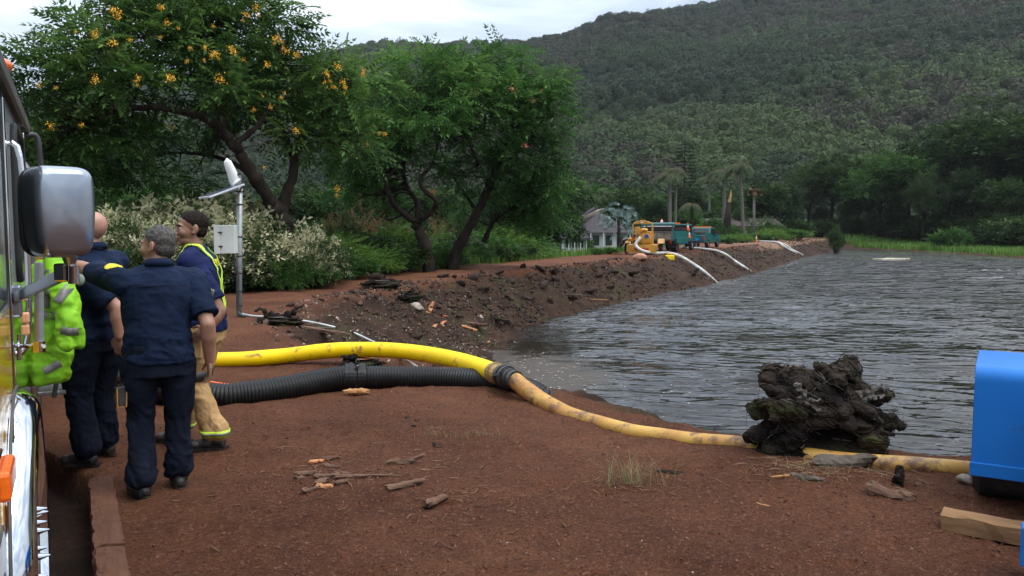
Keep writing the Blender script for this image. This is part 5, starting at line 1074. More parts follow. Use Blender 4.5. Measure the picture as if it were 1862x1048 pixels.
mb = MB(); Q = catmull([at2(413, 291, -.1), at2(415, 298, -.1), at2(422, 315, -.05), at2(428, 330), at2(433, 335)], 6); mb.tube(Q, np.r_[.02, .045, .06, .068, np.linspace(.07, .12, len(Q)-5), .13], 16); mb.sphere(Q[0], .03, 10, 8); mb.build('antenna', M['white_plastic'], po, smooth=True)
mb = MB(); mb.box(at2(432, 328), (.14, .1, .2)); mb.build('antenna_mount', M['galvanised'], po, bevel=.01)
mb = MB(); mb.tube(catmull([at2(432, 318, -.05), at2(438, 315, -.05), at2(441, 322, -.05), at2(440, 338, -.05), at2(436, 348, -.07)], 5), .02, 8); mb.build('cable_loop', M['black_plastic'], po, smooth=True)
mb = MB(); mb.tube(catmull([at2(424, 461, -.1), at2(427, 480, -.08), at2(432, 500, -.07), at2(432, 560, -.07), at2(437, 572, -.1), at2(446, 576, -.12)], 6), .027, 8); mb.build('cable', M['black_plastic'], po, smooth=True)

# ---------------------------------------------------------------- twigs and straw: a litter nobody could count
def litter(name, ctrs, mat, seed, lmin=.03, lmax=.13, r=.0022):
    rs = np.random.RandomState(seed); mb = MB()
    for (u, v, su, sv, n) in ctrs:
        for q in range(n):
            c = atZ(u+su*rs.normal(), v+sv*rs.normal(), 0)
            if sdist(c[None, :2], C_POLY)[0] < .02: continue
            a = rs.rand()*6.28; L_ = lmin+(lmax-lmin)*rs.rand()**2; d = np.array([math.cos(a), math.sin(a)]); P = []
            for t in (-.5, 0, .5): xy = c[:2]+d*L_*t+rs.normal(size=2)*L_*.07; P.append([xy[0], xy[1], 0.])
            P = np.array(P); P[:, 2] = land(P[:, :2])+.004+.012*rs.rand(3); mb.tube(P, np.array([1, 1, .5])*r*(.5+rs.rand()), 4, cap=False)
    return mb.build(name, mat, kind='stuff')
pm('straw', (.24, .15, .085), (.13, .075, .045), rough=.9, scale=9, bump=0)
litter('straw_litter', [(1440, 850, 45, 9, 100), (1560, 862, 55, 9, 60), (1480, 870, 30, 8, 60), (1640, 880, 30, 12, 30), (590, 870, 60, 22, 40), (760, 890, 90, 30, 30), (1180, 890, 60, 18, 30), (900, 860, 400, 70, 90)], M['straw'], 801)
litter('dark_twigs', [(600, 870, 60, 20, 50), (780, 900, 90, 30, 50), (1000, 860, 420, 80, 160), (1500, 870, 90, 18, 60), (700, 770, 180, 30, 60)], M['brown_wood'], 802, .02, .10, .003)
for i, (u, v, s_, lb) in enumerate(((1640, 848, .085, 'dark brown rounded rock by the tan pipe right of the root stump'), (1622, 852, .06, 'small black clod touching the pipe beside the big stump'), (1745, 763, .0, ''))):
    if s_: p = drop(u, v, 0); o = obj('stone', RKM['rock_dark'][i+1], None, loc=(p[0], p[1], p[2]+s_*.3)); o.scale = (s_, s_, s_); tag(o, lb, 'rock')
# the little hollow in the middle of the mound is edged with clods
for i, (u, v, s_) in enumerate(((735, 768, .05), (752, 775, .04), (760, 765, .045), (742, 760, .035))):
    p = drop(u, v, 0); o = obj('clod', RKM['rock_brown'][i], None, loc=(p[0], p[1], p[2]+s_*.1)); o.scale = (s_, s_, s_*.8); tag(o, '%s of the four earth clods round the small hollow in the dirt' % ['leftmost', 'lowest', 'rightmost', 'farthest'][i], 'clod', 'clods round the hollow')
# ================================================================ HOUSES
pm('shingle_grey', (.07, .062, .066), (.05, .044, .047), rough=.9, scale=3, bump=.4)
pm('roof_tan', (.30, .25, .20), (.24, .2, .16), rough=.9, scale=3, bump=.2)
pm('wall_beige', (.38, .33, .26), (.33, .28, .22), rough=.9, scale=1, bump=.1)
pm('wall_white', (.5, .5, .49), (.44, .44, .43), rough=.8, scale=2, bump=.05)
pm('window_dark', (.02, .025, .03), (.03, .035, .04), rough=.1, scale=2, bump=0)
pm('roof_rust', (.05, .04, .038), (.08, .065, .06), rough=.85, scale=.6, bump=.2, dirt=((.42, .42, .42), .5, .60))
pm('teal_roof', (.10, .26, .25), (.08, .2, .2), rough=.5, scale=3, bump=0)
def hip(mb, cx, cy, z0, w, d, h, ov=.5, ridge=.4):
    a, b = w/2+ov, d/2+ov; r = w*ridge/2
    mb.add([[cx-a, cy-b, z0], [cx+a, cy-b, z0], [cx+a, cy+b, z0], [cx-a, cy+b, z0], [cx-r, cy, z0+h], [cx+r, cy, z0+h], [cx-a, cy-b, z0-.18], [cx+a, cy-b, z0-.18], [cx+a, cy+b, z0-.18], [cx-a, cy+b, z0-.18]],
           [(0, 1, 5, 4), (1, 2, 5), (2, 3, 4, 5), (3, 0, 4), (6, 7, 1, 0), (7, 8, 2, 1), (8, 9, 3, 2), (9, 6, 0, 3), (9, 8, 7, 6)])
def P3(u, v, Y): return atY(u, v, Y)
# beige house with a slanted clerestory
Y = 104; p0 = P3(1060, 430, Y); z0 = H(p0[0], p0[1]); ho = whole('house', 'beige house with a long slanted roof and teal clerestory left of the silver palm', 'house', (p0[0], p0[1], z0))
s = Y/FPX
def hz(u, v): q = P3(u, v, Y); return q[0]-p0[0], q[2]-z0
xl, zl = hz(1022, 407); xr, zr = hz(1098, 378)
mb = MB(); mb.prism([(xl, -.5), (xr-.8, -.5), (xr-.8, zr-.3), (xl, zl-.3)], 1, 0, 9); mb.build('wall', M['wall_beige'], ho)
mb = MB(); mb.prism([(xl-.8, zl-.75), (xr+.3, zr-.35), (xr+.3, zr), (xl-.8, zl-.3)], 1, -.9, 10); mb.build('roof', M['roof_tan'], ho)
mb = MB(); mb.prism([(xl+1.2, zl-.1), (xr-.6, zr-.12), (xr-.6, zr+.22), (xl+1.5, zl+.25)], 1, .8, 9); mb.build('upper_roof', M['shingle_grey'], ho)
mb = MB(); mb.prism([(xl+2.0, zl+.3), (xl+3.9, zl+1.0), (xl+3.9, zl+1.35), (xl+2.0, zl+.75)], 1, .5, 3); mb.build('clerestory', M['teal_roof'], ho)
for k in range(3): mb = MB(); mb.span((xl+.8+k*1.5, -.06, .9), (xl+1.7+k*1.5, .02, 2.0)); mb.build('window', M['window_dark'], ho)
# grey-roofed house
Y = 96; p0 = P3(1092, 430, Y); z0 = H(p0[0], p0[1]); ho = whole('house', 'white walled house under a dark grey hip roof partly behind the silver fan palm', 'house', (p0[0], p0[1], z0))
q = P3(1092, 423, Y)[2]-z0; mb = MB(); mb.span((-2.6, 0, -.6), (3.2, 7, q-.1)); mb.build('wall', M['wall_white'], ho)
mb = MB(); hip(mb, .3, 3.5, q, 5.8, 7, 2.3, .5, .1); mb.build('roof', M['shingle_grey'], ho)
for x in (-2.0, -.9, .6, 1.9): mb = MB(); mb.span((x, -.06, q-1.5), (x+.75, .01, q-.35)); mb.build('window', M['window_dark'], ho)
for x in (-2.9, -1.2, .3, 3.4): mb = MB(); mb.span((x-.07, -.55, -.5), (x+.07, -.41, q-.1)); mb.build('porch_post', M['wall_white'], ho)
# small white pavilion
Y = 88; p0 = P3(1046, 450, Y); z0 = H(p0[0], p0[1]); ho = whole('house', 'small white porch house with grey roof and railing at the foot of the levee', 'house', (p0[0], p0[1], z0))
xl, zt = P3(1022, 433, Y)[0]-p0[0], P3(1046, 433, Y)[2]-z0; xr = P3(1068, 438, Y)[0]-p0[0]
mb = MB(); mb.span((xl+.2, .8, -.6), (xr-.2, 4, zt)); mb.build('wall', M['wall_white'], ho)
mb = MB(); hip(mb, (xl+xr)/2, 2, zt, xr-xl, 4, 1.5, .35, .1); mb.build('roof', M['shingle_grey'], ho)
for x in np.linspace(xl+.1, xr-.1, 5): mb = MB(); mb.span((x-.06, -.06, -.5), (x+.06, .06, zt)); mb.build('porch_post', M['wall_white'], ho)
for x in (xl+.45, xl+1.15, xl+1.85): mb = MB(); mb.span((x, .74, zt-1.05), (x+.5, .81, zt-.2)); mb.build('window', M['window_dark'], ho)
mb = MB(); mb.span((xl, -.04, .02), (xr, .04, .12)); mb.span((xl, -.04, .75), (xr, .04, .83))
for x in np.arange(xl+.1, xr, .2): mb.span((x-.03, -.025, .1), (x+.03, .025, .76))
mb.build('railing', M['wall_white'], ho)
# long low building
Y = 122; p0 = P3(1310, 430, Y); z0 = H(p0[0], p0[1]); ho = whole('long_building', 'long low building with a rusty patched roof behind the palms', 'building', (p0[0], p0[1], z0), .06)
zt = P3(1310, 410, Y)[2]-z0; xl, xr = P3(1172, 400, Y)[0]-p0[0], P3(1425, 400, Y)[0]-p0[0]
mb = MB(); mb.span((xl, 0, -.5), (xr, 6, zt)); mb.build('wall', M['wall_beige'], ho)
n = 14
for k in range(n):
    a = xl+(xr-xl)*k/n; b_ = xl+(xr-xl)*(k+1)/n-.03; mb = MB(); mb.prism([(-.7, zt-.1), (3, zt+1.05+.03*(k % 3)), (6.7, zt-.1), (6.7, zt-.2), (-.7, zt-.2)], 0, a, b_); mb.build('roof_panel', M['roof_rust'], ho)
for x in np.arange(xl+1, xr-1.5, 2.4): mb = MB(); mb.span((x, -.05, zt-1.7), (x+1.1, .02, zt-.6)); mb.build('window', M['window_dark'], ho)

# ================================================================ VEHICLES ON THE LEVEE
pm('teal_paint', (.006, .085, .080), (.010, .115, .105), rough=.35, scale=1.5, bump=.02, coat=.3, dirt=((.10, .07, .05), 1.7, .62))
pm('pump_yellow', (.50, .25, .025), (.38, .18, .022), rough=.5, scale=3, bump=.05, dirt=((.16, .09, .05), 3, .6))
pm('pump_tan', (.70, .42, .16), (.6, .36, .13), rough=.6, scale=4, bump=.02)
pm('blue_paint', (.004, .115, .40), (.006, .145, .47), rough=.45, scale=1.2, bump=.03, bscale=60, dist=.002, coat=.0, spec=.3, dirt=((.03, .075, .15), 5, .60))
pm('deep_blue', (.01, .045, .25), (.015, .06, .3), rough=.4, scale=2, bump=.02)
pm('tyre', (.02, .019, .018), (.035, .03, .027), rough=.85, scale=8, bump=.3, dirt=((.075, .042, .03), 5, .56))
pm('rim', (.32, .31, .3), (.22, .2, .18), rough=.5, metal=.5, scale=5, bump=.1)
pm('grey_wood', (.25, .21, .17), (.16, .13, .10), rough=.9, scale=5, bump=.5, stretch=(.3, 1, 1))
pm('glass_dark', (.015, .02, .02), (.02, .028, .028), rough=.06, scale=2, bump=0)
pm('rubber', (.012, .012, .012), (.02, .02, .02), rough=.75, scale=9, bump=.1)
pm('red_lamp', (.45, .015, .012), (.4, .01, .01), rough=.25, scale=5, bump=0)
pm('amber_lamp', (.85, .16, .015), (.75, .11, .01), rough=.2, scale=30, bump=.1, coat=.5)
pm('cone_orange', (.85, .12, .03), (.78, .1, .02), rough=.5, scale=5, bump=0)
pm('cone_white', (.75, .74, .72), rough=.5, scale=5, bump=0)
pm('tarp', (.035, .022, .022), (.05, .03, .028), rough=.8, scale=5, bump=.4)
LV = math.atan2(.88, .47)-math.pi/2        # the levee's heading, as a turn from +Y
def wheel(par, x, y, r, wd, hubw='rim', name='wheel', z0=0.):
    w_ = empty(name, (x, y, r+z0)); w_.parent = par; s = 1 if x > 0 else -1
    mb = MB(); n = 26; prof = [(-wd/2, r*.62), (-wd/2, r*.9), (-wd*.38, r), (wd*.38, r), (wd/2, r*.9), (wd/2, r*.62)]
    V = [[a, b*math.cos(2*math.pi*j/n), b*math.sin(2*math.pi*j/n)] for j in range(n) for a, b in prof]; k = len(prof)
    F = [(j*k+i, j*k+(i+1) % k, ((j+1) % n)*k+(i+1) % k, ((j+1) % n)*k+i) for j in range(n) for i in range(k)]
    mb.add(V, F); me = mesh_from(*mb.arrays()); recalc(me); autosmooth(obj('tyre', me, M['tyre'], w_))
    mb = MB(); mb.cyl((-wd*.3, 0, 0), (wd*.30*1, 0, 0), r*.63, 20); mb.cyl((s*wd*.28, 0, 0), (s*wd*.42, 0, 0), r*.25, 12); autosmooth(mb.build('rim', M[hubw], w_)); return w_
def cone(loc, label, par=None, h=.7, rz=0.):
    c = whole('traffic_cone', label, 'traffic cone', loc, rz, 'orange cones'); mb = MB(); mb.box((0, 0, .02), (.36, .36, .04)); mb.build('base', M['cone_orange'], c)
    mb = MB(); mb.tube([(0, 0, .04), (0, 0, h*.45)], [.14, .09], 14); mb.build('body', M['cone_orange'], c); mb = MB(); mb.tube([(0, 0, h*.45), (0, 0, h*.7)], [.092, .058], 14); mb.build('band', M['cone_white'], c)
    mb = MB(); mb.tube([(0, 0, h*.7), (0, 0, h)], [.056, .025], 14); mb.build('tip', M['cone_orange'], c); return c
# --- yellow pump trailer
pg = atZ(1168, 462, 0.0); Yp = 53.; pc = np.array([P3(1170, 458, Yp)[0], Yp, 0]); pc[2] = H(pc[0], pc[1]); s = Yp/FPX
pt = whole('pump_trailer', 'yellow trailer mounted water pump with tall hoop frame and tan fenders', 'pump', pc, LV*.55)
mb = MB(); mb.span((-.95, -1.1, .45), (.95, 1.6, .62)); mb.span((-.07, 1.6, .45), (.07, 2.6, .6)); mb.build('chassis', M['pump_yellow'], pt, bevel=.02)
mb = MB(); mb.span((-.95, -1.14, .12), (.95, -1.08, .5)); mb.build('rear_skirt', M['pump_yellow'], pt)
mb = MB(); mb.span((-.45, -1.18, .28), (.45, -1.15, .40)); mb.build('reflector_strip', M['red_lamp'], pt)
hp = [(-.62, -.6, .6), (-.62, -.6, 1.85), (-.55, -.6, 1.98), (-.1, -.6, 2.12), (.1, -.6, 2.12), (.55, -.6, 1.98), (.62, -.6, 1.85), (.62, -.6, .6)]
mb = MB(); mb.tube(hp, .05, 8); mb.build('hoop_frame', M['pump_yellow'], pt)
mb = MB(); mb.prism([(-.55, 1.93), (.55, 1.93), (.12, 2.2), (-.12, 2.2)], 1, -.63, -.57); mb.build('lifting_plate', M['pump_yellow'], pt)
mb = MB(); mb.box((-.05, -.65, 2.04), (.16, .02, .08)); mb.build('sign', M['cone_white'], pt)
mb = MB(); mb.tube([(.15, -.9, 1.0), (.15, -.2, 1.0)], .36, 18); mb.tube([(.15, -.95, 1.0), (.15, -.9, 1.0)], .26, 14); mb.build('pump_volute', M['pump_yellow'], pt, bevel=.01)
mb = MB(); mb.cyl((.3, -.98, 1.15), (.3, -.9, 1.15), .13, 12); mb.build('gauge', M['deep_blue'], pt)
mb = MB(); mb.tube(catmull([(-.15, -.7, .85), (-.15, -.7, 1.35), (.05, -.7, 1.55), (.3, -.65, 1.5)], 5), .13, 10); mb.tube(catmull([(-.9, -.75, .95), (-.5, -.75, .95), (-.15, -.8, .9)], 4), .11, 10); mb.build('pipework', M['pump_yellow'], pt, smooth=True)
mb = MB(); mb.span((-.4, -.35, .62), (.5, 1.4, 1.45)); mb.build('engine_cover', M['pump_yellow'], pt, bevel=.04)
mb = MB(); mb.span((-.45, -.9, 1.25), (-.15, -.55, 1.75)); mb.build('control_box', M['pump_yellow'], pt, bevel=.02)
mb = MB(); mb.cyl((.1, .6, 1.45), (.1, .6, 1.9), .05, 8); mb.build('exhaust', M['dark_steel'], pt)
mb = MB(); mb.cyl((-.55, -.85, 1.0), (-.55, -.85, 1.12), .08, 10); mb.build('valve_wheel', M['red_lamp'], pt)
for sx in (-1, 1):
    mb = MB(); mb.prism([(-.45, .72), (-.35, .98), (.6, .98), (.75, .72), (.75, .69), (-.45, .69)], 0, sx*1.12-.17, sx*1.12+.17); mb.build('fender', M['pump_tan'], pt)
    wheel(pt, sx*1.1, .15, .36, .22)
# hoses of the pump
pw = lambda x, y, z: np.array(pt.matrix_basis @ Vector((x, y, z)))
bpy.context.view_layer.update()
A = np.array([math.cos(LV*.55), math.sin(LV*.55), 0]); Bv = np.array([-A[1], A[0], 0])
def pl(x, y, z): return pc+A*x+Bv*y+[0, 0, z]
HA = [pl(-.15, -.95, 1.05), pl(-.12, -1.2, 1.0), drop(1160, 450, .12)+[0, 0, .55], drop(1175, 459, .06)+[0, 0, .12], drop(1195, 463, .09), drop(1215, 464, .12), drop(1235, 474, .28), drop(1255, 486, .30), drop(1280, 502, .26), atZ(1304, 516, ZW-.1)]
HA[2] = P3(1156, 446, pl(0, -1.3, 0)[1]); HA[3] = P3(1170, 457, pl(0, -1.7, 0)[1]+.1)
hose('white_hose', HA, .10, M['white_hose'], 'first white suction hose, from the yellow pump down into the pond', k=12)
hose('white_hose', [drop(1240, 452, .1), drop(1262, 454, .1), drop(1282, 456, .1), drop(1300, 462, .25), drop(1318, 470, .3), drop(1335, 482, .3), drop(1352, 491, .22), atZ(1368, 497, ZW-.05)], .10, M['white_hose'], 'second white hose, from under the teal trucks down to the pond', k=12)
hose('white_hose', [drop(1350, 441, .07), drop(1372, 440, .08), drop(1395, 441, .08), drop(1412, 442, .08), drop(1422, 448, .12), drop(1432, 455, .14), drop(1443, 461, .14), atZ(1456, 468, ZW)], .12, M['white_hose'], 'third white hose, beside the cone at the far part of the levee', k=10)
hose('white_hose', [drop(1408, 441, .1), drop(1425, 446, .15), drop(1440, 456, .15), drop(1452, 462, .12), atZ(1464, 467, ZW)], .08, M['white_hose'], 'thin grey hose close beside the third white hose', k=8)
pm('brown_hose', (.085, .04, .03), (.06, .03, .024), rough=.6, scale=3, bump=.05)
for k in (0, 1): hose('discharge_hose', [pl(-.9, -.75, .95+.0*k), pl(-1.25, -.7, .9-.06*k), P3(1133-3*k, 444, pc[1]), drop(1122-3*k, 457, .05), drop(1115-4*k, 463, -.1)], .065, M['brown_hose'], ['upper brown hose bending left off the yellow pump', 'lower brown hose bending left off the yellow pump'][k], k=8)
# --- teal dump truck
Yd = 60.; dc_ = np.array([P3(1212, 450, Yd)[0], Yd, 0]); dc_[2] = H(dc_[0], dc_[1]); dt = whole('dump_truck', 'teal stake bed dump truck with weathered wooden tailgate, seen from behind', 'truck', dc_, LV)
mb = MB(); mb.span((-.45, -2.1, .55), (.45, 3.6, .78)); mb.build('chassis', M['dark_steel'], dt)
mb = MB(); mb.span((-1.12, -2.2, .80), (1.12, 1.6, .92)); mb.build('bed_floor', M['teal_paint'], dt)
for sx in (-1, 1): mb = MB(); mb.span((sx*1.12-.04, -2.2, .92), (sx*1.12+.04, 1.6, 1.5)); mb.build('bed_side', M['teal_paint'], dt, bevel=.01)
for k in range(4): mb = MB(); mb.span((-1.02+.52*k, -2.26, .93), (-1.02+.52*k+.49, -2.2, 1.42)); mb.build('tailgate_board', M['grey_wood'], dt)
mb = MB(); mb.span((-1.12, -2.3, 1.43), (1.12, -2.18, 1.5)); mb.span((-1.12, -2.3, .84), (1.12, -2.18, .91)); mb.span((-1.12, -2.3, .9), (-1.03, -2.18, 1.45)); mb.span((1.03, -2.3, .9), (1.12, -2.18, 1.45)); mb.build('tailgate_frame', M['pale_bark'], dt)
mb = MB(); mb.span((-1.08, -2.12, 1.5), (1.08, 1.5, 1.86)); mb.build('load', M['tarp'], dt, bevel=.08)
mb = MB(); mb.tube([(-1.22, -2.0, 1.96), (1.22, -2.0, 1.96)], .13, 12); mb.span((-1.2, -2.0, 1.9), (1.2, 1.6, 1.98)); mb.build('bed_cover', M['teal_paint'], dt, bevel=.03)
mb = MB(); mb.span((-1.18, -2.14, 1.80), (1.18, -2.10, 1.86)); mb.build('cover_trim', M['cone_white'], dt)
for sx in (-1, 1): mb = MB(); mb.span((sx*1.08-.05, -2.15, 1.5), (sx*1.08+.05, -2.05, 1.95)); mb.build('stake', M['teal_paint'], dt)
mb = MB(); mb.prism([(1.75, .7), (4.4, .7), (4.4, 1.25), (3.5, 1.35), (3.05, 2.0), (1.75, 2.0)], 0, -.98, .98); mb.build('cab', M['teal_paint'], dt, bevel=.06)
mb = MB(); mb.span((-.75, 1.73, 1.4), (.75, 1.76, 1.88)); mb.build('rear_window', M['glass_dark'], dt)
for sx in (-1, 1): mb = MB(); mb.prism([(1.95, 1.38), (3.3, 1.38), (2.95, 1.88), (1.95, 1.88)], 0, sx*.985-.008, sx*.985+.008); mb.build('side_window', M['glass_dark'], dt)
for sx in (-1, 1):
    wheel(dt, sx*.9, -1.0, .42, .42); wheel(dt, sx*.9, 3.3, .42, .24); mb = MB(); mb.box((sx*1.0, -2.25, .72), (.12, .05, .18)); mb.build('tail_lamp', M['red_lamp'], dt)
    mb = MB(); mb.span((sx*.95-.28, -1.52, .3), (sx*.95+.28, -1.49, .78)); mb.build('mud_flap', M['rubber'], dt)
    mb = MB(); mb.box((sx*1.2, 2.9, 1.5), (.06, .18, .3)); mb.build('mirror', M['black_plastic'], dt)
mb = MB(); mb.span((1.0, -1.6, .62), (1.25, 1.2, 1.0)); mb.build('tool_locker', M['teal_paint'], dt, bevel=.02)
mb = MB(); mb.box((.75, .2, 2.04), (.3, .3, .12)); mb.build('strobe', M['amber_lamp'], dt)
Ad = np.array([math.cos(LV), math.sin(LV), 0]); Bd = np.array([-Ad[1], Ad[0], 0])
cone(dc_+Ad*1.0+Bd*1.9+[0, 0, 1.55], 'upper orange cone hung at the rear of the blue compressor', h=.55); cone(dc_+Ad*1.05+Bd*2.1+[0, 0, .98], 'lower orange cone hung at the rear of the blue compressor', h=.55)
cone(dc_-Ad*.2-Bd*.6+[0, 0, 1.99], 'orange cone lying on top of the dump truck bed cover', h=.4)
# --- blue compressor trailer
Yc = 66.5; cc_ = np.array([P3(1247, 450, Yc)[0], Yc, 0]); cc_[2] = H(cc_[0], cc_[1]); ct = whole('compressor_trailer', 'small deep blue trailer between the dump truck and the pickup', 'trailer', cc_, LV)
mb = MB(); mb.span((-.6, -.8, .45), (.6, .9, .6)); mb.build('chassis', M['deep_blue'], ct); mb = MB(); mb.span((-.5, -.7, .6), (.45, .8, 1.5)); mb.build('engine_housing', M['deep_blue'], ct, bevel=.05)
mb = MB(); mb.tube([(-.55, -.75, .6), (-.55, -.75, 1.75), (.6, -.75, 1.75), (.6, -.75, .6)], .05, 8); mb.build('frame', M['deep_blue'], ct)
mb = MB(); mb.cyl((.1, -.74, 1.2), (.1, -.7, 1.2), .17, 14); mb.build('round_emblem', M['brass'], ct)
for sx in (-1, 1):
    wheel(ct, sx*.78, 0, .33, .2); mb = MB(); mb.prism([(-.45, .7), (-.38, .86), (.38, .86), (.45, .7)], 0, sx*.78-.14, sx*.78+.14); mb.build('fender', M['blue_paint'], ct)
# --- teal pickup
Yk = 71.; kc = np.array([P3(1276, 448, Yk)[0], Yk, 0]); kc[2] = H(kc[0], kc[1]); pk = whole('pickup_truck', 'teal pickup truck with a light bar parked furthest along the levee', 'truck', kc, LV)
mb = MB(); mb.prism([(-2.5, .45), (2.6, .45), (2.6, 1.05), (1.5, 1.15), (1.5, .9), (-2.5, 1.08)], 0, -.95, .95); mb.build('body', M['teal_paint'], pk, bevel=.04)
mb = MB(); mb.prism([(-.45, 1.0), (1.65, 1.0), (1.05, 1.68), (-.2, 1.72)], 0, -.82, .82); mb.build('cab', M['teal_paint'], pk, bevel=.05)
mb = MB(); mb.add([(-.68, -.44, 1.15), (.68, -.44, 1.15), (.62, -.30, 1.6), (-.62, -.30, 1.6)], [(0, 1, 2, 3)]); o = mb.build('rear_window', M['glass_dark'], pk); sd_ = o.modifiers.new('s', 'SOLIDIFY'); sd_.thickness = .03
for sx in (-1, 1):
    mb = MB(); mb.prism([(-.25, 1.12), (1.45, 1.12), (1.0, 1.6), (-.12, 1.62)], 0, sx*.825-.01, sx*.825+.01); mb.build('side_window', M['glass_dark'], pk)
    mb = MB(); mb.span((sx*.91-.03, -2.5, 1.05), (sx*.91+.03, -.5, 1.25)); mb.build('bed_rail', M['teal_paint'], pk, bevel=.01)
    wheel(pk, sx*.86, -1.5, .38, .25); wheel(pk, sx*.86, 1.75, .38, .25); mb = MB(); mb.box((sx*.85, -2.52, .85), (.14, .05, .3)); mb.build('tail_lamp', M['red_lamp'], pk)
    mb = MB(); mb.box((sx*1.08, 1.1, 1.2), (.2, .08, .2)); mb.build('mirror', M['black_plastic'], pk)
mb = MB(); mb.span((-.9, -2.62, .42), (.9, -2.5, .58)); mb.build('bumper', M['dark_steel'], pk); mb = MB(); mb.span((-.7, .1, 1.72), (.7, .35, 1.82)); mb.build('light_bar', M['amber_lamp'], pk)
mb = MB(); mb.span((-.8, -2.53, .62), (.8, -2.49, 1.0)); mb.build('tailgate', M['teal_paint'], pk)
mb = MB(); mb.span((-.7, -2.2, 1.0), (.5, -.8, 1.35)); mb.build('tool_box', M['black_plastic'], pk, bevel=.03)
p = drop(1375, 441, 0); cone(p, 'lone orange cone standing on the levee beside the third white hose', h=.95)
fp = pl(1.75, -.9, 0); fp[2] = H(fp[0], fp[1]); fc = whole('fuel_can', 'bright yellow fuel can on the ground beside the pump trailer wheel', 'fuel can', fp); mb = MB(); mb.box((0, 0, .17), (.55, .35, .34)); mb.build('body', M['yellow_hose'], fc, bevel=.05)
mb = MB(); mb.tube([(-.12, 0, .33), (-.12, 0, .44), (.12, 0, .44), (.12, 0, .33)], .03, 6); mb.build('handle', M['yellow_hose'], fc); mb = MB(); mb.cyl((.2, 0, .33), (.2, 0, .4), .05, 8); mb.build('cap', M['red_lamp'], fc)

# ================================================================ THE BLUE TRAILER AT THE RIGHT
bt = whole('blue_trailer', 'bright blue wheeled trailer cut off by the right edge of the picture', 'trailer', (2.80, 4.90, 0), -R(31))
BTR = True
def L3(x, y, z): return (x, y, z)
zt = .88
prof = [(-.44, .0), (-.44, .0)]
mb = MB()
# fender: rounded cover over the wheel, thin plate with side skirts
n = 8; top = [(-.50, .22), (-.50, .30), (-.475, .78)]+[(-.475+.08*(1-math.cos(t)), .80+.08*math.sin(t)) for t in np.linspace(.05, math.pi/2, 6)]+[(.3+.17*math.sin(t), .75+.13*math.cos(t)) for t in np.linspace(0, math.pi/2-.05, 6)]+[(.50, .72), (.52, .26)]
x0, x1 = .0, .36
top = [(a+.5, b_) for a, b_ in top]
V = []; 
for x in (x0, x1): V += [[x, a, b_] for a, b_ in top]
for x in (x0+.012, x1-.012): V += [[x, .5+(a-.5)*.97, b_-.012] for a, b_ in top]
k = len(top); F = [(i, i+1, k+i+1, k+i) for i in range(k-1)]+[(2*k+i, 3*k+i, 3*k+i+1, 2*k+i+1) for i in range(k-1)]+[(i+1, i, 2*k+i, 2*k+i+1) for i in range(k-1)]+[(k+i, k+i+1, 3*k+i+1, 3*k+i) for i in range(k-1)]
me = mesh_from(V, F); recalc(me); fe = autosmooth(obj('fender', me, M['blue_paint'], bt))
mb = MB(); mb.span((x0-.010, -.016, .215), (x1+.02, .004, .30)); mb.build('fender_lip', M['blue_paint'], fe, bevel=.006)
mb = MB(); mb.prism([(.01, .30), (.035, .78), (.11, .87), (.84, .87), (.95, .72), (1., .30)], 0, x0-.004, x0+.008); mb.build('side_skirt', M['blue_paint'], fe, bevel=.004)
mb = MB(); mb.prism([(-.4, .55), (2.2, .55), (2.2, .82), (2.0, .9), (-.2, .9), (-.4, .82)], 0, x1+.06, x1+1.3); mb.build('housing', M['blue_paint'], bt, bevel=.03)
mb = MB(); mb.span((x1+.04, -.5, .38), (x1+1.3, 2.4, .5)); mb.build('chassis', M['deep_blue'], bt, bevel=.01)
wheel(bt, .175, .405, .375, .34, z0=.0); wheel(bt, 1.85, .38, .375, .26, z0=.0)
mb = MB(); q = rotz(R(31))@(atY(1861, 990, 3.95)-np.array([2.80, 4.90, 0])); mb.span((q[0]-.012, q[1]-.05, q[2]-.1), (q[0]+.25, q[1]+.05, q[2]+.1)); mb.build('jack_pad', M['blue_paint'], bt, bevel=.01)
mb = MB(); mb.span((q[0]+.08, q[1]-.02, q[2]+.1), (q[0]+.14, q[1]+.02, .6)); mb.build('jack_post', M['deep_blue'], bt)
def block(name, a, b_, hgt, wd, mat, label, cat, bev=.012, seed=0):
    a, b_ = np.asarray(a, float), np.asarray(b_, float); L_ = np.linalg.norm((b_-a)[:2]); rs = np.random.RandomState(seed); n = 14; V = []
    for i in range(n+1):
        x = -L_/2+L_*i/n
        for y, z in ((-wd/2, 0), (wd/2, 0), (wd/2, hgt*.93), (wd*.42, hgt), (-wd*.42, hgt), (-wd/2, hgt*.93)): V.append([x+.004*rs.normal(), y+.003*rs.normal(), z+.003*rs.normal()*(z > 0)])
    F = [tuple(range(6))]+[(i*6+j, (i+1)*6+j, (i+1)*6+(j+1) % 6, i*6+(j+1) % 6) for i in range(n) for j in range(6)]+[tuple(n*6+j for j in range(6))[::-1]]
    me = mesh_from(V, F); recalc(me); c = (a+b_)/2; o = obj(name, me, mat, loc=(c[0], c[1], c[2])); o.rotation_euler = (0, 0, math.atan2(b_[1]-a[1], b_[0]-a[0])); return tag(o, label, cat)
pm('sleeper_wood', (.24, .135, .065), (.15, .08, .042), rough=.85, scale=4, bump=.7, bscale=26, dist=.012, stretch=(.25, 1, 1), dirt=((.10, .05, .034), 4, .56))
a = atZ(1728, 968, -.01); b_ = atZ(1890, 1000, -.01); b_ = a+(b_-a)/np.linalg.norm(b_-a)*.95; off = np.array([0, .09, 0]); block('wheel_chock', a+off, b_+off, .10, .14, M['sleeper_wood'], 'squared brown timber wedged under the tyre of the blue trailer', 'timber', seed=3)
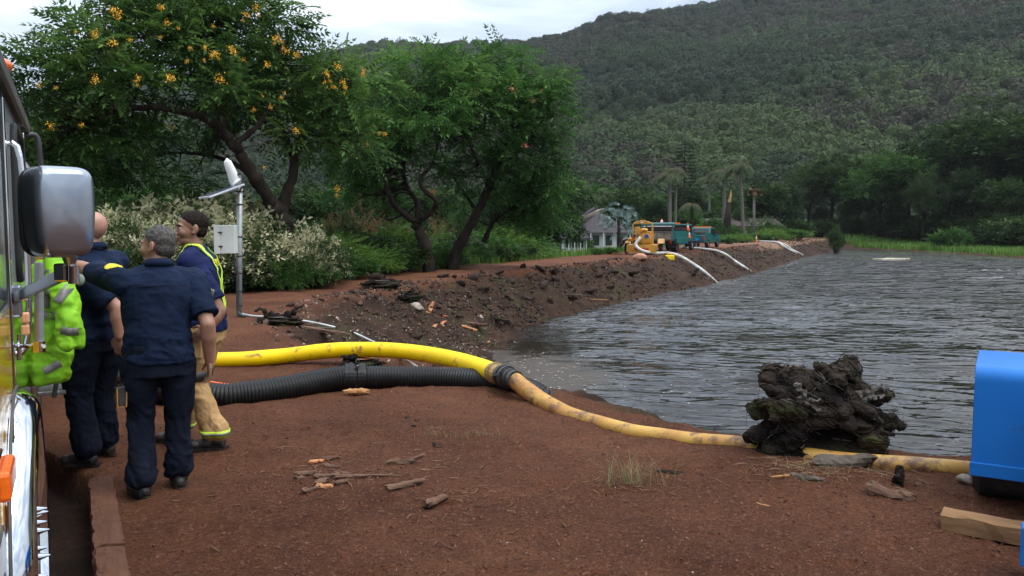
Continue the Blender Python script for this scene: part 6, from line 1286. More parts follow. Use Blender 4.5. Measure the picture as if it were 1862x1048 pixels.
# ================================================================ THE FIRE ENGINE
pm('engine_yellow', (.78, .42, .008), (.74, .38, .006), rough=.22, scale=2, bump=.01, coat=.6, rvar=.05)
pm('engine_white', (.62, .66, .68), (.58, .62, .64), rough=.16, scale=2, bump=.01, coat=.6, rvar=.05)
pm('stripe_white', (.60, .61, .62), (.55, .56, .57), rough=.35, scale=60, bump=.05, rvar=.05)
pm('chrome', (.75, .76, .78), (.66, .67, .69), rough=.07, metal=1., scale=3, bump=.0, rvar=.05)
pm('worn_chrome', (.36, .39, .43), (.27, .29, .33), rough=.20, metal=.85, scale=5, bump=.03, bscale=60, dist=.002, rvar=.08)
pm('trim_grey', (.09, .085, .08), (.12, .11, .10), rough=.5, metal=.3, scale=5, bump=.05)
pm('tread_plate', (.4, .4, .41), (.3, .3, .31), rough=.35, metal=.9, scale=40, bump=.3)
pm('peach', (.75, .38, .18), (.68, .33, .15), rough=.4, scale=6, bump=0)
EO = PD*6+PN*-1.51
fe_ = empty('fire_engine', (EO[0], EO[1], -.2), math.atan2(PN[1], PN[0]), 'yellow and white fire engine along the left edge, chrome mirror and wheel arch nearest', 'fire engine')
def e3(n_, s_, z): return np.array([n_+1.45, s_-6, z+.2])
def es(mb, n0, n1, s0, s1, z0, z1): a, b_ = e3(n0, s0, z0), e3(n1, s1, z1); return mb.span(a, b_)
NS = -.19                                     # the cab's side
hs, hz_ = 3.97, .33
# lower cab side in yellow with the wheel opening cut out, then the white upper side
def side_poly(z0, z1, s0, s1):
    arc = [(hs+.6*math.cos(t)+0, hz_+.6*math.sin(t)) for t in np.linspace(math.pi, 0, 18)]
    pts = [(s0, z0)]+[(a, b_) for a, b_ in arc if b_ > z0]+[(s1, z0), (s1, z1), (s0, z1)]
    return [(a-6, b_+.2) for a, b_ in pts]
mb = MB(); mb.prism(side_poly(.15, 1.36, 2.3, 4.28), 0, NS-.06+1.45, NS+1.45); mb.build('cab_side_lower', M['engine_yellow'], fe_, bevel=.0)
mb = MB(); mb.prism([(4.285-6, .35+.2), (4.62-6, .35+.2), (6.3-6, .35+.2), (6.3-6, 1.56), (4.285-6, 1.56)], 0, NS-.06+1.45, NS+1.45); mb.build('crew_door', M['chrome'], fe_)
mb = MB(); es(mb, NS-.05, NS-.002, 2.3, 6.3, 1.362, 2.4); mb.build('cab_side_upper', M['engine_white'], fe_)
mb = MB(); es(mb, -2.45, NS-.07, 2.3, 6.3, .5, 2.38); mb.build('cab', M['engine_white'], fe_)
mb = MB(); es(mb, NS-.2, NS+.035, 2.2, 6.34, 2.385, 2.42); es(mb, NS+.02, NS+.04, 2.2, 6.34, 2.33, 2.405); mb.build('roof_rail', M['trim_grey'], fe_, bevel=.01)
mb = MB(); es(mb, -2.5, NS-.1, 2.2, 6.34, 2.37, 2.43); mb.build('roof', M['engine_white'], fe_, bevel=.04)
mb = MB(); mb.sphere(e3(NS-.0, 4.35, 2.44), (.05, .07, .035), 12, 8); mb.build('marker_lamp', M['amber_lamp'], fe_, smooth=True)
mb = MB(); es(mb, NS, NS+.006, 2.3, 4.28, .52, .66); mb.build('reflective_stripe', M['stripe_white'], fe_)
for z in (.515, .665): mb = MB(); es(mb, NS, NS+.008, 2.3, 4.28, z-.006, z+.006); mb.build('stripe_edge', M['black_plastic'], fe_)
# windows: rounded black gasket and dark pane
def rounded(s0, s1, z0, z1, r, n=6):
    P = []
    for cx, cz, a0 in ((s1-r, z1-r, 0), (s0+r, z1-r, 1), (s0+r, z0+r, 2), (s1-r, z0+r, 3)):
        for k in range(n+1): a = math.pi/2*(a0+k/n); P.append((cx+r*math.cos(a), cz+r*math.sin(a)))
    return P
for s0, s1, z0, z1 in ((2.45, 4.0, 1.42, 2.24), (4.86, 5.72, 1.45, 2.24)):
    P = rounded(s0, s1, z0, z1, .12); w_ = MB(); w_.prism([(a-6, b_+.2) for a, b_ in P], 0, NS+1.45-.01, NS+1.45+.012); wi = w_.build('window', M['glass_dark'], fe_)
    g = MB(); Q = np.array([e3(NS+.015, a, b_) for a, b_ in P+P[:1]]); g.tube(Q-np.array([.012 if s0 < 3 else .004, 0, 0]), .013 if s0 < 3 else .018, 8, cap=False); g.build('gasket', M['rubber'], wi, smooth=True)
mb = MB(); es(mb, NS, NS+.003, 4.27, 4.30, .35, 2.33); mb.build('door_seam', M['rubber'], fe_)
mb = MB(); es(mb, NS, NS+.007, 4.33, 4.40, .9, 2.3); mb.build('pillar_strip', M['chrome'], fe_, bevel=.008)
mb = MB(); es(mb, NS, NS+.02, 5.9, 5.96, .5, 2.3); mb.build('rear_pillar_strip', M['chrome'], fe_, bevel=.006)
# wheel arch: polished flare, seen edge-on
n = 30; V = []; F = []
prof = [(-.22, .66), (-.215, .70), (-.19, .715), (-.14, .70), (-.10, .67), (-.085, .635), (-.09, .60), (-.13, .585), (-.22, .58)]; k = len(prof)
for i in range(n+1):
    t = math.radians(-35)+math.radians(250)*i/n
    for nn_, r in prof: V.append(e3(nn_, hs-r*math.cos(t)*1., hz_+r*math.sin(t)))
for i in range(n):
    for j in range(k): F.append((i*k+j, i*k+(j+1) % k, (i+1)*k+(j+1) % k, (i+1)*k+j))
me = mesh_from(V, F); recalc(me); fl_ = autosmooth(obj('wheel_arch', me, M['chrome'], fe_), 50)
mb = MB(); Q = [e3(-.165, hs-.718*math.cos(t), hz_+.718*math.sin(t)) for t in np.linspace(R(-30), R(210), 30)]; mb.tube(Q, .006, 6); mb.build('arch_seam', M['trim_grey'], fl_)
# wheel
wh = wheel(fe_, 0, 0, .53, .30); wh.location = tuple(e3(-.27, hs, hz_)); 
hub = MB(); hub.tube([(.08, 0, 0), (.125, 0, 0)], [.30, .22], 28); hub.tube([(.125, 0, 0), (.16, 0, 0)], [.12, .10], 20); hub.build('hub_cover', M['chrome'], wh, smooth=False)
for j in range(10):
    a = 2*math.pi*j/10+.2; mb = MB(); y, z = .185*math.cos(a), .185*math.sin(a); mb.tube([(.11, y, z), (.15, y, z), (.155, y, z), (.20, y, z)], [.019, .018, .017, .003], 10); mb.build('lug_nut_cover', M['chrome'], wh, smooth=False)
# front marker lamp
mb = MB(); es(mb, NS, NS+.018, 3.0, 3.30, .83, .96); lm = mb.build('lamp_bezel', M['chrome'], fe_, bevel=.015)
mb = MB(); es(mb, NS+.012, NS+.055, 3.02, 3.28, .84, .94); mb.build('lens', M['amber_lamp'], lm, bevel=.015)
# mirror, its arms and rod
mc = atY(109, 386, 3.3); mirl = empty('mirror', (0, 0, 0)); mirl.parent = fe_
Em = Matrix.Translation((EO[0], EO[1], -.2)) @ Matrix.Rotation(math.atan2(PN[1], PN[0]), 4, 'Z'); Ei = np.array(Em.inverted())
def w2e(p): return (Ei@np.r_[np.asarray(p, float), 1])[:3]
c = w2e(mc)
# housing: superellipse sections along its depth, deeper on the left
V = []; F = []; ns = 9; nk = 40; yaw = -R(28.3)+R(47)
Rm = rotz(yaw)
sec = [(-.085, .80), (-.08, .90), (-.06, .965), (-.03, .99), (.0, 1.), (.05, 1.), (.09, .985), (.10, .96), (.10, .90)]
for i, (dd, sc_) in enumerate(sec):
    for j in range(nk):
        t = 2*math.pi*j/nk; e_ = 2/5.2; x = .116*sc_*np.sign(math.cos(t))*abs(math.cos(t))**e_; z = .183*sc_*np.sign(math.sin(t))*abs(math.sin(t))**e_
        x += (.0-.018)*(1 if z < 0 else 0)*abs(z)/.183*(1 if x > 0 else -1)*.6
        V.append(c+Rm@np.array([x, dd, z]))
for i in range(ns-1):
    for j in range(nk): F.append((i*nk+j, i*nk+(j+1) % nk, (i+1)*nk+(j+1) % nk, (i+1)*nk+j))
# the domed back
dome = []
for sc_, dd in ((.6, -.094), (.3, -.099)): 
    st = len(V)
    for j in range(nk):
        t = 2*math.pi*j/nk; e_ = 2/4.4; x = .116*sc_*np.sign(math.cos(t))*abs(math.cos(t))**e_; z = .183*sc_*np.sign(math.sin(t))*abs(math.sin(t))**e_; V.append(c+Rm@np.array([x, dd, z]))
    dome.append(st)
prev = 0
for st in dome:
    for j in range(nk): F.append((prev+j, st+j, st+(j+1) % nk, prev+(j+1) % nk))
    prev = st
F.append(tuple(prev+j for j in range(nk))); F.append(tuple((ns-1)*nk+j for j in range(nk))[::-1])
me = mesh_from(V, F); recalc(me); ho_ = obj('mirror_housing', me, M['worn_chrome'], mirl, smooth=True)
mb = MB()
for j in range(1): pass
P = []
for j in range(nk+1):
    t = 2*math.pi*j/nk; e_ = 2/5.2; P.append(c+Rm@np.array([.108*np.sign(math.cos(t))*abs(math.cos(t))**e_, .104, .17*np.sign(math.sin(t))*abs(math.sin(t))**e_]))
mb.tube(P, .012, 8, cap=False); mb.build('rim_gasket', M['rubber'], mirl, smooth=True)
mb = MB(); mb.tube([c+Rm@np.array([0, .101, 0]), c+Rm@np.array([0, .108, 0])], .10, 24); mb.build('mirror_glass', M['chrome'], mirl)
def W(u, v, Y): return w2e(atY(u, v, Y))
mb = MB(); mb.tube([W(134, 484, 3.32), W(134, 516, 3.32)], .021, 20); mb.build('bracket_post', M['chrome'], mirl, smooth=False)
mb = MB(); a, b_ = W(104, 480, 3.32), W(122, 512, 3.32); mb.box((a+b_)/2, (.05, .045, .075), rotz(-.5)); mb.build('bracket_block', M['chrome'], mirl, bevel=.008)
mb = MB(); mb.tube([W(126, 455, 3.32), W(128, 484, 3.32)], [.04, .018], 14); mb.build('mirror_foot', M['worn_chrome'], mirl)
mb = MB(); A1, A2 = W(22, 545, 3.75), W(118, 498, 3.34); d = (A2-A1)/np.linalg.norm(A2-A1); up_ = np.array([0, 0, 1.])-d*d[2]; up_ /= np.linalg.norm(up_); mb.box((A1+A2)/2, (np.linalg.norm(A2-A1), .03, .052), np.stack([d, np.cross(up_, d), up_], 1)); mb.build('mirror_arm', M['worn_chrome'], mirl, bevel=.008)
mb = MB(); mb.box(W(20, 548, 3.78), (.09, .06, .15)); mb.build('arm_mount', M['worn_chrome'], fe_, bevel=.012)
mb = MB(); mb.tube([W(71, 478, 3.6), W(71, 628, 3.6)], .019, 16); mb.build('mirror_rod', M['galvanised'], mirl)
mb = MB(); mb.tube([W(12, 628, 3.8), W(50, 630, 3.65), W(80, 630, 3.58)], .009, 10); mb.tube([W(71, 620, 3.6), W(71, 640, 3.6)], .028, 12); mb.build('lower_arm', M['chrome'], mirl)
mb = MB(); mb.tube([W(35, 608, 3.75), W(35, 655, 3.75)], .010, 10); mb.build('hinge_pin', M['chrome'], fe_)
for u, v in ((46, 578), (46, 600)): mb = MB(); q = W(u, v, 3.9); mb.box(q, (.035, .05, .05)); mb.build('grab_toggle', M['peach'], fe_, bevel=.008)
mb = MB(); mb.sphere(W(145, 509, 3.55), (.02, .02, .026), 14, 10); mb.build('knob', pm('pale_green', (.25, .31, .24), (.2, .25, .19), rough=.8, scale=8, bump=.2), fe_, smooth=True)
# cab step, behind-cab body, grab rails
mb = MB(); es(mb, NS-.3, NS+.02, 4.75, 5.8, .18, .22); mb.build('cab_step', M['tread_plate'], fe_, bevel=.006)
for z in (.55, .78):
    mb = MB(); es(mb, -.18, .0, 6.5, 6.9, z, z+.03); mb.build('folding_step', M['tread_plate'], fe_, bevel=.005)
mb = MB(); mb.tube([e3(-.08, 6.4, .55), e3(-.02, 6.45, .9), e3(-.08, 6.5, 1.02)], .015, 8); mb.build('step_bracket', M['dark_steel'], fe_)
mb = MB(); es(mb, -2.45, NS-.03, 6.4, 10.8, .3, 2.05); mb.build('pump_body', M['engine_yellow'], fe_, bevel=.02)
mb = MB(); es(mb, NS-.025, NS-.005, 6.45, 7.6, .4, 1.9); mb.build('pump_panel', M['tread_plate'], fe_)
mb = MB(); es(mb, -2.4, NS+.02, 6.42, 10.7, 2.05, 2.12); mb.build('hose_bed', M['tread_plate'], fe_)
for j in range(9): mb = MB(); es(mb, -.9+.08*j, -.86+.08*j, 6.6, 8.5, 2.12, 2.22); mb.build('hose_bed_slat', M['stripe_white'], fe_)
mb = MB(); mb.tube(catmull([e3(-.22, 6.2, 2.3), e3(-.12, 6.25, 2.32), e3(-.10, 6.25, 2.2), e3(-.10, 6.25, 1.95), e3(-.22, 6.2, 1.9)], 5), .018, 8); mb.build('grab_handle', M['black_plastic'], fe_, smooth=True)
mb = MB(); mb.tube(catmull([e3(-.24, 4.65, 2.1), e3(-.14, 4.65, 2.05), e3(-.14, 4.65, 1.2), e3(-.24, 4.65, 1.1)], 5), .014, 8); mb.build('grab_rail', M['chrome'], fe_, smooth=True)
for sgn, s_ in ((0, 9.0), (1, 9.0), (1, hs)):
    w2 = wheel(fe_, 0, 0, .53, .5); w2.location = tuple(e3(-.5 if not sgn else -2.3, s_, hz_))
mb = MB(); es(mb, -2.2, -.5, 2.6, 10.5, .15, .32); mb.build('chassis', M['dark_steel'], fe_)
mb = MB(); es(mb, -2.45, NS, 2.0, 2.3, .15, 1.3); mb.build('front_bumper', M['chrome'], fe_, bevel=.03)

# ---------------------------------------------------------------- the hi-vis jacket hung at the cab
pm('hivis', (.27, .60, .01), (.19, .46, .01), rough=.7, scale=5, bump=.3, bscale=14, dist=.01)
pm('reflective_tape', (.22, .215, .20), (.17, .165, .15), rough=.45, scale=14, bump=.1)
# ================================================================ PEOPLE
def ring_loft(rings, k=20):
    """rings: (centre, rx, ry[, tilt matrix]); closed solid"""
    V = []; n = len(rings)
    for r in rings:
        c, rx, ry = np.asarray(r[0], float), r[1], r[2]; Rm = r[3] if len(r) > 3 else np.eye(3)
        for j in range(k):
            t = 2*math.pi*j/k; ex = .85; x = rx*np.sign(math.cos(t))*abs(math.cos(t))**ex; y = ry*np.sign(math.sin(t))*abs(math.sin(t))**ex; V.append(c+Rm@np.array([x, y, 0]))
    F = [tuple(range(k))[::-1]]+[(i*k+j, i*k+(j+1) % k, (i+1)*k+(j+1) % k, (i+1)*k+j) for i in range(n-1) for j in range(k)]+[tuple((n-1)*k+j for j in range(k))]
    return V, F
def cap_(mb, a, b, ra, rb, k=16):
    a, b = np.asarray(a, float), np.asarray(b, float); mb.tube([a, b], [ra, rb], k); mb.sphere(a, ra, 16, 10); mb.sphere(b, rb, 16, 10)
def chain(mb, P, r, k=16, n=4):
    Q = catmull(P, n); rr = np.interp(np.linspace(0, len(P)-1, len(Q)), np.arange(len(P)), r); mb.tube(Q, rr, k); mb.sphere(Q[0], rr[0], 14, 8); mb.sphere(Q[-1], rr[-1], 14, 8)
def remesh(mb, vox, smooth=2, fold=None):
    me = mesh_from(*mb.arrays()); recalc(me); o = bpy.data.objects.new('t', me); COL.objects.link(o)
    m = o.modifiers.new('r', 'REMESH'); m.mode = 'VOXEL'; m.voxel_size = vox; m.use_smooth_shade = True
    if smooth: s = o.modifiers.new('s', 'SMOOTH'); s.factor = .5; s.iterations = smooth
    dg = bpy.context.evaluated_depsgraph_get(); dg.update(); ev = o.evaluated_get(dg); out = bpy.data.meshes.new_from_object(ev)
    bpy.data.objects.remove(o); bpy.data.meshes.remove(me)
    if fold:
        n = len(out.vertices); V = np.zeros(n*3); out.vertices.foreach_get('co', V); V = V.reshape(-1, 3); N = np.zeros(n*3); out.vertices.foreach_get('normal', N); N = N.reshape(-1, 3)
        V = V+N*fold(V)[:, None]; out.vertices.foreach_set('co', V.ravel())
    out.polygons.foreach_set('use_smooth', np.ones(len(out.polygons), bool)); return out
pm('skin_fair', (.42, .22, .155), (.36, .17, .12), rough=.5, scale=14, bump=.08, dist=.004)
pm('skin_tan', (.36, .19, .12), (.29, .145, .09), rough=.5, scale=14, bump=.08, dist=.004)
pm('skin_brown', (.25, .125, .075), (.2, .095, .055), rough=.5, scale=14, bump=.08, dist=.004)
pm('hair_grey', (.055, .05, .046), (.12, .11, .10), rough=.85, scale=60, bump=.9, bscale=120, dist=.006)
pm('hair_black', (.009, .0065, .005), (.020, .014, .011), rough=.85, scale=60, bump=.8, bscale=120, dist=.005)
pm('navy_cloth', (.009, .017, .042), (.006, .012, .030), rough=.85, scale=5, bump=.25, bscale=20, dist=.006)
pm('navy_tshirt', (.014, .020, .075), (.010, .015, .055), rough=.85, scale=5, bump=.2, bscale=20, dist=.006)
pm('navy_trousers', (.007, .010, .020), (.005, .007, .014), rough=.9, scale=5, bump=.25, bscale=20, dist=.006)
pm('boot_black', (.010, .009, .009), (.03, .022, .018), rough=.5, scale=9, bump=.2, dirt=((.09, .05, .036), 9, .6))
pm('boot_sole', (.015, .014, .013), (.05, .032, .025), rough=.85, scale=9, bump=.2)
pm('bunker_tan', (.46, .29, .13), (.38, .23, .10), rough=.85, scale=5, bump=.3, bscale=16, dist=.006)
pm('patch_yellow', (.75, .62, .03), (.65, .5, .03), rough=.7, scale=80, bump=.1)
pm('patch_gold', (.34, .33, .10), (.04, .045, .06), rough=.8, scale=55, bump=.1, lo=.45, hi=.55)
pm('neon', (.55, .78, .05), (.45, .68, .04), rough=.7, scale=30, bump=.05)
pm('eye_white', (.6, .58, .55), rough=.2, scale=9, bump=0)
pm('lip', (.3, .12, .09), (.25, .1, .08), rough=.5, scale=9, bump=0)
def frame(d, ref=(0, 0, 1)):
    d = np.asarray(d, float)/np.linalg.norm(d); x = np.cross(ref, d); 
    if np.linalg.norm(x) < 1e-3: x = np.cross((0, 1, 0), d)
    x /= np.linalg.norm(x); return np.stack([x, np.cross(d, x), d], 1)
def hand(mb, wrist, d, palm, curl=.5, side=1, sc=1.):
    """palm and five separate fingers; d = pointing direction, palm = the way the palm faces"""
    d = np.asarray(d, float); d /= np.linalg.norm(d); n = np.asarray(palm, float); n = n-d*n.dot(d); n /= np.linalg.norm(n); s = np.cross(d, n)*side
    W_ = np.asarray(wrist, float); Rm = np.stack([s, n, d], 1)
    mb.sphere(W_+d*.048*sc, np.array([.041, .0165, .052])*sc, 16, 10, Rm); mb.tube([W_-d*.03, W_+d*.02*sc], [.027*sc, .026*sc], 12)
    for k, (off, L_) in enumerate(((-.030, .068), (-.010, .078), (.011, .074), (.030, .058))):
        p = W_+d*.085*sc+s*off*sc; a = .15+curl*.25; P = [p-d*.03*sc, p]; dd = d.copy()
        for q in range(3):
            a = curl*(.45+.25*q); dd = dd*math.cos(a)+n*math.sin(a) if q else d*math.cos(a*.6)+n*math.sin(a*.6); dd /= np.linalg.norm(dd); P.append(P[-1]+dd*L_*sc*(.44, .32, .26)[q])
        for q in range(len(P)-1): cap_(mb, P[q], P[q+1], (.0105, .0100, .0092, .0085)[q]*sc, (.0100, .0092, .0085, .0072)[q]*sc, 10)
    p = W_+d*.022*sc-s*.030*sc; t1 = (d*.65-s*.62+n*.35); t1 /= np.linalg.norm(t1); t2 = d*.9-s*.15+n*.4; t2 /= np.linalg.norm(t2)
    cap_(mb, p, p+t1*.042*sc, .0145*sc, .0115*sc, 10); cap_(mb, p+t1*.042*sc, p+t1*.042*sc+t2*.045*sc, .0112*sc, .009*sc, 10)
def head_prims(mb, T):
    """T: 4x4 of the head, +Y the face"""
    Rm, t = T[:3, :3], T[:3, 3]
    def el(c, r, rot=None): mb.sphere(t+Rm@np.array(c), r, 20, 14, Rm if rot is None else Rm@rot)
    el((0, -.018, .03), (.077, .098, .092)); el((0, .028, -.02), (.064, .066, .088)); el((0, .03, -.082), (.054, .056, .038)); el((0, .072, -.102), (.024, .022, .019))
    el((0, .078, .022), (.05, .018, .012)); el((.036, .06, -.03), (.026, .028, .03)); el((-.036, .06, -.03), (.026, .028, .03)); el((0, .086, -.062), (.026, .016, .0075)); el((0, .084, -.076), (.023, .015, .009))
    mb.tube([t+Rm@np.array(p) for p in ((0, .084, .012), (0, .098, -.012), (0, .110, -.033))], [.009, .011, .015], 12); el((0, .110, -.034), (.0145, .013, .012)); el((.013, .100, -.038), (.008, .010, .008)); el((-.013, .100, -.038), (.008, .010, .008))
    for s in (-1, 1): el((s*.081, -.012, -.008), (.008, .019, .033), rotx(.15)@rotz(s*.35)); el((s*.077, .0, -.03), (.010, .014, .012))
def hair_prims(mb, T, bald=False, crop=.0):
    Rm, t = T[:3, :3], T[:3, 3]
    def el(c, r, rot=None): mb.sphere(t+Rm@np.array(c), r, 24, 16, Rm if rot is None else Rm@rot)
    el((0, -.022, .036), (.0805, .099, .090)); el((0, -.044, -.018), (.072, .068, .064))
class Person: pass
def person(label, loc, rz, Ht, skin, hair, shirt, trousers, pose, head_yaw=0., head_pitch=0., bulk=1., boots='boot_black', tuck=False, sleeve=.30, bald=False):
    """local frame: x right, y forward. pose holds hand and foot targets"""
    k = Ht/1.78; root = empty('person', loc, rz, label, 'person'); root['height'] = Ht
    p = pose; hip_z = .93*k; lean = p.get('lean', 0.); twist = p.get('twist', 0.)
    pel = np.array([p.get('shift', 0.), 0, hip_z]); ch = pel+np.array([p.get('sway', 0), lean, .40*k]); nk = ch+np.array([0, lean*.3+.0, .158*k])
    Rt = rotz(twist); shw = .180*bulk*k
    hd = nk+np.array([0, .025+lean*.3, .136*k]); T = np.eye(4); T[:3, :3] = rotz(head_yaw)@rotx(-head_pitch)*1.06*k; T[:3, 3] = hd
    body = MB()
    # trunk and neck
    V, F = ring_loft([(pel+[0, 0, -.10], .14*bulk, .10*bulk), (pel, .155*bulk, .115*bulk), (pel+[0, 0, .12*k], .14*bulk, .105*bulk), (pel+(ch-pel)*.6, .155*bulk, .12*bulk, Rt), (ch, .165*bulk, .115*bulk, Rt), (ch+[0, 0, .09*k], .13*bulk, .085, Rt), (nk, .062, .065, Rt)]); body.add(V, F)
    cap_(body, nk-[0, 0, .05], hd-[0, 0, .05], .060*k*bulk**.4, .056*k); head_prims(body, T)
    L = {}
    for s, nm in ((-1, 'l'), (1, 'r')):
        sh = ch+Rt@np.array([s*shw, 0, .062*k]); hp = pel+np.array([s*.092*bulk, 0, -.03])
        el, wr = np.array(p['elbow_'+nm])*1., np.array(p['wrist_'+nm])*1.
        kn, an = np.array(p['knee_'+nm]), np.array(p['ankle_'+nm])
        L[nm] = (sh, el, wr, hp, kn, an)
        chain(body, [sh, (sh+el)/2, el], [.056*bulk, .047*bulk, .040*bulk]); f = el+(wr-el)*.35; chain(body, [el, f, wr], [.040*bulk, .042*bulk, .027*bulk])
        hand(body, wr, p.get('hdir_'+nm, wr-el), p.get('palm_'+nm, Rt@np.array([-s, 0, 0])), p.get('curl_'+nm, .55), side=-s, sc=k*1.02)
        chain(body, [hp, kn, an], [.085, .058, .042])
    bm_ = remesh(body, .0058, 3); bo = obj('body', bm_, M[skin], root)
    # eyes
    for s in (-1, 1):
        mb = MB(); mb.sphere(T[:3, :3]@np.array([s*.031, .0735, .0])+hd, .0115*k, 12, 8); mb.build('eye', M['eye_white'], bo, smooth=True)
        mb = MB(); mb.sphere(T[:3, :3]@np.array([s*.031, .0835, .0])+hd, .005*k, 10, 6); mb.build('pupil', M['hair_black'], bo, smooth=True)
    for s in (-1, 1):
        mb = MB(); mb.tube([T[:3, :3]@np.array(q)+hd for q in ((s*.014, .096, .022), (s*.032, .093, .028), (s*.050, .078, .022))], [.003, .004, .002], 6); mb.build('eyebrow', M[hair or 'hair_grey'], bo)
    if hair:
        mb = MB(); hair_prims(mb, T); me = remesh(mb, .005, 2); n = len(me.vertices); V = np.zeros(n*3); me.vertices.foreach_get('co', V); V = V.reshape(-1, 3); Lq = (V-hd)@np.linalg.inv(T[:3, :3]).T
        # keep it off the face: hairline on the forehead, round the ears, down to the nape
        face = (Lq[:, 1] > .012+.058*sm(Lq[:, 2], .015, .085)+.008*vn(Lq*75, 3)) & (Lq[:, 2] < .112); ear = (np.abs(Lq[:, 0]) > .055) & (Lq[:, 1] > -.035) & (Lq[:, 2] < .006+.0) ; low = Lq[:, 2] < -.065
        cut = face | ear | low; c0 = np.array([0, -.02, .01]); Lq2 = np.where(cut[:, None], c0+(Lq-c0)*.86, Lq*(.935+.065*sm(Lq[:, 2], -.06, .06)+.022*vn(Lq*85, 5))[:, None]); V2 = Lq2@T[:3, :3].T+hd; me.vertices.foreach_set('co', V2.ravel()); me.update(); obj('hair', me, M[hair], bo)
    # shirt
    sb = MB(); zt = nk+[0, 0, .0]
    hem = pel+[0, 0, (.02 if tuck else -.055)*k]
    V, F = ring_loft([(hem, .178*bulk, .135*bulk), (hem+[0, 0, .06*k], .182*bulk, .140*bulk), (pel+[0, .008, .16*k], .172*bulk, .138*bulk), (pel+(ch-pel)*.62+[0, .01, 0], .182*bulk, .140*bulk, Rt), (ch, .192*bulk, .132*bulk, Rt), (ch+[0, 0, .075*k], .172*bulk, .105*bulk, Rt), (nk-[0, 0, .025], .092*bulk**.5, .088, Rt), (nk+[0, 0, .012], .074*bulk**.5, .072, Rt)], 24); sb.add(V, F)
    for nm in 'lr':
        sh, el, wr = L[nm][:3]; d = (el-sh)/np.linalg.norm(el-sh); end = sh+(el-sh)*p.get('sleeve_'+nm, .93)
        sb.sphere(sh+[0, 0, -.004], (.074*bulk, .074*bulk, .068*bulk), 16, 10); chain(sb, [ch+(sh-ch)*.55, sh], [.085*bulk, .072*bulk]); chain(sb, [nk-[0, 0, .035], nk*.45+sh*.55-[0, 0, .012], sh], [.055, .062, .068]); sb.tube([sh, (sh+end)/2, end], [.073*bulk, .069*bulk, .071*bulk], 20)
    seed = int(Ht*1000) % 97
    def fold(V):
        q = V*[7, 7, 11]+seed; a = ridged(q+1.3*np.c_[V[:, 2], V[:, 0], V[:, 1]]*4, 3, seed)*.0075+fbm(V*5+seed, 3, seed+1)*.008
        waist = np.exp(-((V[:, 2]-pel[2]-.04)/.09)**2); return a*(.7+.9*waist)
    me = remesh(sb, .0075, 3, fold); so_ = obj('shirt', me, M[shirt], root)
    col = MB(); 
    if shirt == 'navy_cloth':
        Q = [nk+Rt@np.array([.078*math.cos(a), .078*math.sin(a)-.004, .012+.012*math.sin(a)*-1]) for a in np.linspace(0, 2*math.pi, 24)]
        V = []; 
        for q in Q: V += [q+[0, 0, .034], q+(q-nk)*.20+[0, 0, -.012]]
        F = [(2*i, 2*i+1, 2*i+3, 2*i+2) for i in range(len(Q)-1)]; o = obj('collar', mesh_from(V, F, True), M[shirt], so_); sd2 = o.modifiers.new('s', 'SOLIDIFY'); sd2.thickness = .006
    # trousers
    tb = MB(); V, F = ring_loft([(pel+[0, 0, -.14*k], .172*bulk, .125*bulk), (pel+[0, 0, -.04*k], .176*bulk, .132*bulk), (pel+[0, 0, .06*k], .166*bulk, .124*bulk)], 24); tb.add(V, F)
    w_ = p.get('leg', 1.)
    for nm in 'lr':
        sh, el, wr, hp, kn, an = L[nm]; chain(tb, [hp+[0, 0, -.03], hp*.55+kn*.45, kn, kn*.5+an*.5+[0, -.01, 0], an+[0, -.005, .055]], [.103*w_*bulk, .094*w_*bulk, .078*w_, .076*w_, .076*w_], 20)
    zkn = (L['l'][4][2]+L['r'][4][2])/2
    def fold2(V):
        q = np.c_[V[:, 0]*8, V[:, 1]*8, V[:, 2]*7]+seed+1.2*np.c_[vn(V*5, 3), vn(V*5+7, 4), vn(V*5+13, 5)]; low = np.exp(-((V[:, 2]-.16)/.11)**2); kn_ = np.exp(-((V[:, 2]-zkn)/.08)**2)
        return ridged(q, 3, seed+7)*(.006+.010*low+.005*kn_)+fbm(V*6+seed, 3, seed+9)*.007
    me = remesh(tb, .0085, 2, fold2); tr_ = obj('trousers', me, M[trousers], root)
    for nm in 'lr':
        an = L[nm][5]; toe = np.array(p['toe_'+nm]); d = (toe-an)*[1, 1, 0]; d /= np.linalg.norm(d); Rb = np.stack([np.cross(d, [0, 0, 1]), d, [0, 0, 1.]], 1); g = an[2]-.085
        def q(x, y, z): return np.array([an[0], an[1], g])+Rb@np.array([x, y, z])
        b_ = MB(); b_.tube([q(0, -.01, .05), q(0, -.01, .19)], [.054, .056], 18); b_.sphere(q(0, -.03, .055), (.043, .05, .05), 16, 10, Rb); b_.sphere(q(0, .07, .05), (.045, .085, .043), 16, 10, Rb); b_.sphere(q(0, .145, .042), (.046, .058, .036), 16, 10, Rb); b_.box(q(0, .045, .035), (.076, .22, .03), Rb)
        bo_ = obj('boot', remesh(b_, .007, 3), M[boots], root)
        s_ = MB(); n = 22; P = []
        for j in range(n): t = 2*math.pi*j/n; y = .05+.148*math.sin(t); x = .048*math.cos(t)*(1.0-.16*(math.sin(t) < -.2)+.06*math.sin(t)); P.append((x, y))
        V = [q(x, y, 0.0) for x, y in P]+[q(x, y, .024) for x, y in P]; F = [tuple(range(n)), tuple(range(2*n-1, n-1, -1))]+[(i, (i+1) % n, n+(i+1) % n, n+i) for i in range(n)]; me = mesh_from(V, F); recalc(me); obj('sole', me, M['boot_sole'], bo_)
    o = Person(); o.root, o.L, o.T, o.shirt, o.trousers, o.nk, o.ch, o.pel, o.Rt, o.body, o.k = root, L, T, so_, tr_, nk, ch, pel, Rt, bo, k; return o
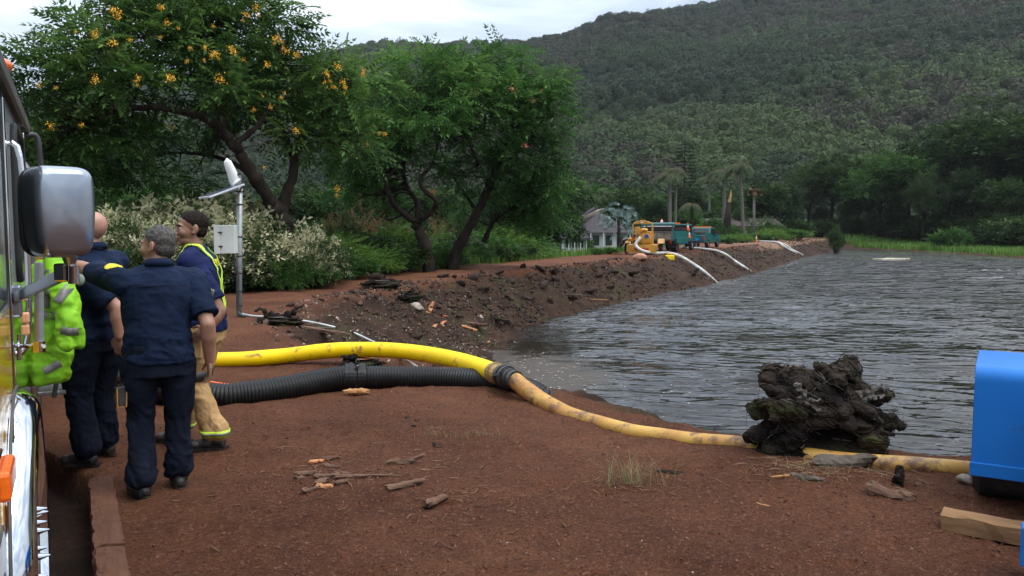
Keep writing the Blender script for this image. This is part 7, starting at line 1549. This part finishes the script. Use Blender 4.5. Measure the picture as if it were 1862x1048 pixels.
def tolocal(loc, rz, p): return rotz(-rz)@(np.asarray(p, float)-np.asarray(loc, float))

# --- 1: the man in front, back to us, pointing left
l1 = atZ(296, 898, 0); rz1 = R(28); A = lambda u, v, Y: tolocal(l1, rz1, atY(u, v, Y))
y0 = l1[1]
P1 = dict(elbow_l=A(165, 492, y0+.16), wrist_l=A(112, 478, y0+.30), palm_l=(0, .3, -1), curl_l=.35, sleeve_l=.84,
          elbow_r=A(378, 590, y0+.02), wrist_r=A(381, 655, y0+.10), hdir_r=(.0, .25, -1), palm_r=(-1, 0, 0), curl_r=.5, sleeve_r=.80,
          knee_l=(-.115, .035, .50), ankle_l=(-.125, -.03, .085), toe_l=(-.17, .12, .05), knee_r=(.115, .045, .50), ankle_r=(.105, .06, .085), toe_r=(.10, .23, .05), lean=.02, sway=.02, twist=R(4), shift=.0, leg=1.0)
m1 = person('grey haired man in navy shirt and trousers, back turned, pointing left', l1, rz1, 1.76, 'skin_tan', 'hair_grey', 'navy_cloth', 'navy_trousers', P1, head_yaw=R(52), bulk=1.15)
# shoulder patch on the raised arm
sh, el = m1.L['l'][0], m1.L['l'][1]; d = (el-sh)/np.linalg.norm(el-sh); c = sh+(el-sh)*.28
mb = MB(); Rf = frame(d); ang = []
for i in range(9):
    for j in range(5):
        t = math.pi/2+(-.5+i/8)*.9; yy = (-.5+j/4)*.085; pass
up_ = np.array([0, -.30, 1.]); up_ -= d*up_.dot(d); up_ /= np.linalg.norm(up_); sd3 = np.cross(up_, d)
V = [c+d*a*.05+(up_*math.cos(b_)+sd3*math.sin(b_))*(.094 if (a*a+(b_/.62)**2) < 1.01 else .082) for a in np.linspace(-1, 1, 9) for b_ in np.linspace(-.6, .6, 9)]
mb.add(V, [(i*9+j, i*9+j+1, (i+1)*9+j+1, (i+1)*9+j) for i in range(8) for j in range(8)]); mb.build('shoulder_patch', M['patch_yellow'], m1.shirt, smooth=True)
# shoulder-blade seam, belt line and back pockets
mb = MB(); Q = [m1.ch+np.array([x, -.152+.25*abs(x)**2*4-.0, .045-.05*abs(x)]) for x in np.linspace(-.15, .15, 12)]; mb.tube(Q, .003, 5); mb.build('yoke_seam', M['navy_trousers'], m1.shirt)
for s in (-1, 1):
    pass
mb = MB(); mb.box(m1.pel+np.array([.125, -.125, -.045]), (.05, .008, .016), rotz(.6)); mb.build('white_tag', M['cone_white'], m1.trousers)
# radio on his left hip: carried, a thing of its own
rl = np.array(l1)+rotz(rz1)@(m1.pel+np.array([-.225, -.04, -.25])); rd = whole('handheld_radio', 'black and amber handheld radio clipped at the hip of the pointing man', 'radio', rl, rz1+.3)
mb = MB(); mb.box((0, 0, 0), (.055, .04, .125), roty(-.12)); mb.build('radio_body', M['black_plastic'], rd, bevel=.006)
mb = MB(); mb.tube([(-.030, -.021, .05), (-.030, -.021, -.062), (.022, -.021, -.068), (.03, -.021, .05)], .004, 6); mb.build('amber_edge', M['pump_yellow'], rd)
for x in (-.015, .003, .018): mb = MB(); mb.cyl((x, 0, .06), (x, 0, .078), .007, 8); mb.build('knob', M['black_plastic'], rd)
# --- 2: the bald man behind the mirror, facing left
l2 = atZ(178, 842, 0.0); l2[2] = H(l2[0], l2[1]); rz2 = R(76); A = lambda u, v, Y: tolocal(l2, rz2, atY(u, v, Y)); y0 = l2[1]
P2 = dict(elbow_l=A(212, 560, y0-.16), wrist_l=A(217, 612, y0-.16), hdir_l=(.15, .15, -1), palm_l=(1, .2, 0), curl_l=.75, sleeve_l=.86, elbow_r=A(150, 560, y0+.30), wrist_r=A(120, 600, y0+.3), curl_r=.5, sleeve_r=.9,
          knee_l=(-.12, .04, .50), ankle_l=(-.13, -.02, .085), toe_l=(-.16, .18, .05), knee_r=(.12, .05, .50), ankle_r=(.14, .05, .085), toe_r=(.15, .25, .05), lean=-.02, leg=1.12)
m2 = person('bald man in dark navy uniform standing behind the chrome mirror', l2, rz2, 1.85, 'skin_fair', None, 'navy_cloth', 'navy_trousers', P2, head_yaw=R(6), bulk=1.22)
# --- 3: the man with suspenders and tan bunker trousers
l3 = atZ(375, 818, 0.0); l3[2] = H(l3[0], l3[1]); rz3 = R(97); A = lambda u, v, Y: tolocal(l3, rz3, atY(u, v, Y)); y0 = l3[1]
P3_ = dict(elbow_l=A(400, 566, y0-.22), wrist_l=A(377, 600, y0-.30), hdir_l=(.2, .8, -.5), palm_l=(1, 0, 0), curl_l=.6, sleeve_l=.80, elbow_r=A(330, 570, y0+.25), wrist_r=A(310, 600, y0+.1), curl_r=.5, sleeve_r=.8,
           knee_l=(-.11, .03, .50), ankle_l=(-.12, -.10, .085), toe_l=(-.15, .12, .05), knee_r=(.11, .08, .50), ankle_r=(.12, .22, .085), toe_r=(.14, .42, .05), lean=.025, leg=1.08)
m3 = person('dark haired man in navy T-shirt with neon suspenders and tan bunker trousers', l3, rz3, 1.84, 'skin_brown', 'hair_black', 'navy_tshirt', 'bunker_tan', P3_, head_yaw=R(26), bulk=1.2, boots='boot_black')
def surface_strip(obj_, P, wd, mat, name, lift=.004, nrm=None):
    """a strap following the surface of a garment"""
    from mathutils.bvhtree import BVHTree
    me = obj_.data; bv = BVHTree.FromPolygons([v.co[:] for v in me.vertices], [tuple(p.vertices) for p in me.polygons]); Q = catmull(P, 8); L_, R_ = [], []
    pts = []
    for q in Q:
        loc, nn, i, dist = bv.find_nearest(Vector(q)); pts.append((np.array(loc), np.array(nn)))
    V = []
    for i, (l, nn) in enumerate(pts):
        t = pts[min(i+1, len(pts)-1)][0]-pts[max(i-1, 0)][0]; s = np.cross(t, nn); s /= np.linalg.norm(s)+1e-9
        for sgn in (-1, 1):
            q = l+s*wd/2*sgn; lc, n2, _, _ = bv.find_nearest(Vector(q)); V.append(np.array(lc)+np.array(n2)*lift)
    F = [(2*i, 2*i+1, 2*i+3, 2*i+2) for i in range(len(pts)-1)]; o = obj(name, mesh_from(V, F, True), mat, obj_); sd2 = o.modifiers.new('s', 'SOLIDIFY'); sd2.thickness = .004; sd2.offset = 1; return o
for s in (-1, 1):
    c, n_ = m3.ch, m3.nk; surface_strip(m3.shirt, [m3.pel+[s*.10, .16, .05], c+[s*.11, .2, -.1], c+[s*.105, .16, .08], n_+[s*.085, .05, .03], n_+[s*.09, -.08, -.0], c+[s*.075, -.2, .05], c+[s*.03, -.2, -.1], m3.pel+[s*.02, -.18, .1]], .027, M['neon'], 'suspender')
    surface_strip(m3.shirt, [m3.pel+[s*.10+.022*s, .16, .05], c+[s*.132, .2, -.1], c+[s*.127, .16, .08], n_+[s*.107, .05, .03], n_+[s*.112, -.08, -.0], c+[s*.097, -.2, .05]], .012, M['black_plastic'], 'suspender_edge', .003)
sh, el = m3.L['l'][0], m3.L['l'][1]; c = sh+(el-sh)*.55+np.array([-.2, -.02, 0])
V = []; F = []
from mathutils.bvhtree import BVHTree
bv = BVHTree.FromPolygons([v.co[:] for v in m3.shirt.data.vertices], [tuple(p.vertices) for p in m3.shirt.data.polygons])
cam_l = tolocal(l3, rz3, (0, 0, CAM_H))
def patch(bvh, ctr, ax, ay, outline, par, mat, name, lift=.004):
    """flat print on cloth: rings of an outline laid on the surface"""
    V = [ctr]; F = []; n = len(outline)
    for q in (.5, 1.):
        for a, b_ in outline: V.append(ctr+ax*a*q+ay*b_*q)
    W2 = []
    for v in V: l, nn, _, _ = bvh.find_nearest(Vector(v)); W2.append(np.array(l)+np.array(nn)*lift)
    F = [(0, 1+j, 1+(j+1) % n) for j in range(n)]+[(1+j, 1+n+j, 1+n+(j+1) % n, 1+(j+1) % n) for j in range(n)]; o = obj(name, mesh_from(W2, F, True), mat, par); return o
dcam = (cam_l-c); dcam /= np.linalg.norm(dcam); pos = sh+(el-sh)*.62+dcam*.09; ay = -(el-sh)/np.linalg.norm(el-sh); ax = np.cross(ay, dcam); ax /= np.linalg.norm(ax)
mal = [(.040*r*math.cos(t), .040*r*math.sin(t)) for t, r in [(2*math.pi*j/32, 1+.22*abs(math.cos(2*2*math.pi*j/32))**3-.12*(abs(math.sin(2*2*math.pi*j/32)) > .9)) for j in range(32)]]
pa = patch(bv, pos, ax, ay, mal, m3.shirt, M['patch_gold'], 'sleeve_badge'); patch(bv, pos, ax, ay, [(.014*math.cos(t), .014*math.sin(t)) for t in np.linspace(0, 6.0, 14)], m3.shirt, M['navy_tshirt'], 'badge_centre', .0055)
ring = [(.033*math.cos(t), .033*math.sin(t)) for t in np.linspace(0, 6.1, 24)]
# trouser reflective knee band, cuff in neon; pocket flap
def band(gar, zc_, hgt, mat, name, side_x, lift=.006, rr=.12, axis_pt=None):
    me = gar.data; bvh = BVHTree.FromPolygons([v.co[:] for v in me.vertices], [tuple(p.vertices) for p in me.polygons]); V = []; n = 28; rows = (-.5, 0, .5)
    for f in rows:
        ctr = axis_pt+np.array([0, 0, f*hgt])
        for j in range(n):
            d = Vector((math.cos(2*math.pi*j/n), math.sin(2*math.pi*j/n), 0)); hit = bvh.ray_cast(Vector(ctr)+d*rr*1.6, -d); q = np.array(hit[0]) if hit[0] else ctr+np.array(d)*rr*.8; V.append(q+np.array(d)*lift)
    F = [(r*n+j, r*n+(j+1) % n, (r+1)*n+(j+1) % n, (r+1)*n+j) for r in range(2) for j in range(n)]; o = obj(name, mesh_from(V, F, True), mat, gar); sd2 = o.modifiers.new('s', 'SOLIDIFY'); sd2.thickness = .004; return o
for nm in 'lr':
    hp, kn, an = m3.L[nm][3:]
    band(m3.trousers, 0, .075, M['black_plastic'], 'knee_band', 0, rr=.13, axis_pt=kn+np.array([0, -.005, .07]))
    band(m3.trousers, 0, .05, M['neon'], 'neon_cuff', 0, .012, rr=.12, axis_pt=an+np.array([0, -.0, .045])); band(m3.trousers, 0, .018, M['reflective_tape'], 'cuff_stripe', 0, .015, rr=.12, axis_pt=an+np.array([0, -.0, .045]))
mb = MB(); q = m3.L['l'][3]*.7+m3.L['l'][4]*.3; mb.box(q+np.array([-.12, .02, 0]), (.03, .15, .17)); mb.build('cargo_pocket', M['bunker_tan'], m3.trousers, bevel=.01)
# print on the back edge of the T-shirt: gold letters
fc = bpy.data.curves.new('t', 'FONT'); fc.body = 'FIRE'; fc.size = .075; fc.extrude = .0015; fc.align_x = 'CENTER'; fo = bpy.data.objects.new('t', fc); COL.objects.link(fo); bpy.context.view_layer.update()
tm = bpy.data.meshes.new_from_object(fo.evaluated_get(bpy.context.evaluated_depsgraph_get())); bpy.data.objects.remove(fo)
n = len(tm.vertices); V = np.zeros(n*3); tm.vertices.foreach_get('co', V); V = V.reshape(-1, 3); out_ = []
for v in V:
    q = m3.ch+np.array([v[0], -.3, .02+v[1]]); h = bv.ray_cast(Vector(q), Vector((0, 1, 0))); out_.append((np.array(h[0]) if h[0] else q)+np.array([0, -.003-v[2], 0]))
tm.vertices.foreach_set('co', np.array(out_).ravel()); tm.update(); obj('back_lettering', tm, M['patch_yellow'], m3.shirt)

# --- the hi-vis jacket
jl = e3(0, 0, 0)
jb = MB(); yj = 5.05
def J(u, v, dy=0.): return atY(u, v, yj+dy)
JO = J(88, 690); JO[2] = -.2
def jr(u, v, rx, ry, dy=0.): return (J(u, v, dy)-JO, rx, ry)
V, F = ring_loft([jr(92, 474, .09, .06), jr(86, 500, .115, .085), jr(82, 560, .115, .09), jr(84, 620, .12, .10), jr(86, 660, .125, .10), jr(90, 692, .10, .08)], 24); jb.add(V, F)
chain(jb, [J(102, 486, -.04)-JO, J(114, 530, -.13)-JO, J(125, 575, -.17)-JO, J(128, 600, -.17)-JO], [.062, .058, .056, .054], 20); jb.tube([J(128, 600, -.17)-JO, J(130, 630, -.17)-JO], [.056, .056], 20)
def foldj(V): q = V*[8, 8, 5]; return ridged(q+fbm(V*4, 2, 3)[:, None], 3, 31)*.020+fbm(V*7, 3, 5)*.012
jm = remesh(jb, .009, 2, foldj); ja = empty('jacket', JO, 0, 'lime green high visibility jacket with grey tape bands beside the fire engine', 'jacket'); jo = obj('jacket_body', jm, M['hivis'], ja)
bvj = BVHTree.FromPolygons([v.co[:] for v in jm.vertices], [tuple(p.vertices) for p in jm.polygons])
def jstrip(pts, wd, nm):
    V = []; n = len(pts)
    Q = catmull(pts, 8); T_ = np.gradient(Q, axis=0)
    cj = tolocal(JO, 0, (0, 0, CAM_H))
    for i, q in enumerate(Q):
        d = Vector(q-cj).normalized(); s = np.cross(T_[i], np.array(d)); s /= np.linalg.norm(s)
        for sg in (-1, 1):
            t = Vector(q+s*sg*wd/2); d2 = (t-Vector(cj)).normalized(); h = bvj.ray_cast(t-d2*.6, d2)
            hh = h[0] if h[0] else bvj.find_nearest(t)[0]; V.append(np.array(hh)-np.array(d2)*.006)
    F = [(2*i, 2*i+1, 2*i+3, 2*i+2) for i in range(len(Q)-1)]; o = obj(nm, mesh_from(V, F, True), M['reflective_tape'], jo); sd2 = o.modifiers.new('s', 'SOLIDIFY'); sd2.thickness = .003; sd2.offset = 0
jstrip([J(103, 550, -.2)-JO, J(114, 536, -.2)-JO, J(128, 520, -.2)-JO], .05, 'tape_band'); jstrip([J(111, 600, -.2)-JO, J(126, 604, -.2)-JO, J(143, 603, -.2)-JO], .045, 'tape_band'); jstrip([J(64, 566, -.15)-JO, J(82, 572, -.15)-JO, J(102, 576, -.1)-JO], .045, 'tape_band'); jstrip([J(80, 676, -.15)-JO, J(95, 668, -.15)-JO, J(110, 660, -.1)-JO], .045, 'tape_band')
jstrip([J(84, 490, -.15)-JO, J(84, 530, -.15)-JO, J(86, 560, -.15)-JO], .03, 'tape_band')
